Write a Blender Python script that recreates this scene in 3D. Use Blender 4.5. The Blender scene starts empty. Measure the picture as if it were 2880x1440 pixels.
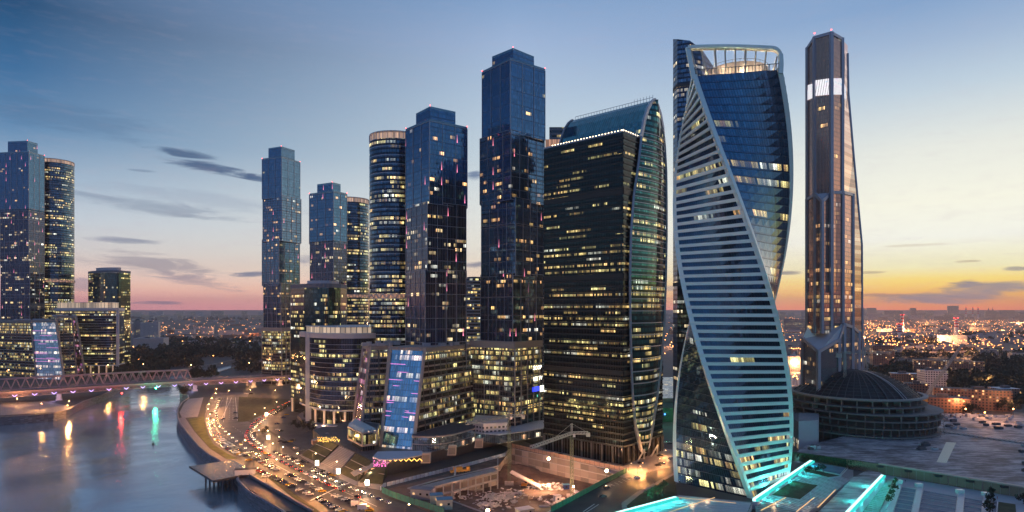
import bpy, math, random
from mathutils import Vector, geometry
random.seed(7)
S = bpy.context.scene; COL = S.collection
R = math.radians
# ------------------------------------------------------------------ camera, sky, exposure
CH, HY, F = 105.0, 872.0, 1800.0          # eye height in metres, horizon row and focal length in photo pixels
cam = bpy.data.objects.new('camera', bpy.data.cameras.new('camera')); COL.objects.link(cam)
cam.location = (0, 0, CH); cam.rotation_euler = (R(90), 0, 0)
cam.data.sensor_width = 36; cam.data.lens = 22.5; cam.data.shift_y = (HY-720)/2880
cam.data.clip_start = 1; cam.data.clip_end = 60000
S.camera = cam
S.view_settings.view_transform = 'Standard'; S.view_settings.look = 'None'
S.view_settings.gamma = 1; S.view_settings.exposure = 0.0
S.cycles.max_bounces = 5; S.cycles.glossy_bounces = 3; S.cycles.diffuse_bounces = 2; S.cycles.volume_bounces = 0
S.cycles.transparent_max_bounces = 8; S.cycles.sample_clamp_indirect = 3; S.cycles.caustics_reflective = False

def lin(c):
    return tuple((x/255/12.92 if x <= 10 else ((x/255+.055)/1.055)**2.4) for x in c)
class NT:
    def __init__(s, tree): s.t = tree; s.t.nodes.clear()
    def n(s, typ, ins=None, **props):
        nd = s.t.nodes.new(typ)
        for k, v in props.items(): setattr(nd, k, v)
        for k, v in (ins or {}).items(): s.set(nd.inputs[k], v)
        return nd
    def set(s, sock, v):
        if isinstance(v, bpy.types.NodeSocket): s.t.links.new(v, sock)
        elif isinstance(v, (tuple, list)) and sock.type == 'RGBA' and len(v) == 3: sock.default_value = (*v, 1)
        else: sock.default_value = v
    def m(s, op, a, b=None, c=None, clamp=False):
        nd = s.t.nodes.new('ShaderNodeMath'); nd.operation = op; nd.use_clamp = clamp
        for i, v in enumerate((a, b, c)):
            if v is not None: s.set(nd.inputs[i], v)
        return nd.outputs[0]
    def mr(s, v, a, b, c=0., d=1., smooth=False):
        nd = s.n('ShaderNodeMapRange', {0: v, 1: a, 2: b, 3: c, 4: d})
        if smooth: nd.interpolation_type = 'SMOOTHSTEP'
        return nd.outputs[0]
    def mix(s, f, a, b, mode='MIX'):
        nd = s.n('ShaderNodeMix', data_type='RGBA', blend_type=mode)
        s.set(nd.inputs[0], f); s.set(nd.inputs[6], a); s.set(nd.inputs[7], b)
        return nd.outputs[2]
    def ramp(s, f, stops):
        nd = s.n('ShaderNodeValToRGB', {0: f}); cr = nd.color_ramp
        while len(cr.elements) < len(stops): cr.elements.new(0.5)
        for e, (p, c) in zip(cr.elements, stops): e.position = p; e.color = (*c, 1) if len(c) == 3 else c
        return nd.outputs[0]
    def noise(s, vec, scale, detail=2, rough=.5, out=0, dist=0):
        return s.n('ShaderNodeTexNoise', {'Vector': vec, 'Scale': scale, 'Detail': detail, 'Roughness': rough, 'Distortion': dist}).outputs[out]
    def comb(s, x, y, z=0.): return s.n('ShaderNodeCombineXYZ', {0: x, 1: y, 2: z}).outputs[0]

W = bpy.data.worlds.new('World'); S.world = W; W.use_nodes = True
t = NT(W.node_tree)
g = t.n('ShaderNodeTexCoord').outputs['Generated']
sp = t.n('ShaderNodeSeparateXYZ', {0: g}); x, y, z = sp.outputs
az = t.m('ARCTAN2', x, y)
el = t.m('DIVIDE', z, t.m('MAXIMUM', t.m('SQRT', t.m('ADD', t.m('MULTIPLY', x, x), t.m('MULTIPLY', y, y))), .001))
def skyramp(az0, rows):
    ca = math.cos(az0)
    st = sorted(((max(0, (HY-p)/F*ca))*1.5, lin(c)) for p, c in rows)
    return t.ramp(t.m('MULTIPLY', el, 1.5), st + [(1., lin((120,150,190)))])
rl = skyramp(-.66, [(868,(222,140,150)),(840,(236,158,155)),(800,(240,190,172)),(745,(232,210,202)),(690,(216,212,212)),(600,(196,208,220)),(490,(158,182,206)),(350,(98,140,180)),(180,(62,110,156)),(0,(36,80,122))])
rc = skyramp(0., [(868,(240,158,145)),(835,(248,190,160)),(780,(250,224,196)),(700,(240,234,220)),(580,(230,234,230)),(440,(202,217,226)),(260,(178,199,221)),(120,(160,183,216)),(0,(134,165,205))])
rr = skyramp(.56, [(868,(255,138,84)),(850,(255,162,84)),(820,(255,196,90)),(785,(255,226,124)),(750,(255,248,200)),(670,(255,255,242)),(570,(255,254,236)),(420,(236,239,231)),(250,(194,212,226)),(120,(163,186,215)),(0,(134,166,206))])
rb = t.ramp(t.m('MULTIPLY', el, 1.0), [(0., lin((128,120,146))), (.10, lin((140,152,182))), (.3, lin((106,148,196))), (.6, lin((84,132,186))), (1., lin((74,116,172)))])
f1 = t.mr(az, -.66, 0., 0., 1.); f2 = t.mr(az, 0., .56, 0., 1.)
sky = t.mix(f2, t.mix(f1, rl, rc), rr)
ab = t.m('ABSOLUTE', az)
sky = t.mix(t.mr(ab, 1.2, 2.3, 0., 1., True), sky, rb)
# clouds: banks placed by compass direction and height above the horizon
nz = t.noise(t.comb(t.m('MULTIPLY', t.m('ADD', az, t.m('MULTIPLY', el, 1.2)), 9.), t.m('MULTIPLY', el, 52.), 3.), 1.7, 6, .62, dist=.8)
nf = t.noise(t.comb(t.m('MULTIPLY', az, 9.), t.m('MULTIPLY', el, 42.), 8.), 3.2, 5, .65)
def cloud(sky, px, py, w, h, col, amt=.8, slope=0., k=2.2, n=None):
    a0 = math.atan((px-1440)/F); ca = math.cos(a0); e0 = (HY-py)/F*ca
    sa = w/F*ca*ca; se = h/F*ca
    da = t.m('SUBTRACT', az, a0)
    dy = t.m('SUBTRACT', t.m('SUBTRACT', el, e0), t.m('MULTIPLY', da, slope))
    qa = t.m('DIVIDE', da, sa); qe = t.m('DIVIDE', dy, se)
    d = t.m('SUBTRACT', t.m('SUBTRACT', 1., t.m('MULTIPLY', qa, qa)), t.m('MULTIPLY', qe, qe))
    d = t.m('ADD', d, t.m('MULTIPLY', t.m('SUBTRACT', n or nz, .5), k))
    front = t.m('GREATER_THAN', y, 0.)
    return t.mix(t.m('MULTIPLY', t.m('MULTIPLY', t.mr(d, .15, 1.1, 0., 1., True), amt), front), sky, lin(col))
for a in [(520,432,120,16,(78,102,136),.9,-.06,2.6), (600,474,190,20,(72,96,132),.9,-.13,2.6), (720,500,90,16,(74,98,134),.85,-.10,2.4), (400,480,50,5,(110,130,158),.5,0.),
          (420,580,330,26,(126,142,166),.55,-.09), (330,675,150,12,(132,140,164),.75,0.), (560,610,200,10,(140,152,172),.4,-.05),
          (420,745,260,42,(140,136,154),.62,-.10,3.0), (560,790,150,24,(146,134,150),.6,-.14,3.0), (720,770,90,10,(104,116,146),.85,.08),
          (240,800,160,26,(142,130,152),.6,.0,2.8), (430,852,130,7,(116,104,132),.7,0.), (180,330,360,60,(84,116,152),.35,-.05),
          (1335,495,34,18,(104,124,158),.9,.1), (1340,745,60,12,(110,118,146),.8,0.), (880,730,90,22,(122,132,160),.6,0.), (560,560,420,30,(150,164,186),.35,-.06),
          (2080,838,130,32,(134,132,150),.85,-.02), (2215,768,60,9,(120,118,134),.8,0.), (1900,810,70,10,(140,136,150),.6,0.),
          (2640,838,250,26,(130,126,144),.9,.02,1.6), (2760,812,200,26,(134,130,146),.9,.02,1.8), (2700,806,80,22,(126,124,142),.9,.06,2.6),
          (2460,830,120,7,(170,128,118),.7,0.), (2450,766,60,6,(172,150,130),.6,0.), (2720,735,50,5,(190,168,138),.6,0.), (2860,755,50,9,(140,138,150),.7,0.),
          (2560,690,110,5,(206,190,160),.4,0.)]:
    sky = cloud(sky, *a)
sky = t.mix(t.m('MULTIPLY', t.mr(nf, .5, .75), t.mr(el, .02, .3, .16, .08)), sky, lin((196,176,190)))
below = t.m('LESS_THAN', z, 0.)
sky = t.mix(below, sky, lin((70, 62, 74)))
bg = t.n('ShaderNodeBackground', {'Color': sky, 'Strength': t.mr(el, 0., .06, 1.45, 1.0)})
t.t.links.new(bg.outputs[0], t.n('ShaderNodeOutputWorld').inputs[0])
# afterglow low on the right, the sun itself is already down
sun = bpy.data.objects.new('sun', bpy.data.lights.new('sun', 'SUN')); COL.objects.link(sun)
sun.data.energy = 0.35; sun.data.angle = R(60); sun.data.color = (1, .55, .3)
sd = Vector((math.sin(R(48)), math.cos(R(48)), math.tan(R(3)))); sun.rotation_euler = sd.to_track_quat('Z', 'Y').to_euler(); sun.location = (0, 0, 400)

# ------------------------------------------------------------------ helpers
def PX(px, Y): return (px-1440)/F*Y
def ZP(py, Y): return CH-(py-HY)/F*Y
def P3(px, py, Y): return Vector((PX(px, Y), Y, ZP(py, Y)))
def G(px, py, z=0.):
    Y = (CH-z)*F/(py-HY); return Vector((PX(px, Y), Y, z))
def tag(o, label=None, cat=None, group=None, kind=None):
    if label: o['label'] = label
    if cat: o['category'] = cat
    if group: o['group'] = group
    if kind: o['kind'] = kind
    return o
def thing(name, label, cat, loc=(0,0,0), rz=0, group=None):
    o = bpy.data.objects.new(name, None); COL.objects.link(o); o.location = loc; o.rotation_euler.z = rz
    o.empty_display_size = 1
    return tag(o, label, cat, group)
class MB:
    def __init__(s): s.v = []; s.f = []; s.uv = []; s.mi = []
    def poly(s, pts, uv=None, mi=0):
        i = len(s.v); s.v += [tuple(p) for p in pts]; s.f.append(tuple(range(i, i+len(pts)))); s.mi.append(mi)
        s.uv += list(uv) if uv else [(p[0], p[1]) for p in pts]
    def wall(s, a, b, c, d, u0=0., mi=0, vz=True):   # a,b bottom, c,d top
        a, b, c, d = map(Vector, (a, b, c, d)); w = (b-a).length
        if vz: ux = (b-a).normalized() if w > 1e-6 else Vector((1,0,0)); uv = [(u0, a.z), (u0+w, b.z), (u0+(c-a).dot(ux), c.z), (u0+(d-a).dot(ux), d.z)]
        else: uv = [(u0, 0), (u0+w, 0), (u0+w, (c-b).length), (u0, (d-a).length)]
        s.poly((a, b, c, d), uv, mi); return u0+w
    def prism(s, pl, z0, z1, mi=0, mt=None, top=True, bot=False, pt=None):
        n = len(pl); pt = pt or pl
        zz = z1 if isinstance(z1, (list, tuple)) else [z1]*n
        zb = z0 if isinstance(z0, (list, tuple)) else [z0]*n
        u = 0.
        for i in range(n):
            j = (i+1) % n
            u = s.wall((pl[i][0], pl[i][1], zb[i]), (pl[j][0], pl[j][1], zb[j]), (pt[j][0], pt[j][1], zz[j]), (pt[i][0], pt[i][1], zz[i]), u, mi)
        if top:
            tp = [(pt[i][0], pt[i][1], zz[i]) for i in range(n)]
            for tri in geometry.tessellate_polygon([[Vector((p[0], p[1], 0)) for p in tp]]):
                tr = [tp[k] for k in tri]
                if (Vector(tr[1])-Vector(tr[0])).cross(Vector(tr[2])-Vector(tr[0])).z < 0: tr.reverse()
                s.poly(tr, None, mi if mt is None else mt)
        if bot: s.poly([(p[0], p[1], z) for p, z in zip(pl, zb)][::-1], None, mi if mt is None else mt)
        return s
    def box(s, c, sz, rz=0., mi=0, ax=None):
        c = Vector(c)
        if ax: X, Y, Z = ax
        else: X = Vector((math.cos(rz), math.sin(rz), 0)); Y = Vector((-math.sin(rz), math.cos(rz), 0)); Z = Vector((0,0,1))
        h = [q/2 for q in sz]
        P = lambda i, j, k: c+X*h[0]*i+Y*h[1]*j+Z*h[2]*k
        for q, w, hh in (((P(-1,-1,-1),P(1,-1,-1),P(1,-1,1),P(-1,-1,1)),sz[0],sz[2]), ((P(1,-1,-1),P(1,1,-1),P(1,1,1),P(1,-1,1)),sz[1],sz[2]),
                  ((P(1,1,-1),P(-1,1,-1),P(-1,1,1),P(1,1,1)),sz[0],sz[2]), ((P(-1,1,-1),P(-1,-1,-1),P(-1,-1,1),P(-1,1,1)),sz[1],sz[2]),
                  ((P(-1,-1,1),P(1,-1,1),P(1,1,1),P(-1,1,1)),sz[0],sz[1]), ((P(-1,1,-1),P(1,1,-1),P(1,-1,-1),P(-1,-1,-1)),sz[0],sz[1])):
            s.poly(q, [(0,0),(w,0),(w,hh),(0,hh)], mi)
        return s
    def bar(s, a, b, w, h=None, mi=0):                # rectangular bar from a to b
        a, b = Vector(a), Vector(b); d = b-a; L = d.length
        if L < 1e-4: return s
        Z = d.normalized(); U = Vector((0,0,1)) if abs(Z.z) < .95 else Vector((0,1,0))
        X = U.cross(Z).normalized(); Y = Z.cross(X)
        return s.box((a+b)/2, (w, h or w, L), ax=(X, Y, Z), mi=mi)
    def tube(s, a, b, r0, r1=None, n=8, mi=0, cap=True):
        a, b = Vector(a), Vector(b); Z = (b-a).normalized(); U = Vector((0,0,1)) if abs(Z.z) < .95 else Vector((0,1,0))
        X = U.cross(Z).normalized(); Y = Z.cross(X); r1 = r0 if r1 is None else r1
        c = [(math.cos(2*math.pi*i/n), math.sin(2*math.pi*i/n)) for i in range(n)]
        A = [a+(X*p+Y*q)*r0 for p, q in c]; B = [b+(X*p+Y*q)*r1 for p, q in c]
        for i in range(n): s.poly((A[i], A[(i+1)%n], B[(i+1)%n], B[i]), None, mi)
        if cap: s.poly(B, None, mi); s.poly(A[::-1], None, mi)
        return s
    def ball(s, c, r, n=8, m=5, mi=0, jit=0, sq=1.):
        c = Vector(c); rows = []
        for j in range(m+1):
            th = math.pi*j/m
            rows.append([c+Vector((math.sin(th)*math.cos(2*math.pi*i/n), math.sin(th)*math.sin(2*math.pi*i/n), math.cos(th)*sq))*r*(1+random.uniform(-jit, jit)) for i in range(n)])
        for j in range(m):
            for i in range(n): s.poly((rows[j][i], rows[j+1][i], rows[j+1][(i+1)%n], rows[j][(i+1)%n]), None, mi)
        return s
    def mesh(s, name, mats):
        me = bpy.data.meshes.new(name); me.from_pydata(s.v, [], s.f)
        ul = me.uv_layers.new(name='UVMap'); fl = [c for q in s.uv for c in q]; ul.data.foreach_set('uv', fl)
        for m in (mats if isinstance(mats, (list, tuple)) else [mats]): me.materials.append(m)
        me.polygons.foreach_set('material_index', s.mi)
        return me
    def obj(s, name, mats, parent=None, **k):
        o = bpy.data.objects.new(name, s.mesh(name, mats)); COL.objects.link(o)
        if parent: o.parent = parent; o.matrix_parent_inverse = parent.matrix_basis.inverted()
        return tag(o, **k) if k else o
def here(o):                                          # parts are modelled in world space, the thing sits at its base
    return o
def copy_tree(o, loc, rz, label=None, group=None, mats=None):
    c = o.copy(); COL.objects.link(c); c.location = loc; c.rotation_euler.z = rz
    if label: c['label'] = label
    if group: c['group'] = group
    for ch in o.children:
        d = ch.copy(); COL.objects.link(d); d.parent = c; d.matrix_parent_inverse = ch.matrix_parent_inverse.copy()
        if mats and ch.name.split('.')[0] in mats:
            d.material_slots[0].link = 'OBJECT'; d.material_slots[0].material = mats[ch.name.split('.')[0]]
    return c
ONES = 'zeroth first second third fourth fifth sixth seventh eighth ninth tenth eleventh twelfth thirteenth fourteenth fifteenth sixteenth seventeenth eighteenth nineteenth'.split()
def nth(i):
    if i < 20: return ONES[i]
    tens = {2:'twenty',3:'thirty',4:'forty',5:'fifty',6:'sixty',7:'seventy',8:'eighty',9:'ninety'}
    if i < 100:
        return (tens[i//10][:-1]+'ieth') if i % 10 == 0 else tens[i//10]+'-'+ONES[i % 10]
    return 'hundredth' if i == 100 else 'hundred-and-'+nth(i-100)

# ------------------------------------------------------------------ materials
def mat(name): 
    m = bpy.data.materials.new(name); m.use_nodes = True; return m, NT(m.node_tree)
def out(t, shader): t.t.links.new(shader, t.n('ShaderNodeOutputMaterial').inputs[0])
def plain(name, col, rough=.7, metal=0., vary=.25, scale=.4, emit=None, es=0., bump=0.):
    m, t = mat(name); pos = t.n('ShaderNodeNewGeometry').outputs['Position']
    n1 = t.noise(pos, scale, 4, .6); n2 = t.noise(pos, scale*.13, 2)
    k = t.m('ADD', t.m('MULTIPLY', n1, vary*1.4), t.m('MULTIPLY', n2, vary*.6))
    c = t.mix(k, tuple(q*(1+vary) for q in col), tuple(q*(1-vary*1.6) for q in col))
    b = t.n('ShaderNodeBsdfPrincipled', {'Base Color': c, 'Roughness': t.mr(n1, .3, .7, rough*.85, min(1, rough*1.1)), 'Metallic': metal})
    if emit: t.set(b.inputs['Emission Color'], emit); b.inputs['Emission Strength'].default_value = es
    if bump: t.set(b.inputs['Normal'], t.n('ShaderNodeBump', {'Strength': bump, 'Height': n1, 'Distance': .5}).outputs[0])
    out(t, b.outputs[0]); return m
def glow(name, col, s):
    m, t = mat(name); e = t.n('ShaderNodeEmission', {'Color': col, 'Strength': s}); out(t, e.outputs[0]); return m
YEL = (1., .66, .22); PALE = (.92, .86, .36); ORG = (1., .50, .20); WHT = (1., .88, .62)
def facade(name, bay=1.5, fl=3.9, glass=(.16,.25,.38), lit=.2, cols=(YEL, PALE), E=1.3, sill=.28, spand=(.02,.03,.045), mull=.07, frame=(.10,.11,.13),
           grp=5, metal=.85, rough=.07, tilt=.012, pink=0., big=None, seed=0., detail=.5, zlit=None, frm=.5, rows=(), opaque=False, pv=(1.2,.42,.4)):
    m, t = mat(name)
    uv = t.n('ShaderNodeSeparateXYZ', {0: t.n('ShaderNodeUVMap').outputs[0]}); u, v = uv.outputs[0], uv.outputs[1]
    U = t.m('DIVIDE', u, bay); V = t.m('DIVIDE', v, fl)
    cu, cv = t.m('FLOOR', U), t.m('FLOOR', V); fu, fv = t.m('SUBTRACT', U, cu), t.m('SUBTRACT', V, cv)
    wn = lambda a, b, s: t.n('ShaderNodeTexWhiteNoise', {'Vector': t.comb(a, b, s+seed)}, noise_dimensions='3D')
    row = wn(1., cv, 11.).outputs[0]
    gsh = t.m('FLOOR', t.m('ADD', t.m('DIVIDE', cu, grp), t.m('MULTIPLY', row, 7.)))
    gr = wn(gsh, cv, 23.).outputs[0]; cell = wn(cu, cv, 37.); ce = cell.outputs[0]; cc = cell.outputs[1]
    csep = t.n('ShaderNodeSeparateXYZ', {0: cc}).outputs
    p = t.m('MULTIPLY', t.m('MULTIPLY', row, row), lit*3.9)
    if zlit: p = t.m('MULTIPLY', p, t.mr(v, zlit[0], zlit[1], zlit[2], zlit[3]))
    for rw in rows: p = t.m('MAXIMUM', p, t.m('MULTIPLY', t.m('COMPARE', cv, float(rw), .4), .8))
    on = t.m('MULTIPLY', t.m('LESS_THAN', gr, p), t.m('LESS_THAN', ce, .84))
    win = t.m('MULTIPLY', t.m('GREATER_THAN', fv, sill), t.m('LESS_THAN', t.m('ABSOLUTE', t.m('SUBTRACT', fu, .5)), .5-mull))
    # furniture, blinds and ceiling lamps seen through the pane
    dn = t.noise(t.comb(t.m('MULTIPLY', u, 1.4), t.m('MULTIPLY', v, 1.7), seed), 1.6, 3, .65)
    inner = t.m('ADD', t.mr(dn, .38, .62, 1-detail*1.25, 1.25), 0.)
    inner = t.m('MULTIPLY', inner, t.mr(fv, sill, 1., .65, 1.15))
    inten = t.m('MULTIPLY', t.m('MULTIPLY', t.m('ADD', .22, t.m('MULTIPLY', t.m('MULTIPLY', csep[1], csep[1]), 1.5)), inner), E)
    gi_ = wn(gsh, cv, 51.).outputs[0]; gi = t.m('ADD', .35, t.m('MULTIPLY', t.m('MULTIPLY', gi_, gi_), 1.5))
    inten = t.m('MULTIPLY', inten, gi)
    lcol = t.mix(wn(gsh, cv, 61.).outputs[0], cols[0], cols[1])
    lcol = t.mix(t.m('MULTIPLY', t.m('GREATER_THAN', csep[2], .86), .7), lcol, ORG); lcol = t.mix(t.m('MULTIPLY', t.m('LESS_THAN', wn(gsh, cv, 83.).outputs[0], .14), .7), lcol, (.82, .92, .88))
    es = t.m('MULTIPLY', t.m('MULTIPLY', on, win), inten)
    spn = t.m('LESS_THAN', fv, sill)
    gcol = t.mix(csep[0], tuple(min(1, q*pv[0]) for q in glass), tuple(q*pv[1] for q in glass)); gcol = t.mix(t.m('MULTIPLY', t.m('GREATER_THAN', csep[1], .93), pv[2]), gcol, tuple(min(1, q*2.2+.05) for q in glass))
    base = t.mix(spn, gcol, spand)
    isf = t.m('GREATER_THAN', t.m('ABSOLUTE', t.m('SUBTRACT', fu, .5)), .5-mull)
    if big:
        bu, bv, wu, wv = big
        fb = t.m('ABSOLUTE', t.m('SUBTRACT', t.m('FRACT', t.m('DIVIDE', u, bu)), .5)); fc = t.m('ABSOLUTE', t.m('SUBTRACT', t.m('FRACT', t.m('DIVIDE', v, bv)), .5))
        bg = t.m('MAXIMUM', t.m('GREATER_THAN', fb, .5-wu/bu/2), t.m('GREATER_THAN', fc, .5-wv/bv/2))
        isf = t.m('MAXIMUM', isf, bg); es = t.m('MULTIPLY', es, t.m('SUBTRACT', 1., bg))
    base = t.mix(isf, base, frame)
    emc = lcol
    if pink:
        pu = t.m('DIVIDE', u, 7.5); pc = t.m('FLOOR', pu); pv = t.m('DIVIDE', v, 12.); pvc = t.m('FLOOR', pv)
        r = wn(pc, pvc, 71.); on2 = t.m('LESS_THAN', r.outputs[0], pink)
        near = t.m('LESS_THAN', t.m('ABSOLUTE', t.m('SUBTRACT', t.m('FRACT', pu), .5)), .045)
        fpv = t.m('FRACT', pv); fall = t.m('MULTIPLY', t.m('LESS_THAN', fpv, .55), t.m('POWER', t.m('SUBTRACT', 1., fpv), 3.))
        pe = t.m('MULTIPLY', t.m('MULTIPLY', t.m('MULTIPLY', on2, near), fall), 2.6)
        emc = t.mix(t.m('GREATER_THAN', pe, .02), lcol, t.mix(r.outputs[0], (1., .25, .35), (.75, .25, 1.)))
        es = t.m('MAXIMUM', es, pe)
    geo = t.n('ShaderNodeNewGeometry')
    nn = t.n('ShaderNodeVectorMath', {0: t.n('ShaderNodeVectorMath', {0: cc, 1: (.5,.5,.5)}, operation='SUBTRACT').outputs[0], 'Scale': tilt}, operation='SCALE').outputs[0]
    wv = t.n('ShaderNodeVectorMath', {0: t.n('ShaderNodeVectorMath', {0: t.noise(geo.outputs['Position'], .35, 2, out=1), 1: (.5,.5,.5)}, operation='SUBTRACT').outputs[0], 'Scale': tilt*2.2}, operation='SCALE').outputs[0]
    nn = t.n('ShaderNodeVectorMath', {0: geo.outputs['Normal'], 1: nn}, operation='ADD').outputs[0]
    nn = t.n('ShaderNodeVectorMath', {0: nn, 1: wv}, operation='ADD').outputs[0]
    nn = t.n('ShaderNodeVectorMath', {0: nn}, operation='NORMALIZE').outputs[0]
    rr_ = t.mix(t.m('MAXIMUM', isf, spn) if opaque else isf, (rough,)*3, (frm,)*3)
    b = t.n('ShaderNodeBsdfPrincipled', {'Base Color': base, 'Metallic': t.m('MULTIPLY', t.m('SUBTRACT', 1., t.m('MAXIMUM', isf, spn) if opaque else isf), metal), 'Roughness': rr_, 'Normal': nn, 'Emission Color': emc, 'Emission Strength': es})
    out(t, b.outputs[0]); m['es'] = 1; return m
M = {}
def fm(key, **k): M[key] = facade(key, seed=float(len(M)*3.7), **k); return M[key]
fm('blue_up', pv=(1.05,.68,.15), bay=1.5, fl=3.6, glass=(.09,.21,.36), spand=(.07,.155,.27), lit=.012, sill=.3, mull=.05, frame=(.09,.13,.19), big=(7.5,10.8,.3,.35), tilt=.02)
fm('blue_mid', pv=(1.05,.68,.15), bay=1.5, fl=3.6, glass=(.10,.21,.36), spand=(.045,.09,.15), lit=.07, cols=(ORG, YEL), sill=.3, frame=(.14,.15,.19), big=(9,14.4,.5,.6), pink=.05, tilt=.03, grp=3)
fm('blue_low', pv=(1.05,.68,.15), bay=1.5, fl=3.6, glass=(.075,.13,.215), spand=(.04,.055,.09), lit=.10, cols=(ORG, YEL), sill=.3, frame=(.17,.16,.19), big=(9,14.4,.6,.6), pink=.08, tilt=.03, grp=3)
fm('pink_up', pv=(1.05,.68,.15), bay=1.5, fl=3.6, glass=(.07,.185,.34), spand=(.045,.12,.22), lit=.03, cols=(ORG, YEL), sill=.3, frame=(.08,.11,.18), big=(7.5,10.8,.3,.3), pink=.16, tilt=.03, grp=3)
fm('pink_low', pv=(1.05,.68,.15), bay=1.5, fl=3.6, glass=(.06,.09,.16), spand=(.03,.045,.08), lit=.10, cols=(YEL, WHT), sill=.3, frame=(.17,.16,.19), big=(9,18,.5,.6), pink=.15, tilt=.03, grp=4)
fm('podium_grid', opaque=True, bay=1.6, fl=4.0, glass=(.05,.06,.08), spand=(.06,.06,.065), detail=.8, lit=.75, sill=.3, frame=(.20,.19,.20), big=(19.2,60,.5,.4), grp=4, tilt=.02, E=1.3)
fm('round_tower', bay=1.5, fl=4.0, glass=(.07,.15,.24), spand=(.015,.03,.055), lit=.55, sill=.42, mull=.05, frame=(.06,.08,.11), grp=6, E=1.3, detail=.7, zlit=(60,245,1.35,.45))
fm('curved_office', bay=1.5, fl=4.1, glass=(.05,.08,.13), spand=(.03,.05,.085), lit=.62, sill=.42, mull=.05, frame=(.05,.07,.10), grp=6, E=1.3, detail=.7)
fm('green_tower', bay=1.5, fl=4.0, glass=(.07,.13,.14), spand=(.05,.09,.085), lit=.07, sill=.34, mull=.04, frame=(.10,.14,.13), grp=3, E=1.0)
fm('green_side', bay=1.5, fl=4.0, glass=(.05,.09,.11), spand=(.02,.04,.045), lit=.32, sill=.42, mull=.05, frame=(.05,.08,.08), grp=4, E=1.4)
fm('dark_block', bay=1.35, fl=4.2, glass=(.014,.040,.050), spand=(.005,.016,.020), lit=.34, sill=.36, mull=.10, frame=(.01,.015,.018), grp=9, E=1.35, detail=.7, tilt=.012, zlit=(20,215,1.9,.28), cols=(YEL, PALE))
fm('leaf', bay=1.3, fl=4.2, glass=(.05,.22,.21), spand=(.015,.04,.045), lit=.34, sill=.40, mull=.10, frame=(.02,.05,.055), grp=7, E=1.5, zlit=(20,240,1.8,.4), cols=(YEL, PALE))
fm('vault', pv=(1.05,.68,.15), bay=2.0, fl=3.2, glass=(.06,.21,.27), spand=(.045,.16,.20), lit=.04, sill=.12, mull=.04, frame=(.03,.08,.10), grp=12, E=1.3)
fm('twist_glass', pv=(1.08,.7,.12), bay=1.55, fl=4.9, glass=(.08,.19,.30), rows=(0,1,3,4,34,38,40), spand=(.06,.13,.22), lit=.012, sill=.22, mull=.05, frame=(.02,.03,.05), grp=9, E=1.0, tilt=.018, zlit=(0,50,30.,1.), detail=.75)
fm('twist_band', pv=(1.08,.7,.12), bay=1.5, fl=4.9, rows=(1,3,38,40), glass=(.06,.125,.19), spand=(.06,.125,.19), lit=.03, sill=.05, mull=.04, frame=(.02,.03,.045), grp=9, E=1.2, tilt=.04, zlit=(0,50,8.,1.))
fm('behind_tower', bay=1.5, fl=4.2, glass=(.10,.16,.25), spand=(.02,.035,.06), lit=.18, sill=.4, mull=.05, frame=(.05,.06,.09), grp=8, E=1.0, cols=(WHT, YEL))
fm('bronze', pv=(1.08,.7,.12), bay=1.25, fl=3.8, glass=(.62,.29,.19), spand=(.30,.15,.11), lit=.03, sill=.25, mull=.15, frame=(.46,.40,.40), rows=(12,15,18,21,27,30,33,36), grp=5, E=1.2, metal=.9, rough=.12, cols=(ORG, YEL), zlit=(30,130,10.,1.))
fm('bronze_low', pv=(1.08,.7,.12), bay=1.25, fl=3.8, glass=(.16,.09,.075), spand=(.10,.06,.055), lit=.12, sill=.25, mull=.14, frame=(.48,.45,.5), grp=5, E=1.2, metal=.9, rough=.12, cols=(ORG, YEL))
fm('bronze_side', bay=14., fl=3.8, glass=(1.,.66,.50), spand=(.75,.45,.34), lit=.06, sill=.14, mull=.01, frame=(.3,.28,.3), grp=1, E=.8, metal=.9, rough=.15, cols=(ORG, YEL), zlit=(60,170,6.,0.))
fm('stone_grid', opaque=True, bay=1.35, fl=4.2, glass=(.03,.035,.045), spand=(.27,.235,.22), lit=.85, sill=.32, mull=.08, frame=(.05,.05,.05), big=(8.1,42,1.1,.05), grp=4, metal=.85, E=1.25, detail=.8)
fm('blue_slant', pv=(1.05,.68,.15), bay=2.2, fl=4.2, glass=(.36,.66,.86), spand=(.20,.42,.62), lit=.42, sill=.18, mull=.075, frame=(.03,.09,.18), grp=5, E=1.2, tilt=.015, cols=(WHT, (1.,.72,.62)))
fm('pink_slant', bay=1.6, fl=4.2, glass=(.22,.14,.20), spand=(.16,.09,.12), lit=.3, sill=.2, mull=.05, frame=(.05,.04,.06), grp=3, E=.8, cols=((.85,.25,.8),(1.,.45,.3)))
fm('lobby', bay=1.8, fl=6.5, glass=(.05,.06,.06), spand=(.2,.16,.12), lit=2., sill=.06, mull=.05, frame=(.12,.10,.08), grp=3, E=1.3)
fm('podium_glass', bay=1.6, fl=3.6, glass=(.38,.58,.72), spand=(.18,.28,.38), lit=.45, sill=.12, mull=.05, frame=(.08,.10,.13), grp=3, E=.9, cols=(WHT, ORG))
fm('far_wall', opaque=True, bay=3.2, fl=3.0, glass=(.06,.06,.08), spand=(.28,.26,.27), lit=.14, sill=.45, mull=.24, frame=(.30,.28,.29), grp=1, metal=.3, rough=.4, E=1.6, tilt=0.)
fm('white_wall', opaque=True, bay=3.2, fl=3.0, glass=(.05,.06,.08), spand=(.50,.48,.50), lit=.08, sill=.5, mull=.22, frame=(.50,.48,.50), grp=1, metal=.3, rough=.4, E=1.2, tilt=0.)
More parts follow.
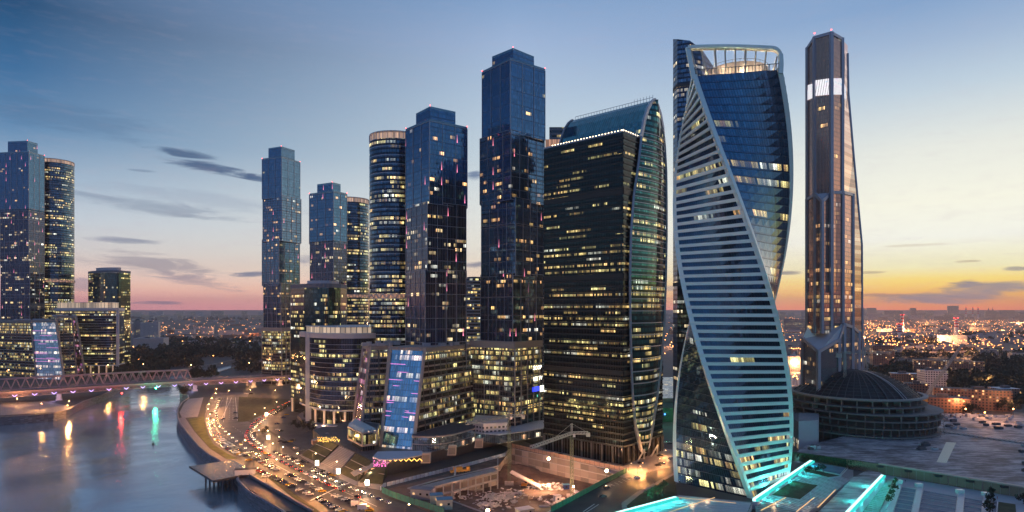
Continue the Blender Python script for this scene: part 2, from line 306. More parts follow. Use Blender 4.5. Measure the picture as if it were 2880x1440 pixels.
fm('brick_wall', opaque=True, bay=3.0, fl=3.0, glass=(.05,.05,.06), spand=(.26,.13,.09), lit=.22, sill=.42, mull=.24, frame=(.26,.13,.09), grp=1, metal=.3, rough=.4, E=1.6, tilt=0., cols=(ORG, YEL))
fm('small_grey', opaque=True, bay=2.2, fl=4.0, glass=(.04,.06,.08), spand=(.25,.26,.30), lit=.25, sill=.45, mull=.04, frame=(.1,.1,.12), grp=2, E=1.3)
fm('shaft_strip', bay=2., fl=4.0, glass=(.05,.05,.05), spand=(.03,.04,.04), lit=3., sill=.35, mull=.1, frame=(.05,.05,.05), grp=1, E=1.1, cols=(ORG, YEL))
M['steel_white'] = plain('white_cladding', (.62,.63,.66), .35, .3, .08, .2)
M['frame_grey'] = plain('grey_frame', (.34,.35,.40), .4, .5, .1, .3)
M['pale_panel'] = plain('pale_panels', (.42,.43,.48), .5, .1, .15, .3)
M['roof_dark'] = plain('dark_roof', (.05,.055,.07), .8)
M['roof_grey'] = plain('grey_roof', (.16,.17,.20), .8, 0, .3, .2)
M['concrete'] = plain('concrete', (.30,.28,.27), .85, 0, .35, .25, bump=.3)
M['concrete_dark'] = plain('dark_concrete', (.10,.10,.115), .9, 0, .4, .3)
M['dark_wall'] = plain('dark_stone_wall', (.035,.036,.045), .7, 0, .3, .3)
M['stone'] = plain('stone_trim', (.26,.235,.225), .6, 0, .2, .4)
M['asphalt'] = plain('asphalt', (.045,.045,.052), .55, 0, .4, .08)
M['paving'] = plain('paving', (.19,.18,.185), .7, 0, .3, .3)
M['grass'] = plain('grass_lawn', (.035,.045,.018), .95, 0, .5, .2, bump=.6)
M['grass_dry'] = plain('dry_grass', (.12,.14,.03), .95, 0, .6, .15, bump=.6)
M['paint'] = plain('road_paint', (.6,.6,.6), .7, 0, .3, .6)
M['steel'] = plain('bridge_steel', (.36,.26,.29), .55, .2, .25, .3)
M['steel_dark'] = plain('dark_steel', (.07,.065,.075), .5, .5, .3, .4)
M['rust'] = plain('rusty_steel', (.12,.07,.06), .8, .2, .5, .5)
M['crane_grey'] = plain('crane_paint', (.36,.36,.33), .6, .2, .2, .6)
M['orange_paint'] = plain('orange_paint', (.55,.24,.03), .5, 0, .2, .6)
M['tent'] = plain('green_tarp', (.03,.16,.15), .8, 0, .35, .4)
M['tarp_green'] = plain('green_net', (.05,.17,.10), .9, 0, .35, .5)
M['mud'] = plain('mud', (.16,.10,.075), .75, 0, .55, .12, bump=.8)
M['rubble'] = plain('broken_concrete', (.40,.35,.33), .85, 0, .3, .3)
M['blue_roof'] = plain('blue_metal_roof', (.06,.22,.36), .5, .1, .2, .6)
M['cabin'] = plain('cabin_panels', (.42,.38,.31), .7, 0, .15, .6)
M['cladwood'] = plain('brown_cladding', (.30,.19,.14), .6, 0, .3, .3)
M['glassroof'] = plain('blue_glass_roof', (.02,.085,.16), .6, 0, .3, .2)
M['hedge'] = plain('hedge', (.015,.055,.04), .9, 0, .5, .5, bump=1.)
M['leaf_dark'] = plain('foliage', (.030,.042,.026), .9, 0, .6, .12)
M['leaf_mid'] = plain('light_foliage', (.05,.085,.035), .9, 0, .5, .6)
M['bark'] = plain('bark', (.08,.06,.045), .9)
M['tyre'] = plain('rubber', (.02,.02,.02), .8)
M['carglass'] = plain('car_glass', (.02,.025,.03), .08, .2, .1)
for n_, c_, mt in (('white',(.62,.62,.64),.1),('silver',(.38,.39,.41),.6),('black',(.012,.012,.014),.3),('grey',(.11,.115,.125),.5),('red',(.28,.02,.02),.2),('blue',(.03,.06,.18),.3),('yellow',(.62,.34,.02),.1),('dark blue',(.015,.02,.05),.4)):
    M['car_'+n_] = plain(n_+'_car_paint', c_, .22, mt, .06)
M['lamp_orange'] = glow('sodium_lamp', (1., .50, .16), 70.)
M['lamp_far'] = glow('distant_sodium_lamp', (1., .36, .09), 20.)
M['lamp_white'] = glow('white_lamp', (1., .74, .40), 28.)
M['lamp_red'] = glow('red_lamp', (1., .05, .04), 16.)
M['lamp_green'] = glow('green_lamp', (.05, 1., .5), 60.)
M['lamp_violet'] = glow('violet_light', (.55, .42, 1.), 3.5)
M['lamp_blue'] = glow('blue_uplight', (.05, .2, 1.), 8.)
M['lamp_head'] = glow('headlamp', (1., .86, .6), 14.)
M['lamp_tail'] = glow('tail_lamp', (1., .06, .03), 9.)
M['teal_tube'] = glow('white_teal_light_bar', (.62, 1., .97), 1.7)
M['teal_side'] = glow('teal_light_bar', (.04, .62, .58), 1.2)
M['warm_strip'] = glow('warm_light_strip', (1., .62, .28), 1.2)
M['ad_white'] = glow('lit_advertising_panel', (1., .93, .72), 4.)
M['string_lights'] = glow('string_lights', (1., .55, .12), 3.)
M['pink_lights'] = glow('pink_lights', (1., .2, .6), 2.2)
def point(name, loc, col, w, r=.6, parent=None):
    o = bpy.data.objects.new(name, bpy.data.lights.new(name, 'POINT')); COL.objects.link(o); o.data.color = col; o.data.energy = w
    o.data.shadow_soft_size = r; o.location = loc
    if parent: o.parent = parent; o.matrix_parent_inverse = parent.matrix_basis.inverted()
    return o
# ------------------------------------------------------------------ ground, river
WZ = -7.0
Lb = [(-900,-3000), (-700,300), (-560,560)] + [tuple(G(*p)[:2]) for p in [(0,1176),(70,1172),(150,1165),(185,1156),(235,1131),(297,1109),(345,1085),(400,1061),(500,1042),(600,1025),(660,1013),(760,1007),(900,1004)]]
Rb = [tuple(G(*p)[:2]) for p in [(905,1012),(760,1018),(690,1024),(600,1052),(546,1068),(512,1092),(506,1104),(512,1112),(529,1113),(531,1122),(514,1132),(501,1152),(500,1166),(502,1180),(509,1194),(535,1230),(562,1261),(592,1284),(622,1300),(650,1318),(668,1338),(671,1356),(700,1386),(795,1440)]] + [(-70,262), (-40,150), (-40,-3000)]
outer = Lb + Rb + [(14000,-3000), (14000,15000), (-14000,15000), (-14000,-3000)]
PZ = -12.0
pit = [tuple(G(*p)[:2]) for p in [(1440,1262),(1400,1290),(1400,1313),(1310,1334),(1230,1352),(1147,1376),(1200,1392),(1272,1412),(1348,1440),(1420,1475),(1490,1475),(1549,1440),(1755,1330)]]
gb = MB(); loops = [[Vector((*p, 0)) for p in outer], [Vector((*p, 0)) for p in pit]]
flat = loops[0]+loops[1]
for tri in geometry.tessellate_polygon(loops):
    tr = [flat[k] for k in tri]
    if (tr[1]-tr[0]).cross(tr[2]-tr[0]).z < 0: tr.reverse()
    gb.poly(tr)
m_, t_ = mat('city_ground'); pos = t_.n('ShaderNodeNewGeometry').outputs['Position']
n1 = t_.noise(pos, .004, 5, .6); n2 = t_.noise(pos, .06, 3)
c_ = t_.mix(t_.mr(n1, .45, .6), (.05,.05,.055), (.035,.04,.03)); c_ = t_.mix(t_.m('MULTIPLY', n2, .6), c_, (.07,.066,.068))
b_ = t_.n('ShaderNodeBsdfPrincipled', {'Base Color': c_, 'Roughness': .8}); out(t_, b_.outputs[0])
gb.obj('ground', m_, kind='structure')
m_, t_ = mat('river_water'); pos = t_.n('ShaderNodeNewGeometry').outputs['Position']
pv = t_.n('ShaderNodeVectorMath', {0: pos, 1: (1., .45, 1.)}, operation='MULTIPLY').outputs[0]
w1 = t_.noise(pv, .35, 3, .6); w2 = t_.noise(pos, .022, 3, .5, dist=1.2)
hh = t_.m('ADD', t_.m('MULTIPLY', w1, .22), t_.m('MULTIPLY', w2, .5))
bp = t_.n('ShaderNodeBump', {'Strength': .5, 'Height': hh, 'Distance': .8}).outputs[0]
b_ = t_.n('ShaderNodeBsdfPrincipled', {'Base Color': (.53,.54,.59), 'Metallic': .66, 'Roughness': t_.mr(w2, .4, .6, .10, .24), 'Normal': bp, 'IOR': 1.6, 'Specular IOR Level': 1.0}); out(t_, b_.outputs[0])
wb = MB(); wl_ = [(p[0], p[1]) for p in Lb[:3]+[(q[0]-2, q[1]) for q in Lb[3:9]]+Lb[9:]+[(p[0]+1.5, p[1]) for p in Rb]]
for tri in geometry.tessellate_polygon([[Vector((*p, 0)) for p in wl_]]):
    tr = [Vector((*wl_[k], WZ)) for k in tri]
    if (tr[1]-tr[0]).cross(tr[2]-tr[0]).z < 0: tr.reverse()
    wb.poly(tr)
wb.obj('river_water', m_, kind='structure')
# embankment walls
def strip_wall(name, pts, z0, z1, mt, label=None, cat=None, thick=.8, cop=True, **k):
    b = MB()
    for a, c in zip(pts, pts[1:]):
        a2, c2 = Vector((a[0], a[1], 0)), Vector((c[0], c[1], 0)); d = (c2-a2); L = d.length
        if L < .5: continue
        d.normalize(); b.box(((a2+c2)/2)+Vector((0,0,(z0+z1)/2)), (L+.02, thick, z1-z0), ax=(d, Vector((-d.y, d.x, 0)), Vector((0,0,1))))
    o = b.obj(name, mt); tag(o, label, cat, **k)
    if cop:
        b = MB()
        for a, c in zip(pts, pts[1:]):
            a2, c2 = Vector((a[0], a[1], z1)), Vector((c[0], c[1], z1)); b.bar(a2, c2, thick*1.7, .4)
        b.obj('coping', M['stone'], o)
    return o
M['granite'] = facade('granite_blocks', bay=3.2, fl=1.2, glass=(.20,.20,.23), spand=(.17,.17,.20), lit=0, sill=.5, mull=.02, frame=(.11,.11,.13), metal=0., rough=.7, tilt=.02)
def face_wall(name, pts, z0, z1, mt, label, cat):
    b = MB(); u = 0
    for a, c in zip(pts, pts[1:]): u = b.wall((a[0],a[1],z0),(c[0],c[1],z0),(c[0],c[1],z1),(a[0],a[1],z1),u)
    for a, c in zip(pts, pts[1:]):
        d = (Vector(c)-Vector(a)); d.normalize(); nrm = Vector((-d.y, d.x))*1.2
        b.poly([(a[0],a[1],z1),(c[0],c[1],z1),(c[0]+nrm.x,c[1]+nrm.y,z1),(a[0]+nrm.x,a[1]+nrm.y,z1)])
    o = b.obj(name, mt, label=label, cat=cat)
    cb = MB()
    for a, c in zip(pts, pts[1:]): cb.bar((a[0],a[1],z1+.15), (c[0],c[1],z1+.15), .9, .5)
    cb.obj('coping', M['stone'], o); return o
face_wall('embankment_wall', Lb[::-1], WZ-1, .9, M['granite'], 'grey stone embankment wall along the far left bank below the bridge', 'embankment')
face_wall('embankment_wall', Rb[::-1], WZ-1, .9, M['granite'], 'curving grey stone embankment wall beside the promenade and parked cars', 'embankment')

def sheet(name, pts, z, mt, kind='structure', zc=0., **k):
    b = MB(); P = [G(*p, zc)*1 for p in pts]; b.prism([(p.x, p.y) for p in P] if area([(p.x,p.y) for p in P]) > 0 else [(p.x, p.y) for p in P][::-1], zc-.25, z, top=True)
    return b.obj(name, mt, kind=kind, **k)
def area(pl): return sum(a[0]*b[1]-b[0]*a[1] for a, b in zip(pl, pl[1:]+pl[:1]))/2
sheet('promenade_path', [(503,1176),(520,1174),(545,1212),(590,1262),(636,1292),(668,1304),(650,1316),(622,1300),(592,1284),(562,1261),(535,1230),(509,1194)], .15, M['paving'])
sheet('grass_verge', [(530,1180),(574,1172),(580,1215),(600,1250),(640,1277),(668,1290),(640,1292),(592,1262),(550,1215)], .18, M['grass_dry'], kind='stuff')
sheet('quay_path', [(531,1122),(572,1118),(560,1160),(556,1172),(512,1176),(505,1160),(518,1134)], .12, M['concrete'])
sheet('asphalt_road', [(600,1104),(700,1104),(690,1135),(690,1184),(740,1200),(850,1290),(1000,1372),(1200,1440),(1420,1490),(900,1490),(800,1440),(672,1340),(640,1290),(590,1240),(575,1180),(580,1140)], .06, M['asphalt'])
sheet('field_grass', [(672,1116),(817,1124),(817,1143),(760,1157),(712,1178),(690,1186),(668,1186)], .22, M['grass'], kind='stuff')
sheet('side_road', [(817,1143),(850,1150),(980,1230),(1100,1330),(900,1290),(740,1200),(712,1178),(760,1157)], .10, M['asphalt'])
sheet('plaza_path', [(1400,1215),(1530,1262),(1753,1312),(1868,1262),(1910,1268),(1900,1310),(1755,1345),(1640,1300),(1540,1278),(1440,1262),(1390,1245)], .16, M['paving'])
sheet('main_road', [(1910,1265),(1905,1360),(1720,1480),(1440,1500),(1549,1442),(1762,1332),(1900,1300)], .08, M['asphalt'])
sheet('verge_grass', [(1897,1336),(1904,1392),(1790,1432),(1768,1436),(1762,1424),(1800,1392)], .30, M['grass'], kind='stuff')
sheet('kerb_path', [(1897,1330),(1904,1336),(1800,1395),(1768,1424),(1772,1436),(1750,1436),(1748,1416),(1790,1385)], .24, M['paving'])
sheet('left_road', [(0,1132),(120,1128),(185,1140),(200,1150),(150,1160),(0,1168)], .1, M['paving'])
sheet('parking_grass', [(755,1345),(766,1344),(900,1440),(880,1445)], .2, M['grass'], kind='stuff')
sheet('riverside_path', [(725,1350),(752,1345),(880,1445),(845,1450)], .18, M['paving'])
# ramp down to the river
rm = MB(); A, B_, C_, D_ = G(672,1362), G(700,1345), G(880,1452), G(795,1442)
rm.prism([(p.x,p.y) for p in (A, D_, C_, B_)], [.1,.3,.3,.1], [1.,1.1,1.1,1.], top=True); rm.obj('ramp_road', M['asphalt'], kind='structure')
face_wall('ramp_wall', [tuple(G(*p)[:2]) for p in [(701,1345),(745,1372),(800,1404),(878,1450)]], .2, 2.6, M['granite'], 'stone retaining wall between the river ramp and the upper path', 'retaining wall')
mk = MB()
def stripe(a, b, w, z=.10):
    a, b = G(*a), G(*b); a.z = b.z = z; mk.bar(a, b, w, .03)
def dashes(a, b, n, w=.25, duty=.4, z=.10):
    a, b = G(*a), G(*b)
    for i in range(n):
        p, q = a.lerp(b, i/n), a.lerp(b, (i+duty)/n); p.z = q.z = z; mk.bar(p, q, w, .03)
stripe((652,1118),(622,1180),.35); stripe((640,1118),(628,1188),.35); stripe((662,1118),(668,1184),.35)
dashes((630,1118),(602,1180),14); dashes((648,1120),(644,1184),14); dashes((656,1120),(655,1184),14)
dashes((610,1210),(700,1275),12); dashes((655,1200),(760,1270),14); dashes((780,1288),(1000,1392),24)
stripe((760,1300),(950,1400),.3); stripe((905,1355),(1060,1425),.25)
for i in range(9):                                    # zebra crossing
    a = G(873+i*7.2, 1408-i*3.4); b = a+Vector((1.2, 3.2, 0))
    a.z = b.z = .10; mk.bar(a, b, .9, .03)
for i in range(8):
    a = G(945+i*7.6, 1372-i*2.6); b = a+Vector((1.2, 3.4, 0)); a.z = b.z = .12; mk.bar(a, b, .9, .03)
for i in range(14): stripe((1838-i*11, 1316+i*4.2), (1850-i*11, 1321+i*4.2), .18, .12)
stripe((1640,1440),(1672,1418),.5,.12); stripe((1648,1442),(1684,1419),.4,.12)
mk.obj('road_markings', M['paint'], kind='structure')

# ------------------------------------------------------------------ towers
def boxplan(pl, pc, pr, Y0, phi=None):
    N = Vector((PX(pc, Y0), Y0)); a = math.atan2(N.x, N.y)
    ph = phi if phi is not None else math.atan2(pr-pc, pc-pl)
    rt, fw = Vector((math.cos(a), -math.sin(a))), Vector((math.sin(a), math.cos(a)))
    def hit(d, k): return (k*N.y-N.x)/(d.x-k*d.y)
    dl = -rt*math.cos(ph)+fw*math.sin(ph); dr = rt*math.sin(ph)+fw*math.cos(ph)
    A = N+dl*hit(dl, (pl-1440)/F); B = N+dr*hit(dr, (pr-1440)/F)
    return [tuple(N), tuple(B), tuple(A+B-N), tuple(A)]
def inset(pl, d):
    cx = sum(p[0] for p in pl)/len(pl); cy = sum(p[1] for p in pl)/len(pl); o = []
    for p in pl:
        v = Vector((cx-p[0], cy-p[1])); L = v.length; o.append(tuple(Vector(p)+v*min(.9, d/L)))
    return o
def framegrid(b, p, q, z0, z1, du, dz, w, dep):
    p, q = Vector((*p, 0)), Vector((*q, 0)); d = q-p; L = d.length; d.normalize(); n = Vector((d.y, -d.x, 0)); up = Vector((0,0,1))
    nu = max(1, round(L/du)); nz = max(1, round((z1-z0)/dz))
    for i in range(nu+1): b.box(p+d*(L*i/nu)+n*dep*.5+up*(z0+z1)/2, (w, dep, z1-z0-.02), ax=(d, n, up))
    for j in range(nz+1): b.box(p+d*L/2+n*dep*.45+up*(z0+(z1-z0)*j/nz), (L, dep*.8, w), ax=(d, n, up))
def skyscraper(label, secs, crown, Y0, mats, group='stepped blue glass skyscrapers', frames=True, zb=0, podium=None, phi=None):
    base = boxplan(*secs[-1][:3], Y0, phi); cx = sum(p[0] for p in base)/4; cy = sum(p[1] for p in base)/4
    T = thing('glass_skyscraper', label, 'skyscraper', (cx, cy, zb), 0, group)
    for i, s in enumerate(secs):
        pl = boxplan(*s[:3], Y0, phi); z1 = ZP(s[3], Y0); z0 = ZP(s[4], Y0) if s[4] else zb
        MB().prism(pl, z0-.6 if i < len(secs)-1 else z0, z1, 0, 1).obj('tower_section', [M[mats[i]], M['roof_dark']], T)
        if frames:
            fb = MB()
            for a, c in ((pl[3], pl[0]), (pl[0], pl[1])):
                framegrid(fb, a, c, z0, z1, 9 if i else 12, (18 if i else 999), .35, .35)
            fb.obj('facade_frame', M['frame_grey'], T)
        if i < len(secs)-1:                            # dark recessed joint between the shifted volumes
            MB().prism(inset(pl, 1.0), z0-1.6, z0-.6).obj('joint_band', M['roof_dark'], T)
    z1 = ZP(secs[0][3], Y0); pl = boxplan(*secs[0][:3], Y0, phi)
    cp = boxplan(*crown[:3], Y0+10, phi); zt = ZP(crown[3], Y0+10)
    cr = MB().prism(cp, z1, zt-2, 0, 1).obj('crown', [M[mats[0]], M['roof_dark']], T)
    r = MB()
    for q, zz in ((cp, zt-2), (pl, z1)):
        for a, c in zip(q, q[1:]+q[:1]):
            r.wall((*a, zz), (*c, zz), (*c, zz+1.8), (*a, zz+1.8))
            r.wall((*c, zz), (*a, zz), (*a, zz+1.8), (*c, zz+1.8))
    r.obj('glass_parapet', M['parapet'], T)
    b = MB(); [b.ball((*p, z1+2.2), .35, 6, 4) for p in pl[1:2]+pl[3:]]; b.ball((*cp[0], zt+.4), .35, 6, 4)
    b.obj('warning_lights', M['lamp_red'], T, kind='stuff')
    if podium:
        pp = boxplan(*podium[:3], Y0-8, phi); zt = ZP(podium[3], Y0-8)
        pd = MB().prism(pp, zb, zt-5, 0, 1).obj('podium', [M['podium_grid'], M['roof_grey']], T)
        MB().prism(inset(pp, -.4), zt-5, zt).obj('cornice', M['stone'], pd)
        fb = MB(); framegrid(fb, pp[0], pp[1], zb, zt-5, 8.5, 24, .9, .8); framegrid(fb, pp[3], pp[0], zb, zt-5, 17, 999, .5, .5); fb.obj('facade_frame', M['stone'], pd)
    return T
M['neon'] = glow('pink_neon', (.95,.28,.75), 1.3)
M['parapet'] = plain('parapet_glass', (.25,.42,.55), .15, .4, .1)
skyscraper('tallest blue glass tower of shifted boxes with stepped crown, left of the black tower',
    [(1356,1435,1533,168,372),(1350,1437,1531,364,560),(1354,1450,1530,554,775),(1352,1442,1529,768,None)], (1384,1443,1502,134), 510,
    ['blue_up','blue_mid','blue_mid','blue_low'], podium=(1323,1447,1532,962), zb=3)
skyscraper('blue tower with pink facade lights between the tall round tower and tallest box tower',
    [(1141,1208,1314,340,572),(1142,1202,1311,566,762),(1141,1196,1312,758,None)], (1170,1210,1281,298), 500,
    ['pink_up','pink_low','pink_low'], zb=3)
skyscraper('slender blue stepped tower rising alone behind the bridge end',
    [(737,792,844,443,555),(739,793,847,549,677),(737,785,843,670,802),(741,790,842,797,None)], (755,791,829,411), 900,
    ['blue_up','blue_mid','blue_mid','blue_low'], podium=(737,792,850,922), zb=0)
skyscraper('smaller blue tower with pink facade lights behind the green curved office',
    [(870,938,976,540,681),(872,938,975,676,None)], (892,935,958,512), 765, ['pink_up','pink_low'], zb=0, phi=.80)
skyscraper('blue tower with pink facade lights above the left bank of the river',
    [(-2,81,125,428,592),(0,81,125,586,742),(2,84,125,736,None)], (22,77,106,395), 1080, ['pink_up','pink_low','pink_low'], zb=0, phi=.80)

def roundtower(label, cx, rx, Y, top, zb=0, band=None):
    c = Vector((PX(cx, Y), Y)); r = rx/F*Y; zt = ZP(top, Y-r); n = 40
    ring = lambda k: [(c.x+math.cos(2*math.pi*i/n)*r*k, c.y+math.sin(2*math.pi*i/n)*r*k*.9) for i in range(n)]
    T = thing('round_tower', label, 'skyscraper', (c.x, c.y, zb), 0, 'round office towers')
    MB().prism(ring(1), zb, zt-6, 0, 1).obj('glass_facade', [M['round_tower'], M['roof_dark']], T)
    fl = MB(); z = zb+8
    while z < zt-7:
        P = ring(1.006)
        for i in range(n): fl.wall((*P[i], z), (*P[(i+1) % n], z), (*P[(i+1) % n], z+.45), (*P[i], z+.45)); 
        z += 8
    fl.obj('floor_bands', M['frame_grey'], T)
    cr = MB(); P = ring(.97); Q = ring(1.0)
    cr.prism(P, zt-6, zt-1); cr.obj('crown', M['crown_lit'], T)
    b = MB()
    for i in range(n): b.bar((*Q[i], zt-6), (*Q[i], zt), .5)
    b.prism(Q, zt, zt+.7, bot=True); b.obj('crown_ring', M['pale_panel'], T)
    if band:
        zz = ZP(band, Y-r); b = MB(); P = ring(1.01)
        for i in range(n): b.wall((*P[i], zz-4), (*P[(i+1) % n], zz-4), (*P[(i+1) % n], zz), (*P[i], zz))
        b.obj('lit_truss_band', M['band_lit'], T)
        b = MB(); P = ring(1.025)
        for i in range(n): b.bar((*P[i], zz-4 if i % 2 else zz), (*P[(i+1) % n], zz if i % 2 else zz-4), .7)
        b.obj('truss_braces', M['frame_grey'], T)
def litwall(name, col, e, base=(.3,.26,.22), bay=1.6):  # surface emits by itself, in place of lamps shining on it
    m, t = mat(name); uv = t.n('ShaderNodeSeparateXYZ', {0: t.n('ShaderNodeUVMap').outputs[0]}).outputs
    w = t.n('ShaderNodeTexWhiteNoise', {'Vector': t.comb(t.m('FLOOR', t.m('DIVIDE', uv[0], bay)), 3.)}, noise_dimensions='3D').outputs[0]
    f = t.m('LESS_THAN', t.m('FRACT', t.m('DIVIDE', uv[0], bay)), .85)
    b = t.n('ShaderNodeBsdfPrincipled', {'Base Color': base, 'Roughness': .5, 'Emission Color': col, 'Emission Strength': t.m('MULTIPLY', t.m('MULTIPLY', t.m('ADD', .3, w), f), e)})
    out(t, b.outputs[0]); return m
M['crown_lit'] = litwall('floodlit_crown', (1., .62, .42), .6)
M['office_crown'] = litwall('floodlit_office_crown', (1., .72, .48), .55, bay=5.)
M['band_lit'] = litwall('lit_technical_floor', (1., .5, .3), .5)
roundtower('tall round office tower with many yellow lit floors beside the pink lit blue tower', 1112, 72, 590, 366, 3, 826)
roundtower('round office tower with yellow lit floors peeking out behind the small pink lit tower', 983, 54, 900, 553, 0, 828)
roundtower('round office tower with lit floors on the left bank behind the pink lit tower', 150, 51, 1150, 443, 0, 786)

def curve(pts, k=6):                                  # catmull-rom through plan points
    o = []
    P = [pts[0]]+list(pts)+[pts[-1]]
    for i in range(1, len(P)-2):
        for j in range(k):
            s = j/k; a, b, c, d = map(Vector, P[i-1:i+3])
            o.append(tuple(.5*((2*b)+(c-a)*s+(2*a-5*b+4*c-d)*s*s+(3*b-a-3*c+d)*s**3)))
    return o+[tuple(pts[-1])]
def pp(l): return [(PX(a, Y), Y) for a, Y in l]
def office(label, sideL, front, sideR, back, top, crown, zc, zb, mir=False, group='curved front office blocks with columns'):
    """low office with bowed glazed front standing on tall lit columns"""
    fr = curve(pp(front)); pl = pp(sideL)+fr+pp(sideR)+pp(back)
    if area(pl) < 0: pl = pl[::-1]
    cx = sum(p[0] for p in pl)/len(pl); cy = sum(p[1] for p in pl)/len(pl); T = thing('office_building', label, 'office building', (cx, cy, zb), 0, group)
    Yf = min(p[1] for p in fr); zt = ZP(top, Yf)
    MB().prism(pl, zc, zt-4.5, 0, 1, bot=True).obj('glass_facade', [M['curved_office'], M['roof_grey']], T)
    MB().prism(inset(pl, -.5), zt-4.5, zt, bot=True).obj('cornice', M['pale_panel'], T)
    MB().prism(inset(pl, -.4), zc-1.5, zc, bot=True).obj('ledge', M['pale_panel'], T)
    MB().prism(inset(pl, 5), zb, zc-1.5, 0).obj('lobby_glazing', [M['lobby']], T)
    fb = MB(); z = zc+2.05*2
    while z < zt-6:
        for a, b in zip(fr, fr[1:]):
            n = Vector((b[1]-a[1], a[0]-b[0], 0)).normalized()*.35
            if n.y > 0: n = -n
            fb.bar(Vector((*a, z))+n, Vector((*b, z))+n, .35)
        z += 4.1
    fb.obj('floor_bands', M['frame_grey'], T)
    k = len(fr); col = MB(); lights = MB(); idx = list(range(0, k, 3))
    for i in idx:
        p = Vector((*fr[i], 0)); q = Vector((cx, cy, 0)); p = p+(q-p).normalized()*.6
        c = MB().box((p.x, p.y, (zb+zc-1.5)/2), (1.6, 1.6, zc-1.5-zb)); c.obj('column', M['column_lit'], T)
    pil = pp([sideL[0] if mir is False else sideR[0]])[0]
    b = MB(); p = Vector(fr[0] if not mir else fr[-1]); b.box((p.x, p.y-.6, (zb+zt)/2), (5, 1.6, zt-zb-.3)); b.obj('corner_pillar', M['pale_panel'], T)
    cp = inset(pl, 9); zc2 = ZP(crown, Yf+6)
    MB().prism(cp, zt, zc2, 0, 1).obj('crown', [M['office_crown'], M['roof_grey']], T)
    MB().prism(inset(cp, -1.2), zc2, zc2+.6, bot=True).obj('crown_roof', M['pale_panel'], T)
    return T
M['column_lit'] = litwall('uplit_column', (1., .62, .38), .55, (.4,.33,.28), 50.)  # column glows evenly by emission, standing in for uplight on it
office('curved office with floodlit crown and tall lit columns by the ring road', [(843,612)], [(868,588),(910,570),(970,564),(1040,570),(1105,588)], [(1112,640)], [(1000,660),(860,655)], 938, 921, 17, 3)
office('curved office with floodlit crown and lit columns on the left bank', [(152,1085)], [(158,1060),(205,1030),(255,1016),(300,1014),(331,1022)], [(350,1060)], [(345,1120),(170,1130)], 866, 851, 18, 0, True)
def green(label, sl, front, sr, back, top, crown, zb, strip, zb2=14):
    fr = curve(pp(front), 4); pl = pp(sl)+fr+pp(sr)+pp(back)
    if area(pl) < 0: pl = pl[::-1]
    cx = sum(p[0] for p in pl)/len(pl); cy = sum(p[1] for p in pl)/len(pl); T = thing('office_tower', label, 'office tower', (cx, cy, zb), 0, 'green glass office towers')
    Yf = min(p[1] for p in fr); zt = ZP(top, Yf)
    MB().prism(pl, zb+zb2, zt-4, 0, 1, bot=True).obj('glass_facade', [M['green_side'], M['roof_dark']], T)
    u = 0; b = MB()
    n3 = Vector((0, -.35, 0))
    for a, c in zip(fr, fr[1:]): u = b.wall(Vector((*a, zb+zb2+.1))+n3, Vector((*c, zb+zb2+.1))+n3, Vector((*c, zt-4.1))+n3, Vector((*a, zt-4.1))+n3, u)
    b.obj('curtain_wall', M['green_tower'], T)
    MB().prism(inset(pl, -.4), zt-4, zt, bot=True).obj('cornice', M['roof_grey'], T)
    fp = [(p[0], p[1]+2) for p in fr[1:-1]]; mid = Vector((cx, cy)); ip = fp+[tuple(Vector(fp[-1])*.5+mid*.5), tuple(Vector(fp[0])*.5+mid*.5)]
    if area(ip) < 0: ip = ip[::-1]
    MB().prism(ip, zt, ZP(crown, Yf+3), bot=True).obj('roof_screen', M['pale_panel'], T)
    MB().prism(inset(pl, 4), zb, zb+zb2).obj('lobby_glazing', M['lobby'], T)
    b = MB()
    for p in pl[::3]: b.box((p[0]+(cx-p[0])*.05, p[1]+(cy-p[1])*.05, zb+zb2/2), (1.5,1.5,zb2))
    b.obj('columns', M['column_lit'], T, kind='stuff')
    k = strip; i = min(range(len(fr)), key=lambda j: abs(fr[j][0]/fr[j][1]*F+1440-k)); a = Vector((*fr[i], 0))
    b = MB(); b.wall((a.x-1.6, a.y-.5, zb+zb2+4), (a.x+1.6, a.y-.5, zb+zb2+4), (a.x+1.6, a.y-.5, zt-14), (a.x-1.6, a.y-.5, zt-14)); b.obj('stairwell_windows', M['shaft_strip'], T)
green('dark green curved office tower left of the columned office', [(818,652)], [(856,626),(890,618),(925,619),(958,630)], [(975,652)], [(965,700),(825,702)], 797, 789, 2, 912)
green('dark green curved office tower standing by the left bank woods', [(248,1110)], [(262,1092),(295,1076),(325,1074),(341,1080)], [(367,1100)], [(360,1160),(255,1170)], 760, 752, 0, 297, 14)

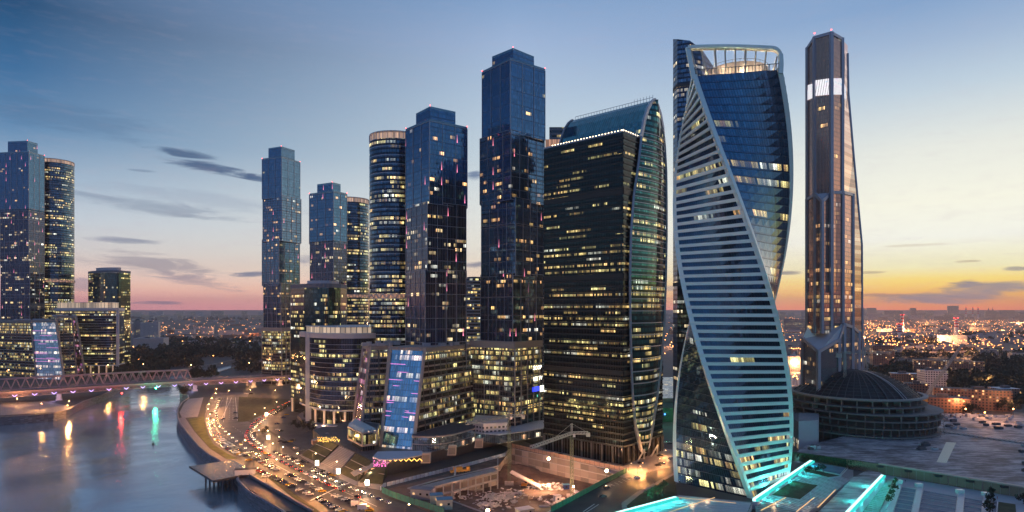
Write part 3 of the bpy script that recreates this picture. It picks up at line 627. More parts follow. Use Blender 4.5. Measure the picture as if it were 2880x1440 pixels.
# slanted office with blue end wall: upper plan leans back from the base plan
def slanted(label, base, topn, z0, z1, fm_, sideidx, mir=False):
    cx = sum(p[0] for p in base)/len(base); cy = sum(p[1] for p in base)/len(base)
    T = thing('slanted_office', label, 'office building', (cx, cy, z0), 0, 'slanted office buildings')
    n = len(base)
    for i in range(n):
        j = (i+1) % n
        b = MB(); b.wall((*base[i], z0), (*base[j], z0), (*topn[j], z1), (*topn[i], z1), 0)
        b.obj('end_wall' if i == sideidx else 'side_wall', M[fm_[i]], T)
        if fm_[i] == 'blue_slant':
            pb = MB(); rn = random.Random(4); bl, br, tr_, tl = Vector((*base[i], z0)), Vector((*base[j], z0)), Vector((*topn[j], z1)), Vector((*topn[i], z1)); nn2 = (br-bl).cross(tl-bl).normalized()*.35
            for q in (.30,.345,.36,.43,.45,.535,.60,.66,.74,.82):
                e0 = rn.choice([0,0,.3,.5]); e1 = rn.choice([.5,.75,1.]); L0, R0 = bl.lerp(tl, q)+nn2, br.lerp(tr_, q)+nn2; pb.bar(L0.lerp(R0, min(e0, e1-.3)), L0.lerp(R0, e1), .35)
            pb.obj('neon_strips', M['neon'], T, kind='stuff')
        a0, a1 = Vector((*base[i], z0)), Vector((*topn[i], z1)); MB().bar(a0, a1, 2.2).obj('corner_pier', M['stone'], T)
    MB().prism(inset(topn, -.9), z1-3.6, z1, bot=True).obj('cornice', M['stone'], T)
    rb = MB(); c = Vector((sum(p[0] for p in topn)/n, sum(p[1] for p in topn)/n)); rnd = random.Random(3)
    for k in range(14): rb.box((c.x+rnd.uniform(-16,16), c.y+rnd.uniform(-22,22), z1+1), (rnd.uniform(2,6), rnd.uniform(2,5), 2.2), rz=.5)
    rb.obj('rooftop_plant', M['frame_grey'], T)
    return T
def g2(px, Y): return (PX(px, Y), Y)
zP = 7.0
base = [g2(1162,449), g2(1346,528), g2(1300,575), g2(1071,459)]; top_ = [g2(1195,470), g2(1323,528), g2(1290,570), g2(1099,486)]
def sl(b, tn, zt, label, fms, zb=zP): return slanted(label, b, tn, zb, zt, fms, 3)
sl(base, top_, ZP(978,470), 'slanted office with a leaning blue glass end wall and stone window grid, on the plaza', ['stone_grid','stone_grid','stone_grid','blue_slant'])
base = [g2(1010,470), g2(1066,492), g2(1078,530), g2(990,500)]; base = [g2(1012,482), g2(1075,488), g2(1090,540), g2(990,505)]
top_ = [g2(1042,500), g2(1096,505), g2(1100,545), g2(1023,520)]
sl(base, top_, ZP(972,500), 'narrow slanted office wing with pink lit windows behind the glazed pavilion', ['stone_grid','stone_grid','stone_grid','pink_slant'])
base = [g2(103,975), g2(181,960), g2(178,1040), g2(-60,1035)]; top_ = [g2(88,985), g2(157,975), g2(160,1045), g2(-60,1040)]
slanted('slanted office with blue glass wall and pink neon on the left bank behind the bridge', [base[0],base[1],base[2],base[3]], top_, 0, ZP(901,980), ['blue_slant','stone_grid','stone_grid','stone_grid'], 0)
base = [g2(178,1000), g2(218,1010), g2(240,1000), g2(236,1060), g2(170,1060)]
top_ = [g2(160,1008), g2(203,1018), g2(214,1008), g2(216,1060), g2(155,1060)]
slanted('narrow slanted office wing with a pink lit edge on the left bank', base, top_, 0, ZP(889,1000), ['stone_grid','pink_slant','stone_grid','stone_grid','stone_grid'], 1)
# small grey block in the gap
gp = [g2(1305,800), g2(1332,792), g2(1360,800), g2(1360,850), g2(1305,850)]
o = thing('striped_building', 'striped grey block seen in the gap between two blue towers', 'office building', (*g2(1332,820), 0))
MB().prism(gp, 0, ZP(782,800), 0, 1).obj('facade', [M['small_grey'], M['roof_grey']], o); MB().prism(inset(gp, 8), ZP(782,800), ZP(778,800)).obj('roof_plant', M['roof_dark'], o)
# ------------------------------------------------------------------ dark block with leaf facade and vault
def imperial():
    N, Rr, Bk, L = (75.5,434), (112,476), (61,523), (24,481)
    T = thing('dark_glass_tower', 'broad black glass tower with arched leaf shaped side facade and glazed vault roof', 'skyscraper', (68, 478, 0))
    zt = 226
    pl = [N, Rr, Bk, L]
    MB().prism(inset(pl, -.0), 12, zt, 0, 1).obj('glass_facade', [M['dark_block'], M['roof_dark']], T)
    MB().prism(inset(pl, 1.0), 0, 12, 0, 1).obj('lobby_glazing', [M['lobby_low'], M['roof_dark']], T)
    b = MB()
    for a, c in ((L, N), (N, Rr)):
        for k in range(9):
            p = Vector((*a, 0)).lerp(Vector((*c, 0)), k/8); b.box((p.x, p.y, 6), (1.3, 1.3, 12))
    b.obj('base_columns', M['dark_wall'], T, kind='stuff')
    b = MB()
    for a, c in ((L, N), (N, Rr)):
        d = Vector((c[0]-a[0], c[1]-a[1], 0)); n = Vector((d.y, -d.x, 0)).normalized()*.25
        z = 12
        while z < zt: b.bar(Vector((*a, z))+n, Vector((*c, z))+n, .5, 1.1); z += 4.2
        for zz in (62, 128, 186): b.bar(Vector((*a, zz))+n, Vector((*c, zz))+n, .7, 3.2)
    b.obj('floor_bands', M['black_band'], T)
    # leaf: table of rows -> fraction along the right face
    nv, rv = Vector((*N, 0)), Vector((*Rr, 0)); d = rv-nv; out_n = Vector((d.y, -d.x, 0)).normalized()
    tab = [(1269,1805,1809),(1255,1797,1820),(1193,1783,1833),(1120,1776,1844),(1047,1772,1853),(942,1769,1861),(900,1768,1864),(780,1767,1868),(659,1770,1870),(560,1778,1870),(472,1791,1869),(400,1799,1865),(350,1808,1860),(315,1818,1853),(295,1827,1846),(283,1836,1839)]
    def s_of(px, Yh=None):
        k = (px-1440)/F; return (k*nv.y-nv.x)/(d.x-k*d.y)
    rows = []
    for py, a, c in tab:
        sa, sc = s_of(a), s_of(c); Ym = nv.y+d.y*(sa+sc)/2; rows.append((ZP(py, Ym), sa, sc))
    def pt(s, z, off): return nv+d*s+Vector((0,0,z))+out_n*off
    ks = 8
    def bul(u): return .8+3.2*math.sin(math.pi*max(0,min(1,u)))
    b = MB()
    for (z0, a0, c0), (z1, a1, c1) in zip(rows, rows[1:]):
        for k in range(ks):
            u0, u1 = k/ks, (k+1)/ks; w0, w1 = (c0-a0), (c1-a1)
            q = [pt(a0+w0*u0, z0, bul(u0)), pt(a0+w0*u1, z0, bul(u1)), pt(a1+w1*u1, z1, bul(u1)), pt(a1+w1*u0, z1, bul(u0))]
            b.poly(q, [((a0+w0*u0)*55, z0), ((a0+w0*u1)*55, z0), ((a1+w1*u1)*55, z1), ((a1+w1*u0)*55, z1)])
    b.obj('leaf_facade', M['leaf'], T)
    b = MB(); edge = [pt(a, z, 1.2) for z, a, c in rows]+[pt(c, z, 1.2) for z, a, c in rows[::-1]]
    for p, q in zip(edge, edge[1:]+edge[:1]): b.bar(p, q, 1.5, 2.6)
    b.obj('leaf_rim', M['frame_light'], T)
    b = MB(); zz = 12.
    while zz < 232:
        for (z0, a0, c0), (z1, a1, c1) in zip(rows, rows[1:]):
            if z0 <= zz < z1:
                f = (zz-z0)/(z1-z0); a, c = a0+(a1-a0)*f, c0+(c1-c0)*f
                for k in range(ks): b.bar(pt(a+(c-a)*k/ks, zz, bul(k/ks)+.25), pt(a+(c-a)*(k+1)/ks, zz, bul((k+1)/ks)+.25), .5, .75 if zz < 90 else .55)
        zz += 4.2*(2 if zz < 100 else 1)
    b.obj('leaf_bands', M['frame_grey'], T)
    # vault running back from the leaf above the roof
    top = [r for r in rows if r[0] > 218]
    sec = [pt(a, z, 0) for z, a, c in top]+[pt(c, z, 0) for z, a, c in top[::-1]]
    dl = Vector((L[0]-N[0], L[1]-N[1], 0)); 
    b = MB(); v = 0
    for p, q in zip(sec, sec[1:]):
        w = (q-p).length; b.poly([p+dl*1.04, p, q, q+dl*1.04], [(72, v), (0, v), (0, v+w), (72, v+w)]); v += w
    b.poly([p+dl*1.04 for p in sec]); b.obj('vault_roof', M['vault'], T)
    b = MB(); pk = max(sec, key=lambda p: p.z)
    for p, q in zip(sec, sec[1:]): b.bar(p+dl*1.05, q+dl*1.05, 1.2, 2)
    for i in range(28):
        p = pk+dl*(i/27); b.bar(p, p+Vector((0,0,2.2 if i > 6 else 4)), .25)
    b.bar(pk+Vector((0,0,2.2)), pk+dl+Vector((0,0,2.2)), .25)
    for k in (.25,.5,.75): pass
    b.obj('ridge_railing', M['frame_grey'], T)
    b = MB()
    for i in range(24):
        p = Vector((*L, zt+1)).lerp(Vector((*N, zt+1)), .12+.86*i/23); b.ball(p, .55, 6, 4)
    for i in range(9):
        p = Vector((*N, zt+1)).lerp(Vector((*Rr, zt+1)), .45*i/8); b.ball(p, .55, 6, 4)
    b.obj('parapet_lights', M['roof_lamp'], T, kind='stuff')
    b = MB(); 
    for a, c in ((L, N), (N, Rr)): b.bar((*a, zt+.4), (*c, zt+.4), .8, 1.2)
    b.obj('parapet', M['frame_grey'], T)
    for q in (.2,.5,.8):
        p = Vector((*L, zt+2.5)).lerp(Vector((*N, zt+2.5)), q)+Vector((3,3,0)); point('roof_light', p, (1,.75,.45), 500, .5, T)
    p = pt(.48, 3, 9)
    b = MB()                                          # angular entrance portals at the foot
    for s0 in (.28, .62): 
        a = pt(s0, 0, 2); e = pt(s0+.08, 8, 5); f_ = pt(s0+.16, 0, 2)
        b.bar(a, e, .8); b.bar(e, f_, .8)
    b.obj('entrance_portal', M['frame_grey'], T)
M['frame_light'] = plain('light_metal_rim', (.34,.36,.42), .35, .4, .1)
M['roof_lamp'] = glow('roof_edge_lamp', (1., .78, .45), 9.)
M['lobby_low'] = facade('dark_lobby', bay=2.6, fl=12, glass=(.03,.03,.03), spand=(.02,.02,.02), lit=.5, sill=.1, mull=.12, frame=(.015,.015,.015), grp=2, E=1.1, metal=.6)
M['black_band'] = plain('black_spandrel', (.004,.009,.011), .4)
imperial()
# terrace with red and white slats and lifts behind the vault
o = thing('rooftop_terrace', 'pink lit stepped roof terrace between the tallest tower and the vaulted tower', 'roof terrace', (*g2(1570,560), 190))
MB().prism([g2(1534,560),g2(1600,560),g2(1600,590),g2(1534,590)], 150, ZP(392,560), 0, 1).obj('lower_block', [M['pink_slats'] if 'pink_slats' in M else M['band_lit'], M['roof_dark']], o)
MB().prism([g2(1545,566),g2(1606,566),g2(1606,590),g2(1545,590)], 190, ZP(352,560), 0, 1).obj('upper_block', [M['small_grey'], M['roof_dark']], o)

# ------------------------------------------------------------------ tower behind the twisted one
o = thing('blue_tower', 'plain blue glass tower with a curved sloping top, half hidden behind the twisted tower', 'skyscraper', (*g2(1960,590), 0))
pl = [(1893,572),(1905,560),(1940,556),(1975,562),(2005,578),(2022,600),(2025,640),(1898,640)]
MB().prism(pp(pl), 0, [ZP(p, Y) for p, Y in ((110,572),(110,560),(114,556),(140,562),(185,578),(215,600),(215,640),(112,640))], 0, 1).obj('glass_facade', [M['behind_tower'], M['roof_dark']], o)
b = MB(); P = pp(pl)
for zz in (ZP(246,565), ZP(560,565), ZP(800,565)): b.prism(inset(P, -.3), zz-1.6, zz+1.6, top=False)
b.obj('dark_band', M['roof_dark'], o)

# ------------------------------------------------------------------ the twisted tower
def twisted():
    Yc = 391.; cx = PX(2057, Yc); Rr = 158/F*Yc; a_v = math.atan2(cx, Yc)
    zb, zt = 0., ZP(203, Yc-25)
    T = thing('twisted_tower', 'twisted glass tower with white bands and pale spiral edges in front of the right skyline', 'skyscraper', (cx, Yc, 0))
    rt, fw = Vector((math.cos(a_v), -math.sin(a_v), 0)), Vector((math.sin(a_v), math.cos(a_v), 0))
    def corner(k, z, r=1.):
        py = HY-(z-CH)*F/368.; th = R(-45+155*(py-150)/1252 - 90*k)
        return Vector((cx, Yc, z))+(rt*math.sin(th)-fw*math.cos(th))*Rr*r
    N = 53; zs = [zb+(zt-zb)*i/(N-1) for i in range(N)]; fl = (zt-zb)/(N-1)
    for k in range(4):                                # face k lies between corner k and corner k+1
        b = MB(); kk = 6
        for z0, z1 in zip(zs, zs[1:]):
            a0, c0, a1, c1 = corner(k+1, z0), corner(k, z0), corner(k+1, z1), corner(k, z1); w = (c0-a0).length
            for j in range(kk):
                u0, u1 = j/kk, (j+1)/kk
                q = (a0.lerp(c0, u0), a0.lerp(c0, u1), a1.lerp(c1, u1), a1.lerp(c1, u0)); V0 = round((z0-zb)/fl)*4.9; V1 = V0+4.9-.001
                b.poly(q, [(u0*w, V0), (u1*w, V0), (u1*w, V1), (u0*w, V1)])
        banded = k % 2 == 0
        f = b.obj('banded_face' if banded else 'smooth_face', M['twist_band' if banded else 'twist_glass'], T)
        if banded:
            b = MB()
            for z0 in zs[1:]:
                a, c = corner(k+1, z0, 1.0), corner(k, z0, 1.0); m = (a+c)/2-Vector((cx, Yc, z0)); m.normalize()
                up = Vector((0,0,1)); d = (c-a).normalized(); n = d.cross(up)
                if n.dot(m) < 0: n = -n
                b.box((a+c)/2+n*.25, ((c-a).length-.6, .7, 1.95), ax=(d, n, up))
            b.obj('floor_bands', M['white_band'], f)
        else:
            b = MB()
            for i, z0 in enumerate(zs[1:]):
                a, c = corner(k+1, z0), corner(k, z0); d = (c-a).normalized(); m = (a+c)/2-Vector((cx, Yc, z0)); m.normalize()
                n = d.cross(Vector((0,0,1))); n = n if n.dot(m) > 0 else -n
                b.box((a+c)/2+n*.06, ((c-a).length-.6, .2, .16), ax=(d, n, Vector((0,0,1))))
            b.obj('floor_bands', M['twist_frame'], f)
    for k in range(4):                                # pale ribbon wrapping each edge
        b = MB(); zz = [zb+(zt+1-zb)*i/80 for i in range(81)]
        for z0, z1 in zip(zz, zz[1:]):
            for kk2, sgn in ((k+1, 1), (k-1, 1)):
                c0, c1 = corner(k, z0, 1.012), corner(k, z1, 1.012); e0, e1 = corner(kk2, z0, 1.012), corner(kk2, z1, 1.012)
                i0, i1 = c0.lerp(e0, .052), c1.lerp(e1, .052); q = (i0, c0, c1, i1) if kk2 == k+1 else (c0, i0, i1, c1)
                b.poly(q, [(0,z0),(1,z0),(1,z1),(0,z1)])
                j0, j1 = i0*.985+Vector((cx, Yc, z0))*.015, i1*.985+Vector((cx, Yc, z1))*.015
                b.poly((i0, i1, j1, j0))
        b.obj('edge_ribbon', M['white_band'], T)
    # crown: deck, glass parapet, drum, arched frames with raking struts
    zr = zt
    pl = [corner(k, zr, .99) for k in range(4)]
    MB().poly(pl if area([(p.x,p.y) for p in pl]) > 0 else pl[::-1]).obj if 0 else None
    b = MB(); q = [(p.x, p.y) for p in pl]; q = q if area(q) > 0 else q[::-1]; b.prism(q, zr-.5, zr, bot=True); b.obj('roof_deck', M['roof_grey'], T)
    b = MB(); L, Rt = corner(1, zr, 1.0), corner(0, zr, 1.0)
    for k in range(4):
        a, c = corner(k+1, zr, 1.0), corner(k, zr, 1.0)
        for i in range(26): p = a.lerp(c, (i+.5)/26); b.bar(p, p+Vector((0,0,3.6)), .3)
        b.bar(a+Vector((0,0,3.6)), c+Vector((0,0,3.6)), .35)
    b.obj('parapet_fins', M['twist_frame'], T)
    b = MB(); n = 28; rd = 18.5; cc = Vector((cx+3, Yc, 0))
    ring = [(cc.x+math.cos(2*math.pi*i/n)*rd, cc.y+math.sin(2*math.pi*i/n)*rd) for i in range(n)]
    b.prism(ring, zr, zr+9); o = b.obj('roof_drum', M['drum_lit'], T)
    b = MB()
    for i in range(n): b.bar((*ring[i], zr+9), (*ring[i], zr+10.5), .15); b.bar((*ring[i], zr+10.5), (*ring[(i+1)%n], zr+10.5), .18)
    b.obj('railing', M['frame_grey'], o)
    ztop = ZP(120, Yc-25)
    for k in (3, 1):                                  # arch over face k .. k+1
        A, B = corner(k+1, zr), corner(k, zr)
        zA = ztop if k == 3 else ztop-3; d = (B-A); W = d.length; d.normalize()
        def fr(u, z): 
            return A+d*(W*u)+Vector((0,0,z-zr))
        pts = []
        Ht, Hr = zA-zr, (ZP(140, Yc-25) if k == 3 else ztop-6)-zr
        pts.append(fr(.01, zr-2)); pts.append(fr(-.03, zr+Ht*.5)); pts.append(fr(-.06, zr+Ht*.97))
        for i in range(0, 9): pts.append(fr(-.06+.93*i/8, zr+Ht+(Hr-Ht)*(i/8)**1.6))
        for i in range(1, 7):
            th = math.pi/2*i/6; pts.append(fr(.87+.115*math.sin(th), zr+Hr-Hr*.42*(1-math.cos(th))))
        pts.append(fr(.99, zr+Hr*.25)); pts.append(fr(.985, zr-2))
        b = MB()
        for p, q in zip(pts, pts[1:]): b.bar(p, q+(q-p)*.04, 2.4, 1.8)
        b.obj('crown_arch', M['white_band'], T)
        b = MB()
        inw = Vector((cx, Yc, zr))-(A+B)/2; inw.z = 0; inw.normalize()
        for p, q in zip(pts[2:], pts[3:]): b.bar(p+inw*1.6-Vector((0,0,.9)), q+inw*1.6-Vector((0,0,.9)), 1.6, .5)
        b.obj('arch_soffit', M['arch_lit'], T)
        b = MB()
        for i in range(9):
            u = .02+.93*i/8; foot = fr(.06+.86*i/8, zr)+inw*(2.5 if i % 2 else 1.5); zz = zr+Ht+(Hr-Ht)*(u)**1.6-(1.2 if i < 8 else 5)
            hd = fr(u-(.04 if i < 2 else 0), zz)+inw*1.2; b.bar(foot, hd, 1.0 if i in (2,5) else .7)
        b.obj('crown_struts', M['arch_lit'], T)
        for u in (.1, .35, .6, .85): 
            p = fr(u, zr+2)+inw*5; point('crown_light', p, (1,.76,.48), 4200, .6, T)
    return T
M['white_band'] = plain('white_aluminium', (.76,.86,.79), .35, .15, .06, .3)
M['twist_frame'] = plain('dark_window_frames', (.05,.07,.10), .4, .4, .1)
M['drum_lit'] = plain('drum_render', (.42,.36,.32), .7, 0, .15, .4)
M['arch_lit'] = plain('cream_crown_steel', (.62,.56,.46), .5, 0, .08)
twisted()

# ------------------------------------------------------------------ bronze tower at the right
def bronze():
    T = thing('bronze_tower', 'tall bronze glass tower with pale vertical ribs and a lit screen near its top', 'skyscraper', (*g2(2330,590), 0))
    def vol(name, cols, z0, tops, mats, ribs=True, rw=2.4, sub=None):
        P = pp([(a, Y) for a, Y in cols]); zz = [ZP(p, Y) for p, (a, Y) in zip(tops, cols)]
        m = MB().prism(P, z0, zz, 0, 1).obj(name, [M[mats], M['pale_panel']], T)
        if ribs:
            b = MB()
            for (x_, y_), z in list(zip(P, zz))[:ribs]: b.box((x_, y_, (z0+z)/2+.5), (rw, rw, z-z0+1), rz=.2)
            for i in range(ribs-1): b.bar((*P[i], zz[i]), (*P[i+1], zz[i+1]), 1.8, 2.6)
            b.obj('ribs', M['rib'], m)
        return m, P, zz
    up = [(2271,572),(2291,560),(2338,548),(2368,560),(2384,596),(2378,640),(2276,640)]
    v, P, zz = vol('upper_shaft', up, 120, [136,106,93,110,128,128,136], 'bronze', 4, 2.6)
    # lit screen wrapping the shaft
    for i, (ta, tb, ba, bb) in enumerate([(240,234,282,274),(226,220,270,266),(220,220,266,266),(228,262,270,290)]):
        (xa, ya), (xb, yb) = P[i], P[i+1]; a, c = Vector((xa, ya, 0)), Vector((xb, yb, 0)); d = c-a; n = Vector((d.y, -d.x, 0)).normalized()*.5; f0, f1 = (.06,.94) if i < 3 else (.1,.95)
        a, c = a+d*f0*1+n, a+d*f1+n
        q = [Vector((a.x, a.y, ZP(ba, a.y))), Vector((c.x, c.y, ZP(bb, c.y))), Vector((c.x, c.y, ZP(tb, c.y))), Vector((a.x, a.y, ZP(ta, a.y)))]
        b = MB(); b.wall(*q); b.obj('led_screen', M['screen'], T)
    lo = [(2270,566),(2293,553),(2312,544),(2338,551),(2370,556),(2398,574),(2402,640),(2272,640)]
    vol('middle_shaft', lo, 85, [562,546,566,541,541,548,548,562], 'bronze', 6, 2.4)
    # raking right-hand wing
    sil = [(2384,150),(2386,262),(2401,440),(2424,690),(2426,1209)]
    b = MB(); Y0, Y1 = 588, 660
    fr = [Vector((PX(p, Y0), Y0, ZP(q, Y0))) for p, q in sil]; bk = [Vector((PX(p, Y0)+10, Y1, v_.z)) for (p, q), v_ in zip(sil, fr)]
    bk = [Vector((v_.x+16, Y1, v_.z)) for v_ in fr]
    for i in range(len(fr)-1): b.poly([fr[i+1], bk[i+1], bk[i], fr[i]], [(0, fr[i+1].z), (72, fr[i+1].z), (72, fr[i].z), (0, fr[i].z)])
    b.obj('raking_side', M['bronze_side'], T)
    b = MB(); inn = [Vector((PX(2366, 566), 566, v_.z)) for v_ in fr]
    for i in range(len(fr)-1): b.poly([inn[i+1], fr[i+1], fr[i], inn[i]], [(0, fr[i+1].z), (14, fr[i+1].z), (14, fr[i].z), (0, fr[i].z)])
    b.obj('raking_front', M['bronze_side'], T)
    b = MB()
    for p, q in zip(fr, fr[1:]): b.bar(p, q, 1.4, 1.4)
    for p, q in zip(bk, bk[1:]): b.bar(p, q, 1.4, 1.4)
    z = 70
    while z < 300:
        b.bar((PX(2366,566), 565.5, z), (PX(2366,566)+2.5, 570, z), .3); z += 24
    b.obj('raking_frame', M['rib'], T)
    bs = [(2258,560),(2302,530),(2359,545),(2374,551),(2397,560),(2415,578),(2432,640),(2262,640)]
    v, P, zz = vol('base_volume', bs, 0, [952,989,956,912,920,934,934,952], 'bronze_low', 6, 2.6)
    b = MB(); rim = [Vector((*P[i], zz[i]+.4)) for i in (0,1,2)]; inn = [P3(2276,910,566), P3(2312,968,546), P3(2369,908,556)]
    b.poly([rim[0], rim[1], inn[1], inn[0]]); b.poly([rim[1], rim[2], inn[2], inn[1]]); b.obj('sloping_roof', M['white_band'], T)
    # dark-lit windows band and exposed unfinished frame at the lower right
    b = MB(); a = Vector((PX(2418,590), 590, 0))
    for i in range(9):
        z = 6+i*9; w = 1.6+(9-i)*1.5; b.bar((a.x, 590, z), (a.x+w, 592, z), .5); 
    b.bar((a.x+15, 592, 0), (a.x+1, 590, 92), 1.); b.bar((a.x+9, 590, 0), (a.x, 588, 92), .7)
    b.obj('unfinished_frame', M['crane_grey'], T)
    b = MB(); [b.ball((x_, y_, z_+2), .5, 6, 4) for x_, y_, z_ in ((P3(2291,100,560)), P3(2338,90,549))]; b.obj('warning_lights', M['lamp_red'], T, kind='stuff')
M['rib'] = plain('pale_metal_ribs', (.36,.36,.42), .4, .3, .08)
m_, t_ = mat('led_screen'); uv = t_.n('ShaderNodeSeparateXYZ', {0: t_.n('ShaderNodeUVMap').outputs[0]}).outputs
nn_ = t_.noise(t_.comb(t_.m('MULTIPLY', uv[0], .12), t_.m('MULTIPLY', uv[1], .25)), 1.2, 3)
c_ = t_.ramp(nn_, [(.28,(.35,.6,1.)),(.40,(.95,.97,1.)),(.62,(1.,.92,1.)),(.76,(.75,.6,.95))])
st = t_.m('MULTIPLY', t_.m('LESS_THAN', t_.m('FRACT', t_.m('DIVIDE', uv[0], 2.2)), .85), 1.05)
b_ = t_.n('ShaderNodeEmission', {'Color': c_, 'Strength': st}); out(t_, b_.outputs[0]); M['screen'] = m_
bronze()

# ------------------------------------------------------------------ round arena under construction
def arena():
    Yc = 545.; cx = PX(2422, Yc)
    T = thing('round_arena', 'dark domed arena under construction with stacked open concrete rings', 'arena', (cx, Yc, 0))
    n = 56
    def ring(r, dx=0): return [(cx+dx+math.cos(2*math.pi*i/n)*r, Yc+math.sin(2*math.pi*i/n)*r) for i in range(n)]
    lv = [(57,7.5),(56,13.5),(58.5,19.5),(58.5,24.5),(53,29.5),(50.5,34.6)]
    zprev = 0
    for r, z in lv:
        dx = -6 if z > 28 else 0
        b = MB(); b.prism(ring(r, dx), z-.9, z, bot=True); b.obj('floor_slab', M['arena_slab'], T)
        c = MB(); rc_ = r-2.5; st = 2 if z > 22 else 1
        for i in range(0, n, st):
            a = 2*math.pi*i/n; p = (cx+dx+math.cos(a)*rc_, Yc+math.sin(a)*rc_); c.box((*p, (zprev+z-.9)/2), (.9, .9, z-.9-zprev), rz=a)
            if z > 28: c.box((cx+dx+math.cos(a)*(rc_-3), Yc+math.sin(a)*(rc_-3), (zprev+z-.9)/2), (6, .4, z-.9-zprev), rz=a)
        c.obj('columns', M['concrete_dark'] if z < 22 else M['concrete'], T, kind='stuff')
        w = MB(); w.prism(ring(r-9, dx), zprev, z-.9, top=False); w.obj('inner_wall', M['dark_wall'], T)
        zprev = z
    sc = MB()
    for lvl in (4, 10, 16, 22):
        for i in range(0, n):
            a, a2 = 2*math.pi*i/n, 2*math.pi*(i+1)/n; r = 58.8
            sc.bar((cx+math.cos(a)*r, Yc+math.sin(a)*r, lvl), (cx+math.cos(a2)*r, Yc+math.sin(a2)*r, lvl), .18)
            if i % 2 == 0: sc.bar((cx+math.cos(a)*r, Yc+math.sin(a)*r, lvl), (cx+math.cos(a)*r, Yc+math.sin(a)*r, lvl+3), .18)
    sc.obj('scaffolding', M['rust'], T)
    # dome: dark skin below steel ribs and rings
    dx = PX(2406, Yc)-cx; r0 = 48.; z0 = 34.6; h = 19.5
    Rd = (r0*r0+h*h)/(2*h)
    def dp(rr, a, up=0): 
        z = z0+h-(Rd-math.sqrt(max(0, Rd*Rd-rr*rr))); return Vector((cx+dx+math.cos(a)*rr, Yc+math.sin(a)*rr, z+up))
    b = MB(); nr = 10; N = 48
    for j in range(nr):
        for i in range(N):
            a, a2 = 2*math.pi*i/N, 2*math.pi*(i+1)/N; ra, rb2 = r0*(1-j/nr), r0*(1-(j+1)/nr)
            b.poly([dp(ra,a,-1.2), dp(ra,a2,-1.2), dp(rb2,a2,-1.2), dp(rb2,a,-1.2)])
    b.obj('dome_skin', M['dome_dark'], T)
    b = MB()
    for i in range(48):
        a = 2*math.pi*i/48
        for j in range(8): b.bar(dp(r0*(1-j/8.6), a), dp(r0*(1-(j+1)/8.6), a), .5 if i % 12 else .9)
    for j in range(14):
        rr = r0*(1-j/15)
        for i in range(48): b.bar(dp(rr, 2*math.pi*i/48), dp(rr, 2*math.pi*(i+1)/48), .36)
    b.obj('dome_ribs', M['dome_rib'], T)
    b = MB(); rng = [(cx+dx+math.cos(2*math.pi*i/n)*(r0+2.5), Yc+math.sin(2*math.pi*i/n)*(r0+2.5)) for i in range(n)]
    for p, q in zip(rng, rng[1:]+rng[:1]): b.bar((*p, z0+.4), (*q, z0+.4), 3.4, 1.3)
    b.obj('rim_beam', M['concrete'], T)
    b = MB()
    for s in (-1, 1):
        for j in range(8):
            b.bar(dp(r0*(1-j/8.6), R(-72)+s*.03, .6), dp(r0*(1-(j+1)/8.6), R(-72)+s*.03, .6), .4)
    b.obj('walkway_rails', M['frame_light'], T)
M['dome_dark'] = plain('dark_dome_skin', (.018,.018,.026), .6, 0, .4, .5)
M['dome_rib'] = plain('dome_steel', (.065,.065,.08), .55, .3, .3, .5)
M['arena_slab'] = plain('raw_concrete_slab', (.17,.16,.165), .85, 0, .4, .3)
arena()
M['deck_wet'] = plain('wet_deck_boards', (.10,.11,.12), .25, .1, .4, .2)
M['lamp_flood'] = glow('flood_lamp_glass', (1., .60, .32), 80.)
M['vent_conc'] = plain('tan_concrete', (.38,.30,.25), .8, 0, .15)
M['paving_dark'] = plain('dark_paving', (.075,.075,.085), .5, 0, .3, .2)
M['roof_glazed'] = plain('pavilion_glass_roof', (.30,.42,.50), .25, .4, .2)
M['pav_lit'] = facade('pavilion_glazing', bay=1.7, fl=4.6, glass=(.06,.07,.06), spand=(.1,.1,.1), lit=2., sill=.05, mull=.06, frame=(.06,.06,.06), grp=4, E=1.6, detail=.8)
M['screen_blue'] = glow('blue_screen', (.05,.08,1.), 1.6)
M['prom'] = plain('pale_promenade_paving', (.30,.31,.35), .6, 0, .2, .3)
M['tan_cap'] = plain('tan_wall_cap', (.42,.31,.27), .6, 0, .15, .3)
M['tan_pale'] = plain('pale_roofing', (.62,.60,.46), .6, 0, .12, .5)
M['hall_roof'] = facade('hall_glass_roof', bay=2., fl=2., glass=(.6,.55,.5), spand=(.6,.55,.5), lit=.25, sill=.05, mull=.05, frame=(.2,.2,.2), grp=3, metal=.4, rough=.3, E=.5)
M['hedge_teal'] = plain('green_wall', (.04,.16,.10), .9, 0, .5, .4)
M['cloth_dark'] = plain('dark_clothes', (.03,.03,.04), .9); M['cloth_red'] = plain('red_clothes', (.35,.04,.04), .9)
M['pale_wall'] = plain('pale_render', (.36,.33,.33), .8, 0, .15, .1)
M['pale_blue'] = plain('pale_blue_roof', (.30,.36,.44), .6)
M['car_red2'] = plain('red_chimney_paint', (.45,.03,.03), .7)
M['lamp_low'] = glow('low_lamp', (1., .62, .32), 9.)
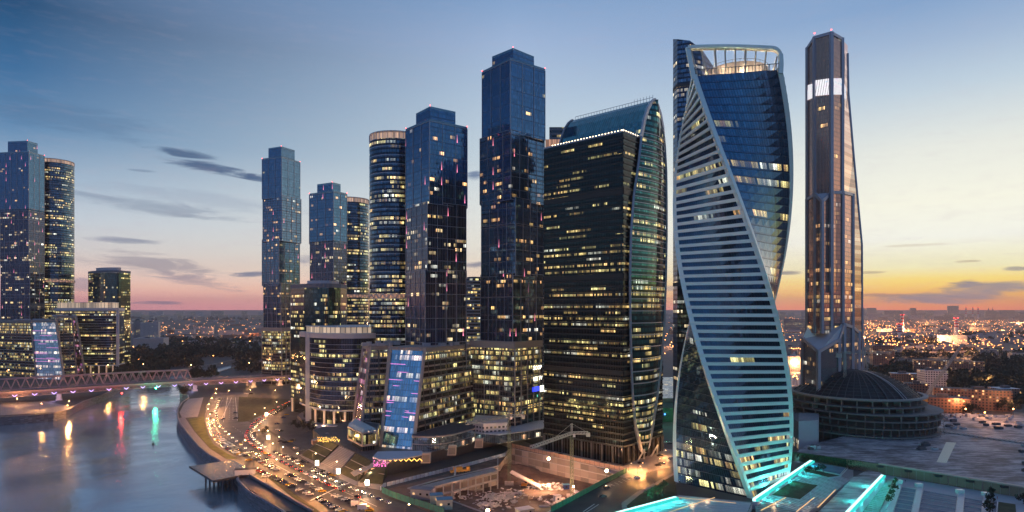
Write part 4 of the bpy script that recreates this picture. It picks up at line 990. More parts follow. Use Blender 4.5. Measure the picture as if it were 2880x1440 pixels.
# ------------------------------------------------------------------ bridges
def off(pts, d):
    o = []
    for i, p in enumerate(pts):
        a, b = pts[max(0, i-1)], pts[min(len(pts)-1, i+1)]; t = (b-a); t.z = 0; t.normalize(); o.append(p+Vector((-t.y, t.x, 0))*d)
    return o
def resample(pts, step):
    out_, acc = [pts[0].copy()], 0.
    for a, b in zip(pts, pts[1:]):
        L = (b-a).length; s = step-acc
        while s <= L: out_.append(a.lerp(b, s/L)); s += step
        acc = L-(s-step)
    return out_
deck = [G(-120,1108,14), G(0,1101,14), G(180,1090,14), G(420,1075,14), G(545,1069,14), G(680,1062,14), G(850,1051,14)]
def bridge(name, label, dist, width, truss):
    ln = resample(off(deck, dist), 9.); c = ln[len(ln)//2]
    T = thing(name, label, 'bridge', (c.x, c.y, WZ)); L_, R_ = off(ln, width/2), off(ln, -width/2)
    b = MB()
    for i in range(len(ln)-1): b.poly([R_[i], R_[i+1], L_[i+1], L_[i]])
    b.obj('deck', M['asphalt'], T)
    b = MB()
    for S_ in (L_, R_):
        for p, q in zip(S_, S_[1:]): b.bar(p-Vector((0,0,1.1)), q-Vector((0,0,1.1)), .8, 2.4)
    b.obj('edge_girder', M['steel'], T)
    b = MB()
    for S_ in (L_, R_):
        for p, q in zip(S_, S_[1:]): b.bar(p+Vector((0,0,1.1)), q+Vector((0,0,1.1)), .15); b.bar(p, p+Vector((0,0,1.1)), .15)
    b.obj('railing', M['steel'], T)
    b = MB(); v = MB()
    for S_ in (off(ln, width/2-2), off(ln, -width/2+2)):
        for i, (p, q) in enumerate(zip(S_, S_[1:])):
            up = Vector((0,0,-2.4)); lo = Vector((0,0,-6.2)); m = (p+q)/2
            b.bar(p+up, m+lo, .7); b.bar(m+lo, q+up, .7)
            if i: b.bar(pm+lo, m+lo, .6)
            pm = m
            if S_[0].y < ln[0].y and i % 2: v.bar(m+lo+(p-m)*.5+Vector((0,-.6,2.)), m+lo+Vector((0,-.6,0)), .5); v.bar(m+lo+(q-m)*.5+Vector((0,-.6,2.)), m+lo+Vector((0,-.6,0)), .5)
    b.obj('lower_truss', M['steel'], T)
    if not truss: v.obj('violet_strut_lights', M['lamp_violet'], T, kind='stuff')
    if truss:
        k = max(i for i in range(len(ln)) if 1440+F*ln[i].x/ln[i].y < 540)
        for side in (L_, R_):
            b = MB(); S_ = side[:k+1]; U = Vector((0,0,12))
            for i in range(0, len(S_)-1):
                p, q = S_[i], S_[i+1]; m = (p+q)/2+U
                b.bar(p, m, .8, .9); b.bar(m, q, .8, .9)
                if i: b.bar(pm, m, 1.2, 1.3)
                pm = m
            b.obj('truss_side', M['steel'], T)
        b = MB()
        for i in range(k): a, c = (L_[i]+L_[i+1])/2+Vector((0,0,12)), (R_[i]+R_[i+1])/2+Vector((0,0,12)); b.bar(a, c, .6)
        b.obj('top_bracing', M['steel'], T)
    for px in (168, 538, 705, 784):
        p = min(ln, key=lambda q: abs(1440+F*q.x/q.y-px)); n = (ln[1]-ln[0]).normalized()
        b = MB(); zb_ = WZ-2 if px < 600 else 0
        pl = lambda s: [(p.x+n.x*a*s-n.y*w, p.y+n.y*a*s+n.x*w) for a, w in ((-2.4,-width/2+2),(2.4,-width/2+2),(2.4,width/2-2),(-2.4,width/2-2))]
        b.prism(pl(1.3), zb_, 2); b.prism(pl(.8), 2, 7.6, pt=pl(1.1)); b.obj('pier', M['pier_conc'], T)
        if not truss: 
            point('pier_light', (p.x-n.y*0+2, p.y-width/2-5, 3), (.6,.45,1) if px < 600 else (1,.5,.2), 2600 if px < 600 else 9000, .6, T)
M['pier_conc'] = plain('pale_pier_concrete', (.42,.38,.36), .7, 0, .2, .3)
bridge('road_bridge', 'long low road bridge with violet lit struts crossing the river', 0, 16, False)
bridge('rail_bridge', 'pink lit railway bridge with steel trusses behind the road bridge', 21, 11, True)
# underside and deck are lit by sodium lamps
def street_lamp():
    T = thing('street_lamp', 'orange street lamp beside the river road', 'street lamp', (0,0,0), 0, 'street lamps of the river road')
    b = MB(); b.tube((0,0,0), (0,0,9.6), .14, .08, 6); b.tube((0,0,9.6), (1.6,0,10), .07, .06, 5); b.obj('pole', M['steel_dark'], T)
    b = MB(); b.ball((1.8,0,9.95), .4, 8, 5, sq=.5); b.obj('lamp_head', M['lamp_orange'], T)
    return T
lamp0 = street_lamp(); lamp_used = [False]
lampdata_o = bpy.data.lights.new('sodium_light', 'POINT'); lampdata_o.color = (1,.42,.12); lampdata_o.shadow_soft_size = .5; lampdata_o.energy = 10500
lampdata_w = bpy.data.lights.new('pale_light', 'POINT'); lampdata_w.color = (1,.78,.52); lampdata_w.shadow_soft_size = .5; lampdata_w.energy = 900
lampdata_s = bpy.data.lights.new('low_light', 'POINT'); lampdata_s.color = (1,.62,.34); lampdata_s.shadow_soft_size = .4; lampdata_s.energy = 900
def put_lamp(px, py, label, white=False, z=10., power=1., rz=0, group=None, zb=0.):
    p = G(px, py, z)
    if not lamp_used[0]: c = lamp0; lamp_used[0] = True; c.location = (p.x, p.y, zb); c['label'] = label
    else:
        c = copy_tree(lamp0, (p.x, p.y, zb), rz, label, group, {'lamp_head': M['lamp_low']} if z < 6 else {'lamp_head': M['lamp_white']} if white else None)
    if z != 10.: c.scale = (1, 1, (z-zb)/10.)
    l = bpy.data.objects.new('lamp_light', lampdata_s if z < 6 else lampdata_w if white else lampdata_o); COL.objects.link(l); l.parent = c
    l.location = (1.8, 0, 9.0)
    return c
pts = [(605,1094),(602,1106),(591,1120),(582,1137),(580,1150),(585,1165),(595,1181),(611,1199),(638,1220),(682,1238),(712,1276),(750,1310)]
for i, q in enumerate(pts): put_lamp(*q, f'orange street lamp, {nth(i+1)} from the bridge along the river road')
pts = [(773,1130),(739,1147),(712,1165),(750,1164),(722,1210),(747,1211),(778,1228),(760,1247),(789,1257),(829,1275),(880,1275),(939,1298),(1005,1320),(1018,1356),(1009,1382),(1140,1418),(875,1340),(905,1352),(726,1259),(770,1292)]
for i, q in enumerate(pts): put_lamp(*q, f'pale street lamp, {nth(i+1)} along the ring road from the far end', True, group='pale street lamps of the ring road')
put_lamp(534,1026,'tall orange lamp on the bridge deck above the river pier', z=30., zb=13.5); put_lamp(698,1020,'tall orange lamp on the bridge above the road', z=30., zb=13.5)
for i, q in enumerate([(20,1040),(110,1036),(200,1031),(300,1026),(400,1024),(620,1022)]): put_lamp(*q, f'added tall lamp brightening the bridge deck, {nth(i+1)} from the left', z=26., zb=13.5)  # extra lamps put in so the bridge steel is lit more warmly
for i, q in enumerate([(44,1121),(112,1135),(190,1128),(185,1140),(640,1098),(700,1096),(770,1098)]): put_lamp(*q, f'orange lamp, {nth(i+1)} from the left below the bridge deck', z=7)
for i, q in enumerate([(1800,1302),(1793,1311),(1865,1266),(1768,1303),(1848,1290)]): put_lamp(*q, f'small lamp, {nth(i+1)} on the paved forecourt of the black tower', True, z=5)
def adpanel(px, py, i):
    p = G(px, py, 5); T = thing('advertising_panel', f'bright blank advertising panel, {nth(i)} from the far end of the ring road', 'advertising panel', (p.x,p.y,0), 0, 'lit advertising panels')
    MB().tube((p.x,p.y,0), (p.x,p.y,3.4), .2).obj('post', M['steel_dark'], T)
    MB().box((p.x,p.y,5), (2.6,.4,3.6)).obj('frame', M['steel_dark'], T); MB().box((p.x,p.y-.22,5), (2.4,.06,3.4)).obj('lit_face', M['ad_white'], T)
    point('panel_light', (p.x,p.y-2,4.5), (1,.85,.6), 1200, .6, T)
for i, q in enumerate([(749,1165),(755,1230),(892,1302),(952,1325),(1033,1357)]): adpanel(*q, i+1)

# ------------------------------------------------------------------ cars
def car_model():
    T = thing('parked_car', 'car', 'car', (0,0,0))
    prof = [(-2.25,.35),(-2.25,.85),(-2.1,.98),(-1.55,1.02),(-1.0,1.42),(.45,1.45),(1.15,1.0),(2.0,.86),(2.25,.65),(2.25,.35)]
    b = MB(); w = .88
    for s in (-1, 1):
        q = [(x_, s*(w if z_ < 1.03 else w*.8), z_) for x_, z_ in prof]; b.poly(q if s < 0 else q[::-1])
    for (x0, z0), (x1, z1) in zip(prof, prof[1:]+prof[:1]):
        w0, w1 = (w if z0 < 1.03 else w*.8), (w if z1 < 1.03 else w*.8); b.poly([(x0,-w0,z0),(x0,w0,z0),(x1,w1,z1),(x1,-w1,z1)])
    b.obj('body', M['car_white'], T)
    b = MB(); g_ = .012
    b.poly([(-1.5,-.74,1.05+g_),(-1.05,-.66,1.40+g_),(-1.05,.66,1.40+g_),(-1.5,.74,1.05+g_)]); b.poly([(.5,-.66,1.43+g_),(1.12,-.78,1.03+g_),(1.12,.78,1.03+g_),(.5,.66,1.43+g_)])
    for s in (-1, 1): b.poly([(-1.4,s*.895,1.03),(1.05,s*.895,1.03),(.42,s*.72,1.41),(-.98,s*.72,1.41)][::s])
    b.obj('windows', M['carglass'], T)
    for x_ in (-1.4, 1.4):
        for s in (-1, 1): MB().tube((x_, s*.72, .33), (x_, s*.92, .33), .33, n=10).obj('wheel', M['tyre'], T)
    return T
car0 = car_model(); cu = [False]; NC = [0]
COLW = ['white']*5+['silver']*4+['black']*4+['grey']*3+['dark blue','blue','red','yellow']
def put_car(P, rz, colr, label, group, lights=0, name=None, zb=.08):
    if not cu[0]: c = car0; cu[0] = True; c.location = (P.x, P.y, zb); c.rotation_euler.z = rz; c['label'] = label; c['group'] = group
    else: c = copy_tree(car0, (P.x, P.y, zb), rz, label, group)
    if name: c.name = name
    for ch in c.children:
        if ch.name.startswith('body'): ch.material_slots[0].link = 'OBJECT'; ch.material_slots[0].material = M['car_'+colr]
    if lights:
        for s in (-1, 1):
            for kind, x_, mt in (('headlight', 2.2, 'lamp_head'), ('tail_light', -2.22, 'lamp_tail')):
                key = kind+str(s)
                if key not in M: M[key] = MB().ball((x_, s*.62, .68), .13, 6, 4).mesh(kind, M[mt])
                o = bpy.data.objects.new(kind, M[key]); COL.objects.link(o); o.parent = c
        if lights > 1:
            key = 'beam'
            if key not in M: l = bpy.data.lights.new('beam', 'SPOT'); l.color = (1,.82,.55); l.energy = 700; l.spot_size = R(70); l.shadow_soft_size = .2; M[key] = l
            o = bpy.data.objects.new('headlight_beam', M[key]); COL.objects.link(o); o.parent = c; o.location = (2.4,0,.7); o.rotation_euler = (0, R(-84), 0)
            if 'tailglow' not in M: l = bpy.data.lights.new('tailglow', 'POINT'); l.color = (1,.06,.03); l.energy = 160; l.shadow_soft_size = .3; M['tailglow'] = l
            o = bpy.data.objects.new('tail_glow', M['tailglow']); COL.objects.link(o); o.parent = c; o.location = (-3.2,0,.8)
    c.scale = (1.06,)*3 if random.random() < .3 else (1,1,1)
    NC[0] += 1; return c
def row(path, spacing, rowname, start, heading=None, colors=None, skip=.04, jit=.15):
    P = resample([G(*q) for q in path], spacing); k = 0
    for i, p in enumerate(P):
        if random.random() < skip: continue
        k += 1; a, b = P[max(0, i-1)], P[min(len(P)-1, i+1)]; t = b-a
        rz = math.atan2(t.y, t.x)+R(90)+random.uniform(-.05, .05) if heading is None else heading+random.uniform(-.05, .05)
        if random.random() < .3: rz += math.pi
        c = random.choice(colors or COLW)
        put_car(p+Vector((random.uniform(-jit,jit), random.uniform(-jit,jit), 0)), rz, c, f'{c} parked car, {nth(k)} from {start} of {rowname}', 'cars in '+rowname)
bright = ['white']*6+['silver']*5+['grey']*2+['black','yellow','red']
row([(586,1176),(589,1198),(600,1224),(616,1246),(640,1263),(668,1277),(704,1288)], 3.1, 'the curved verge row', 'the far end', colors=bright)
row([(594,1180),(598,1200),(611,1222),(628,1241),(652,1257),(680,1270),(700,1277)], 3.4, 'the outer curved verge row', 'the far end', colors=bright, skip=.15)
row([(718,1291),(780,1325)], 4.2, 'the river terrace row', 'the far end', heading=R(12))
row([(722,1322),(748,1337)], 4.4, 'the row behind the white kiosk', 'the kiosk', heading=R(12))
row([(768,1344),(826,1372)], 4.0, 'the riverside path row', 'the kiosk side', heading=R(14))
row([(843,1380),(878,1396)], 4.2, 'the row before the crossing', 'the far end', heading=R(14))
row([(810,1336),(872,1366)], 3.9, 'the middle parking row', 'the far end', heading=R(10))
row([(880,1372),(915,1388)], 4.0, 'the short middle row', 'the far end', heading=R(10))
row([(898,1406),(950,1434),(975,1448)], 3.7, 'the riverside row below', 'the crossing', heading=R(14))
row([(942,1396),(985,1413),(1040,1438)], 3.7, 'the outer row below', 'the crossing', heading=R(10))
row([(803,1284),(868,1307)], 4.0, 'the row below the stairs', 'the far end', heading=R(-35))
row([(886,1320),(948,1344)], 4.0, 'the row by the panels', 'the far end', heading=R(-35))
sc = [(790,1243,.2),(803,1246,.3),(815,1244,0),(824,1240,.2),(713,1215,.8),(720,1214,.7),(782,1210,.3),(790,1214,.4),(779,1194,.1),(797,1176,.5),(806,1168,.4),(833,1262,.3),(846,1268,.3),(662,1163,.1),(664,1178,.1),(627,1180,1.4),(594,1163,.2),(592,1178,1.2),(618,1124,1.3),(611,1123,1.3),(694,1108,0),(706,1109,0),(820,1116,0),(760,1306,.1),(700,1296,.2),(747,1342,.2)]
for i, (a, b_, rz) in enumerate(sc):
    c = random.choice(COLW); put_car(G(a, b_), rz, c, f'{c} car standing apart, {nth(i+1)} of the loose cars by the ring road', 'loose cars by the ring road')
sc = [(1575,1280,.2),(1697,1304,-.3),(1792,1346,.5),(1705,1373,.5),(1696,1399,.5),(1851,1311,.2),(1862,1306,.2),(1888,1292,.5),(1885,1249,.1),(1871,1247,.1),(1856,1284,.3),(1803,1305,.3)]
for i, (a, b_, rz) in enumerate(sc):
    c = random.choice(['black','grey','black','silver','white']); put_car(G(a, b_), rz, c, f'{c} car, {nth(i+1)} of those by the black tower', 'cars by the black tower')
# cars under way on the ring road, lamps lit
lane = {}
for ln, (path, hd, lab) in enumerate([([(815,1130),(776,1150),(740,1172),(712,1192),(697,1212),(690,1226),(696,1240),(715,1258),(745,1276),(790,1300),(850,1330),(930,1370),(1010,1402)], 1, 'inbound lane'), ([(822,1136),(790,1152),(757,1172),(727,1194),(712,1210),(706,1224),(712,1236),(730,1251),(762,1269),(806,1291),(866,1321),(946,1358),(1030,1393),(1100,1420)], 0, 'outbound lane')]):
    Pq = resample([G(*q) for q in path], 8.5)
    for k, p in enumerate(Pq):
        if random.random() < .12: continue
        d = Pq[min(k+1, len(Pq)-1)]-Pq[max(k-1, 0)]; rz = math.atan2(d.y, d.x)+(0 if hd == 0 else math.pi); c = random.choice(COLW)
        if hd: put_car(p, rz, c, f'{c} oncoming car with headlights, {nth(k+1)} from the far end of the ring road', 'cars driving on the ring road', 1, 'moving_car')
        else: put_car(p, rz, c, f'{c} departing car with red tail lights, {nth(k+1)} from the far end of the ring road', 'cars driving on the ring road', 1, 'moving_car')
for k, p in enumerate(resample([G(618,1128), G(606,1160), G(612,1190), G(640,1222), G(690,1262), G(760,1300)], 16.)):
    c = random.choice(COLW); put_car(p, R(-60 if k > 5 else -85), c, f'{c} car driving on the river road, {nth(k+1)} from the bridge', 'cars driving on the river road', 1, 'moving_car')
def van(px, py, rz, label):
    p = G(px, py); T = thing('delivery_van', label, 'van', (p.x,p.y,.1), rz)
    Q = Vector((math.cos(rz), math.sin(rz), 0)); N = Vector((-Q.y, Q.x, 0)); U = Vector((0,0,1))
    MB().box(p+U*1.75-Q*.7, (4.6,2,2.5), ax=(Q,N,U)).obj('cargo_box', M['car_white'], T); MB().box(p+U*1.1+Q*2.4, (1.7,1.9,1.5), ax=(Q,N,U)).obj('cab', M['car_white'], T)
    MB().box(p+U*1.5+Q*2.6, (1.4,1.94,.6), ax=(Q,N,U)).obj('windows', M['carglass'], T)
    for x_ in (-1.8, 2.2):
        for s in (-1, 1): MB().tube(p+Q*x_+N*s*.8+U*.4, p+Q*x_+N*s*1.02+U*.4, .42, n=10).obj('wheel', M['tyre'], T)
van(1003,1424,R(8),'white box van parked in the outer row below the crossing'); van(1022,1434,R(8),'white minibus van parked next to the box van')

# ------------------------------------------------------------------ river terrace and kiosk, buoy
T = thing('river_terrace', 'wet boarded terrace on piles reaching over the river', 'pier', (*G(620,1330)[:2], WZ))
tp = [G(533,1312,1.5), G(655,1294,1.5), G(692,1313,1.5), G(696,1334,1.5), G(600,1353,1.5)]
MB().prism([(p.x,p.y) for p in tp][::1] if area([(p.x,p.y) for p in tp]) > 0 else [(p.x,p.y) for p in tp][::-1], .5, 1.6, bot=True).obj('deck', M['deck_wet'] if 'deck_wet' in M else M['paving'], T)
b = MB(); 
for i in range(17): 
    a, c = tp[0].lerp(tp[4], i/16), tp[1].lerp(tp[3], i/16); b.bar(a+Vector((0,0,.18)), c+Vector((0,0,.18)), .35, .06)
b.obj('board_strips', M['stone'], T)
b = MB()
for i in range(5):
    for j in range(3):
        p = tp[0].lerp(tp[4], .15+.8*i/4).lerp(tp[1].lerp(tp[3], .15+.8*i/4), .3+.3*j); b.tube((p.x,p.y,WZ-2), (p.x,p.y,.5), .6)
b.obj('piles', M['concrete_dark'], T, kind='stuff')
b = MB(); [b.bar(p+Vector((0,0,-.3)), q+Vector((0,0,-.3)), .5, 1.4) for p, q in ((tp[0],tp[4]),(tp[4],tp[3]))]; b.obj('edge_beam', M['steel_dark'], T)
kp = G(690,1334,1.6); T = thing('kiosk', 'white flat roofed kiosk on the river terrace', 'kiosk', tuple(kp))
q = Vector((1,.28,0)).normalized(); MB().box(kp+Vector((0,0,1.7)), (12,4,3.4), ax=(q, Vector((-q.y,q.x,0)), Vector((0,0,1)))).obj('walls', M['car_white'], T)
MB().box(kp+Vector((0,0,3.6)), (12.6,4.6,.4), ax=(q, Vector((-q.y,q.x,0)), Vector((0,0,1)))).obj('roof', M['roof_dark'], T)
p = G(431,1250,WZ); T = thing('buoy', 'small dark buoy floating alone on the river', 'buoy', tuple(p)); b = MB(); b.tube(p, p+Vector((0,0,1.2)), 1.1, .9); b.obj('float', M['tyre'], T)
MB().tube(p+Vector((0,0,1.2)), p+Vector((0,0,4)), .35, .1).obj('mast', M['steel_dark'], T)
for px, py, z, key, colr, lab in ((450,1089,9,'lamp_green',(.05,1,.45),'green navigation light under the bridge'),(356,1103,9,'lamp_red',(1,.03,.02),'red navigation light under the bridge left of the green one')):
    p = G(px, py, z)-Vector((0,9,0)); T = thing('navigation_light', lab, 'signal lamp', tuple(p)); MB().ball(p, .8, 8, 6).obj('lens', M[key], T); MB().bar(p+Vector((0,.5,0)), p+Vector((0,4,2)), .3).obj('bracket', M['steel_dark'], T)
    point('signal_glow', p-Vector((0,2,2)), colr, 14000, 1.2, T)
M['far_lamps'] = 1
for i in range(9):
    px, py = 232+i*7, 1126-i*3.4; p = G(px, py, -1.5); MBb = MB().ball(p-Vector((0,.8,0)), .35, 6, 4)
    tag(MBb.obj('quay_lamp', M['lamp_white']), f'small white lamp, {nth(i+1)} from the left on the left bank quay wall', 'quay lamp', 'quay lamps')

# ------------------------------------------------------------------ construction pit
P0 = pit; cb = MB(); fl_ = [(p[0], p[1]) for p in pit]
ii = fl_ if area(fl_) > 0 else fl_[::-1]
bb = MB(); tri_ = geometry.tessellate_polygon([[Vector((*p, 0)) for p in ii]])
for tri in tri_: bb.poly([(*ii[k], PZ) for k in (tri if (Vector(ii[tri[1]])-Vector(ii[tri[0]])).cross(Vector(ii[tri[2]])-Vector(ii[tri[0]])) > 0 else tri[::-1])])
bb.obj('pit_ground', M['mud'], kind='structure')
M['pit_wall'] = facade('pit_wall_panels', bay=7., fl=4.6, glass=(.30,.25,.22), spand=(.33,.28,.25), lit=0, sill=.12, mull=.015, frame=(.16,.14,.13), metal=0., rough=.8, tilt=.02)
T = thing('pit_wall', 'stained concrete retaining wall around the construction pit', 'retaining wall', (*pit[0], PZ)); b = MB(); u = 0
for a, c in zip(ii, ii[1:]+ii[:1]): u = b.wall((*c, PZ-1), (*a, PZ-1), (*a, .5), (*c, .5), u)
b.obj('wall_panels', M['pit_wall'], T); b = MB()
for a, c in zip(ii, ii[1:]+ii[:1]): b.bar((*a, .6), (*c, .6), .9, .5); b.bar(Vector((*a, -4)), Vector((*c, -4)), .9, .6)
b.obj('capping_beam', M['concrete'], T)
# concrete frame along the left side
T = thing('basement_frame', 'open concrete column frame along the left edge of the pit', 'concrete frame', (*G(1300,1350)[:2], PZ))
fa = [G(1150,1382,0), G(1230,1360,0), G(1310,1341,0), G(1398,1319,0)]; b = MB(); S_ = resample(fa, 6.5)
for i, p in enumerate(S_):
    b.box((p.x+1, p.y-3, (PZ+.3)/2), (.9,.9,-PZ+.3)); 
b.obj('columns', M['concrete'], T, kind='stuff')
b = MB()
for z in (-.6, -6):
    for p, q in zip(S_, S_[1:]): b.bar(Vector((p.x+1,p.y-3,z)), Vector((q.x+1,q.y-3,z)), .8, 1.1)
for p, q in zip(S_, S_[1:]): b.poly([(p.x+1.5,p.y-3.5,.1),(q.x+1.5,q.y-3.5,.1),(q.x-2,q.y+4,.1),(p.x-2,p.y+4,.1)])
b.obj('slab_beams', M['concrete'], T)
sheet('site_ground', [(1073,1380),(1240,1338),(1420,1285),(1438,1262),(1400,1313),(1147,1376),(1272,1412),(1348,1440),(1200,1440),(1130,1400)], .14, M['mud'])
# rubble, slabs
rnd = random.Random(11); b = MB()
for k in range(520):
    z = [(1290,1395,60,16),(1400,1402,60,16),(1440,1395,40,14),(1530,1372,70,10),(1560,1410,50,16),(1380,1425,40,10),(1180,1420,20,5)][rnd.choice([0,0,1,1,2,3,4,5])]
    p = G(z[0]+rnd.gauss(0,z[2]*.5), z[1]+rnd.gauss(0,z[3]*.5), PZ); s = rnd.uniform(.6, 3.4)
    if not (1240 < 1440+F*p.x/p.y < 1660): continue
    X = Vector((rnd.uniform(-1,1), rnd.uniform(-1,1), rnd.uniform(-.3,.3))).normalized(); Z = Vector((rnd.uniform(-.4,.4), rnd.uniform(-.4,.4), 1)).normalized(); Y_ = Z.cross(X).normalized(); Z = X.cross(Y_)
    b.box((p.x, p.y, PZ+rnd.uniform(0, 1.6)), (s, s*rnd.uniform(.3,.7), rnd.uniform(.2,.6)), ax=(X, Y_, Z))
b.obj('rubble', M['rubble'], kind='stuff', label='heaps of broken grey concrete slabs on the muddy pit floor', cat='rubble')
for k, (px, py, n, mt) in enumerate([(1500,1405,9,'rust'),(1580,1398,8,'rust'),(1345,1378,7,'concrete'),(1620,1385,7,'pale_panel'),(1420,1420,8,'rust'),(1530,1425,7,'rubble'),(1460,1385,6,'concrete'),(1250,1380,6,'rust')]):
    bb_ = MB(); p = G(px, py, PZ); a_ = rnd.uniform(0, 3.1); X = Vector((math.cos(a_), math.sin(a_), 0)); Y_ = Vector((-X.y, X.x, 0))
    for q in range(n*2): bb_.bar(p+Y_*(q % n-n/2)*.5+Vector((0,0,.2+.35*(q//n)))-X*rnd.uniform(2.4,3.4), p+Y_*(q % n-n/2)*.5+Vector((0,0,.2+.35*(q//n)))+X*rnd.uniform(2.4,3.4), .3)
    bb_.obj('material_stack', M[mt], label=f'{["rusty","rusty","grey","pale","rusty","pale","grey","rusty"][k]} stack of beams on the pit floor, {nth(k+1)} of the scattered stacks', cat='stack', group='building material stacks')
# spoil mounds
def mound(px, py, r, h, lab):
    p = G(px, py, PZ); b = MB(); n = 18; rr2 = random.Random(px)
    prof = [(1,0),(.8,.22),(.55,.55),(.28,.85),(0,1)]; rings = [[(p.x+math.cos(2*math.pi*i/n)*r*k*rr2.uniform(.85,1.15), p.y+math.sin(2*math.pi*i/n)*r*.7*k*rr2.uniform(.85,1.15), PZ+h*z*rr2.uniform(.85,1.1)) for i in range(n)] for k, z in prof]
    for A_, B2 in zip(rings, rings[1:]):
        for i in range(n): b.poly([A_[i], A_[(i+1)%n], B2[(i+1)%n], B2[i]])
    b.obj('earth_mound', M['mud'], label=lab, cat='earth mound')
mound(1395,1350,17,6,'brown earth mound behind the first tower crane'); mound(1440,1325,22,5,'earth mound against the rear pit wall'); mound(1545,1405,9,3,'small rubble mound beside the second crane'); mound(1310,1392,14,2.4,'low dirt mound under the broken slabs')
a, c = G(1437,1322,-1), G(1520,1372,PZ+.5); o = MB().bar(Vector((a.x,a.y,-2)), Vector((c.x,c.y,PZ+1)), 6, .6).obj('site_ramp', M['rubble'], label='long sloping concrete ramp slab going down into the pit', cat='ramp')
# tower cranes
def lattice(b, a, c, w, n, r=.18):
    a, c = Vector(a), Vector(c); Z = (c-a).normalized(); U = Vector((0,0,1)) if abs(Z.z) < .9 else Vector((1,0,0)); X = U.cross(Z).normalized(); Y_ = Z.cross(X)
    co = [X*w/2+Y_*w/2, X*w/2-Y_*w/2, -X*w/2-Y_*w/2, -X*w/2+Y_*w/2]
    for k in co: b.bar(a+k, c+k, r)
    for i in range(n):
        p, q = a.lerp(c, i/n), a.lerp(c, (i+1)/n)
        for j in range(4):
            k, k2 = co[j], co[(j+1) % 4]; b.bar(p+k, p+k2, r*.8); b.bar(p+k, q+k2, r*.8)
def tower_crane(base, z0, ztop, jibA, jibB, label, zj, mat_m='rust'):
    T = thing('tower_crane', label, 'tower crane', (base.x, base.y, z0), 0, 'tower cranes')
    b = MB(); lattice(b, (base.x, base.y, z0+1), (base.x, base.y, zj), 1.8, int((zj-z0)/2.5), .22); b.obj('mast', M['mast_green'], T)
    MB().box((base.x, base.y, z0+.7), (6,6,1.4)).obj('foundation_block', M['concrete'], T)
    b = MB(); lattice(b, jibA, (base.x, base.y, zj), 1.5, 16, .26); b.obj('jib', M['crane_grey'], T)
    b = MB(); lattice(b, (base.x, base.y, zj), jibB, 1.5, 5, .26); cw = Vector(jibB); b.box(cw-Vector((0,0,1.2)), (2.4,2,2.4)); b.obj('counter_jib', M['crane_grey'], T)
    b = MB(); top = Vector((base.x, base.y, ztop)); lattice(b, (base.x, base.y, zj), top, 1., 3, .2); b.bar(top, Vector(jibA).lerp(top, .35)+Vector((0,0,-(ztop-zj)*.62)), .14); b.bar(top, jibB, .14); b.obj('apex', M['crane_grey'], T)
    MB().box((base.x+1.4, base.y-1, zj-1.2), (1.4,1.6,2)).obj('cab', M['car_white'], T)
M['mast_green'] = plain('green_mast_paint', (.10,.13,.08), .6, .2, .3)
p = G(1432,1362,PZ); tower_crane(p, PZ, 39, G(1312,1191,34), G(1472,1168,34), 'tower crane in the pit below the tallest tower, jib pointing at the slanted office', 34)
p = G(1608,1398,PZ); tower_crane(p, PZ, 34, G(1494,1258,28), G(1654,1217,28), 'tower crane in the pit in front of the black glass tower', 28)
# mobile crane
p = G(1294,1331); T = thing('mobile_crane', 'yellow mobile crane at the edge of the pit with its boom lowered into it', 'mobile crane', (p.x,p.y,.2), .35)
Q = Vector((1,.42,0)).normalized(); N = Vector((-Q.y,Q.x,0)); U = Vector((0,0,1))
MB().box(p+U*1.7, (13,2.8,1.2), ax=(Q,N,U)).obj('chassis', M['orange_paint'], T); MB().box(p+U*3.2-Q*1.5, (5.5,2.6,2), ax=(Q,N,U)).obj('superstructure', M['orange_paint'], T); MB().box(p+U*2.9+Q*5.4, (2,2.4,1.8), ax=(Q,N,U)).obj('cab', M['orange_paint'], T)
for k in range(5):
    for s in (-1,1): MB().tube(p+Q*(-5+k*2.5)+N*s*1.2+U*.7, p+Q*(-5+k*2.5)+N*s*1.6+U*.7, .7, n=10).obj('wheel', M['tyre'], T)
b = MB(); q = G(1273,1398,PZ+2); b.bar(p+U*4.2-Q*3, q, 1.1, 1.3); b.obj('boom', M['crane_grey'], T)
# excavator
p = G(1475,1370,PZ); T = thing('excavator', 'orange excavator working beside the concrete ramp', 'excavator', tuple(p)); U = Vector((0,0,1))
for s in (-1,1): MB().box(p+Vector((0,s*1.3,.5)), (4.4,.7,1)).obj('track', M['tyre'], T)
MB().box(p+Vector((-.3,0,1.9)), (3.6,2.6,1.7)).obj('body', M['orange_paint'], T); MB().box(p+Vector((.9,.6,3.1)), (1.5,1.2,1.3)).obj('cab', M['carglass'], T)
b = MB(); b.bar(p+Vector((1.4,0,2)), p+Vector((4.8,0,5)), .6); b.bar(p+Vector((4.8,0,5)), p+Vector((7.4,0,2.4)), .5); b.obj('arm', M['orange_paint'], T); MB().box(p+Vector((7.5,0,1.8)), (1.2,1.2,1.2)).obj('bucket', M['rust'], T)
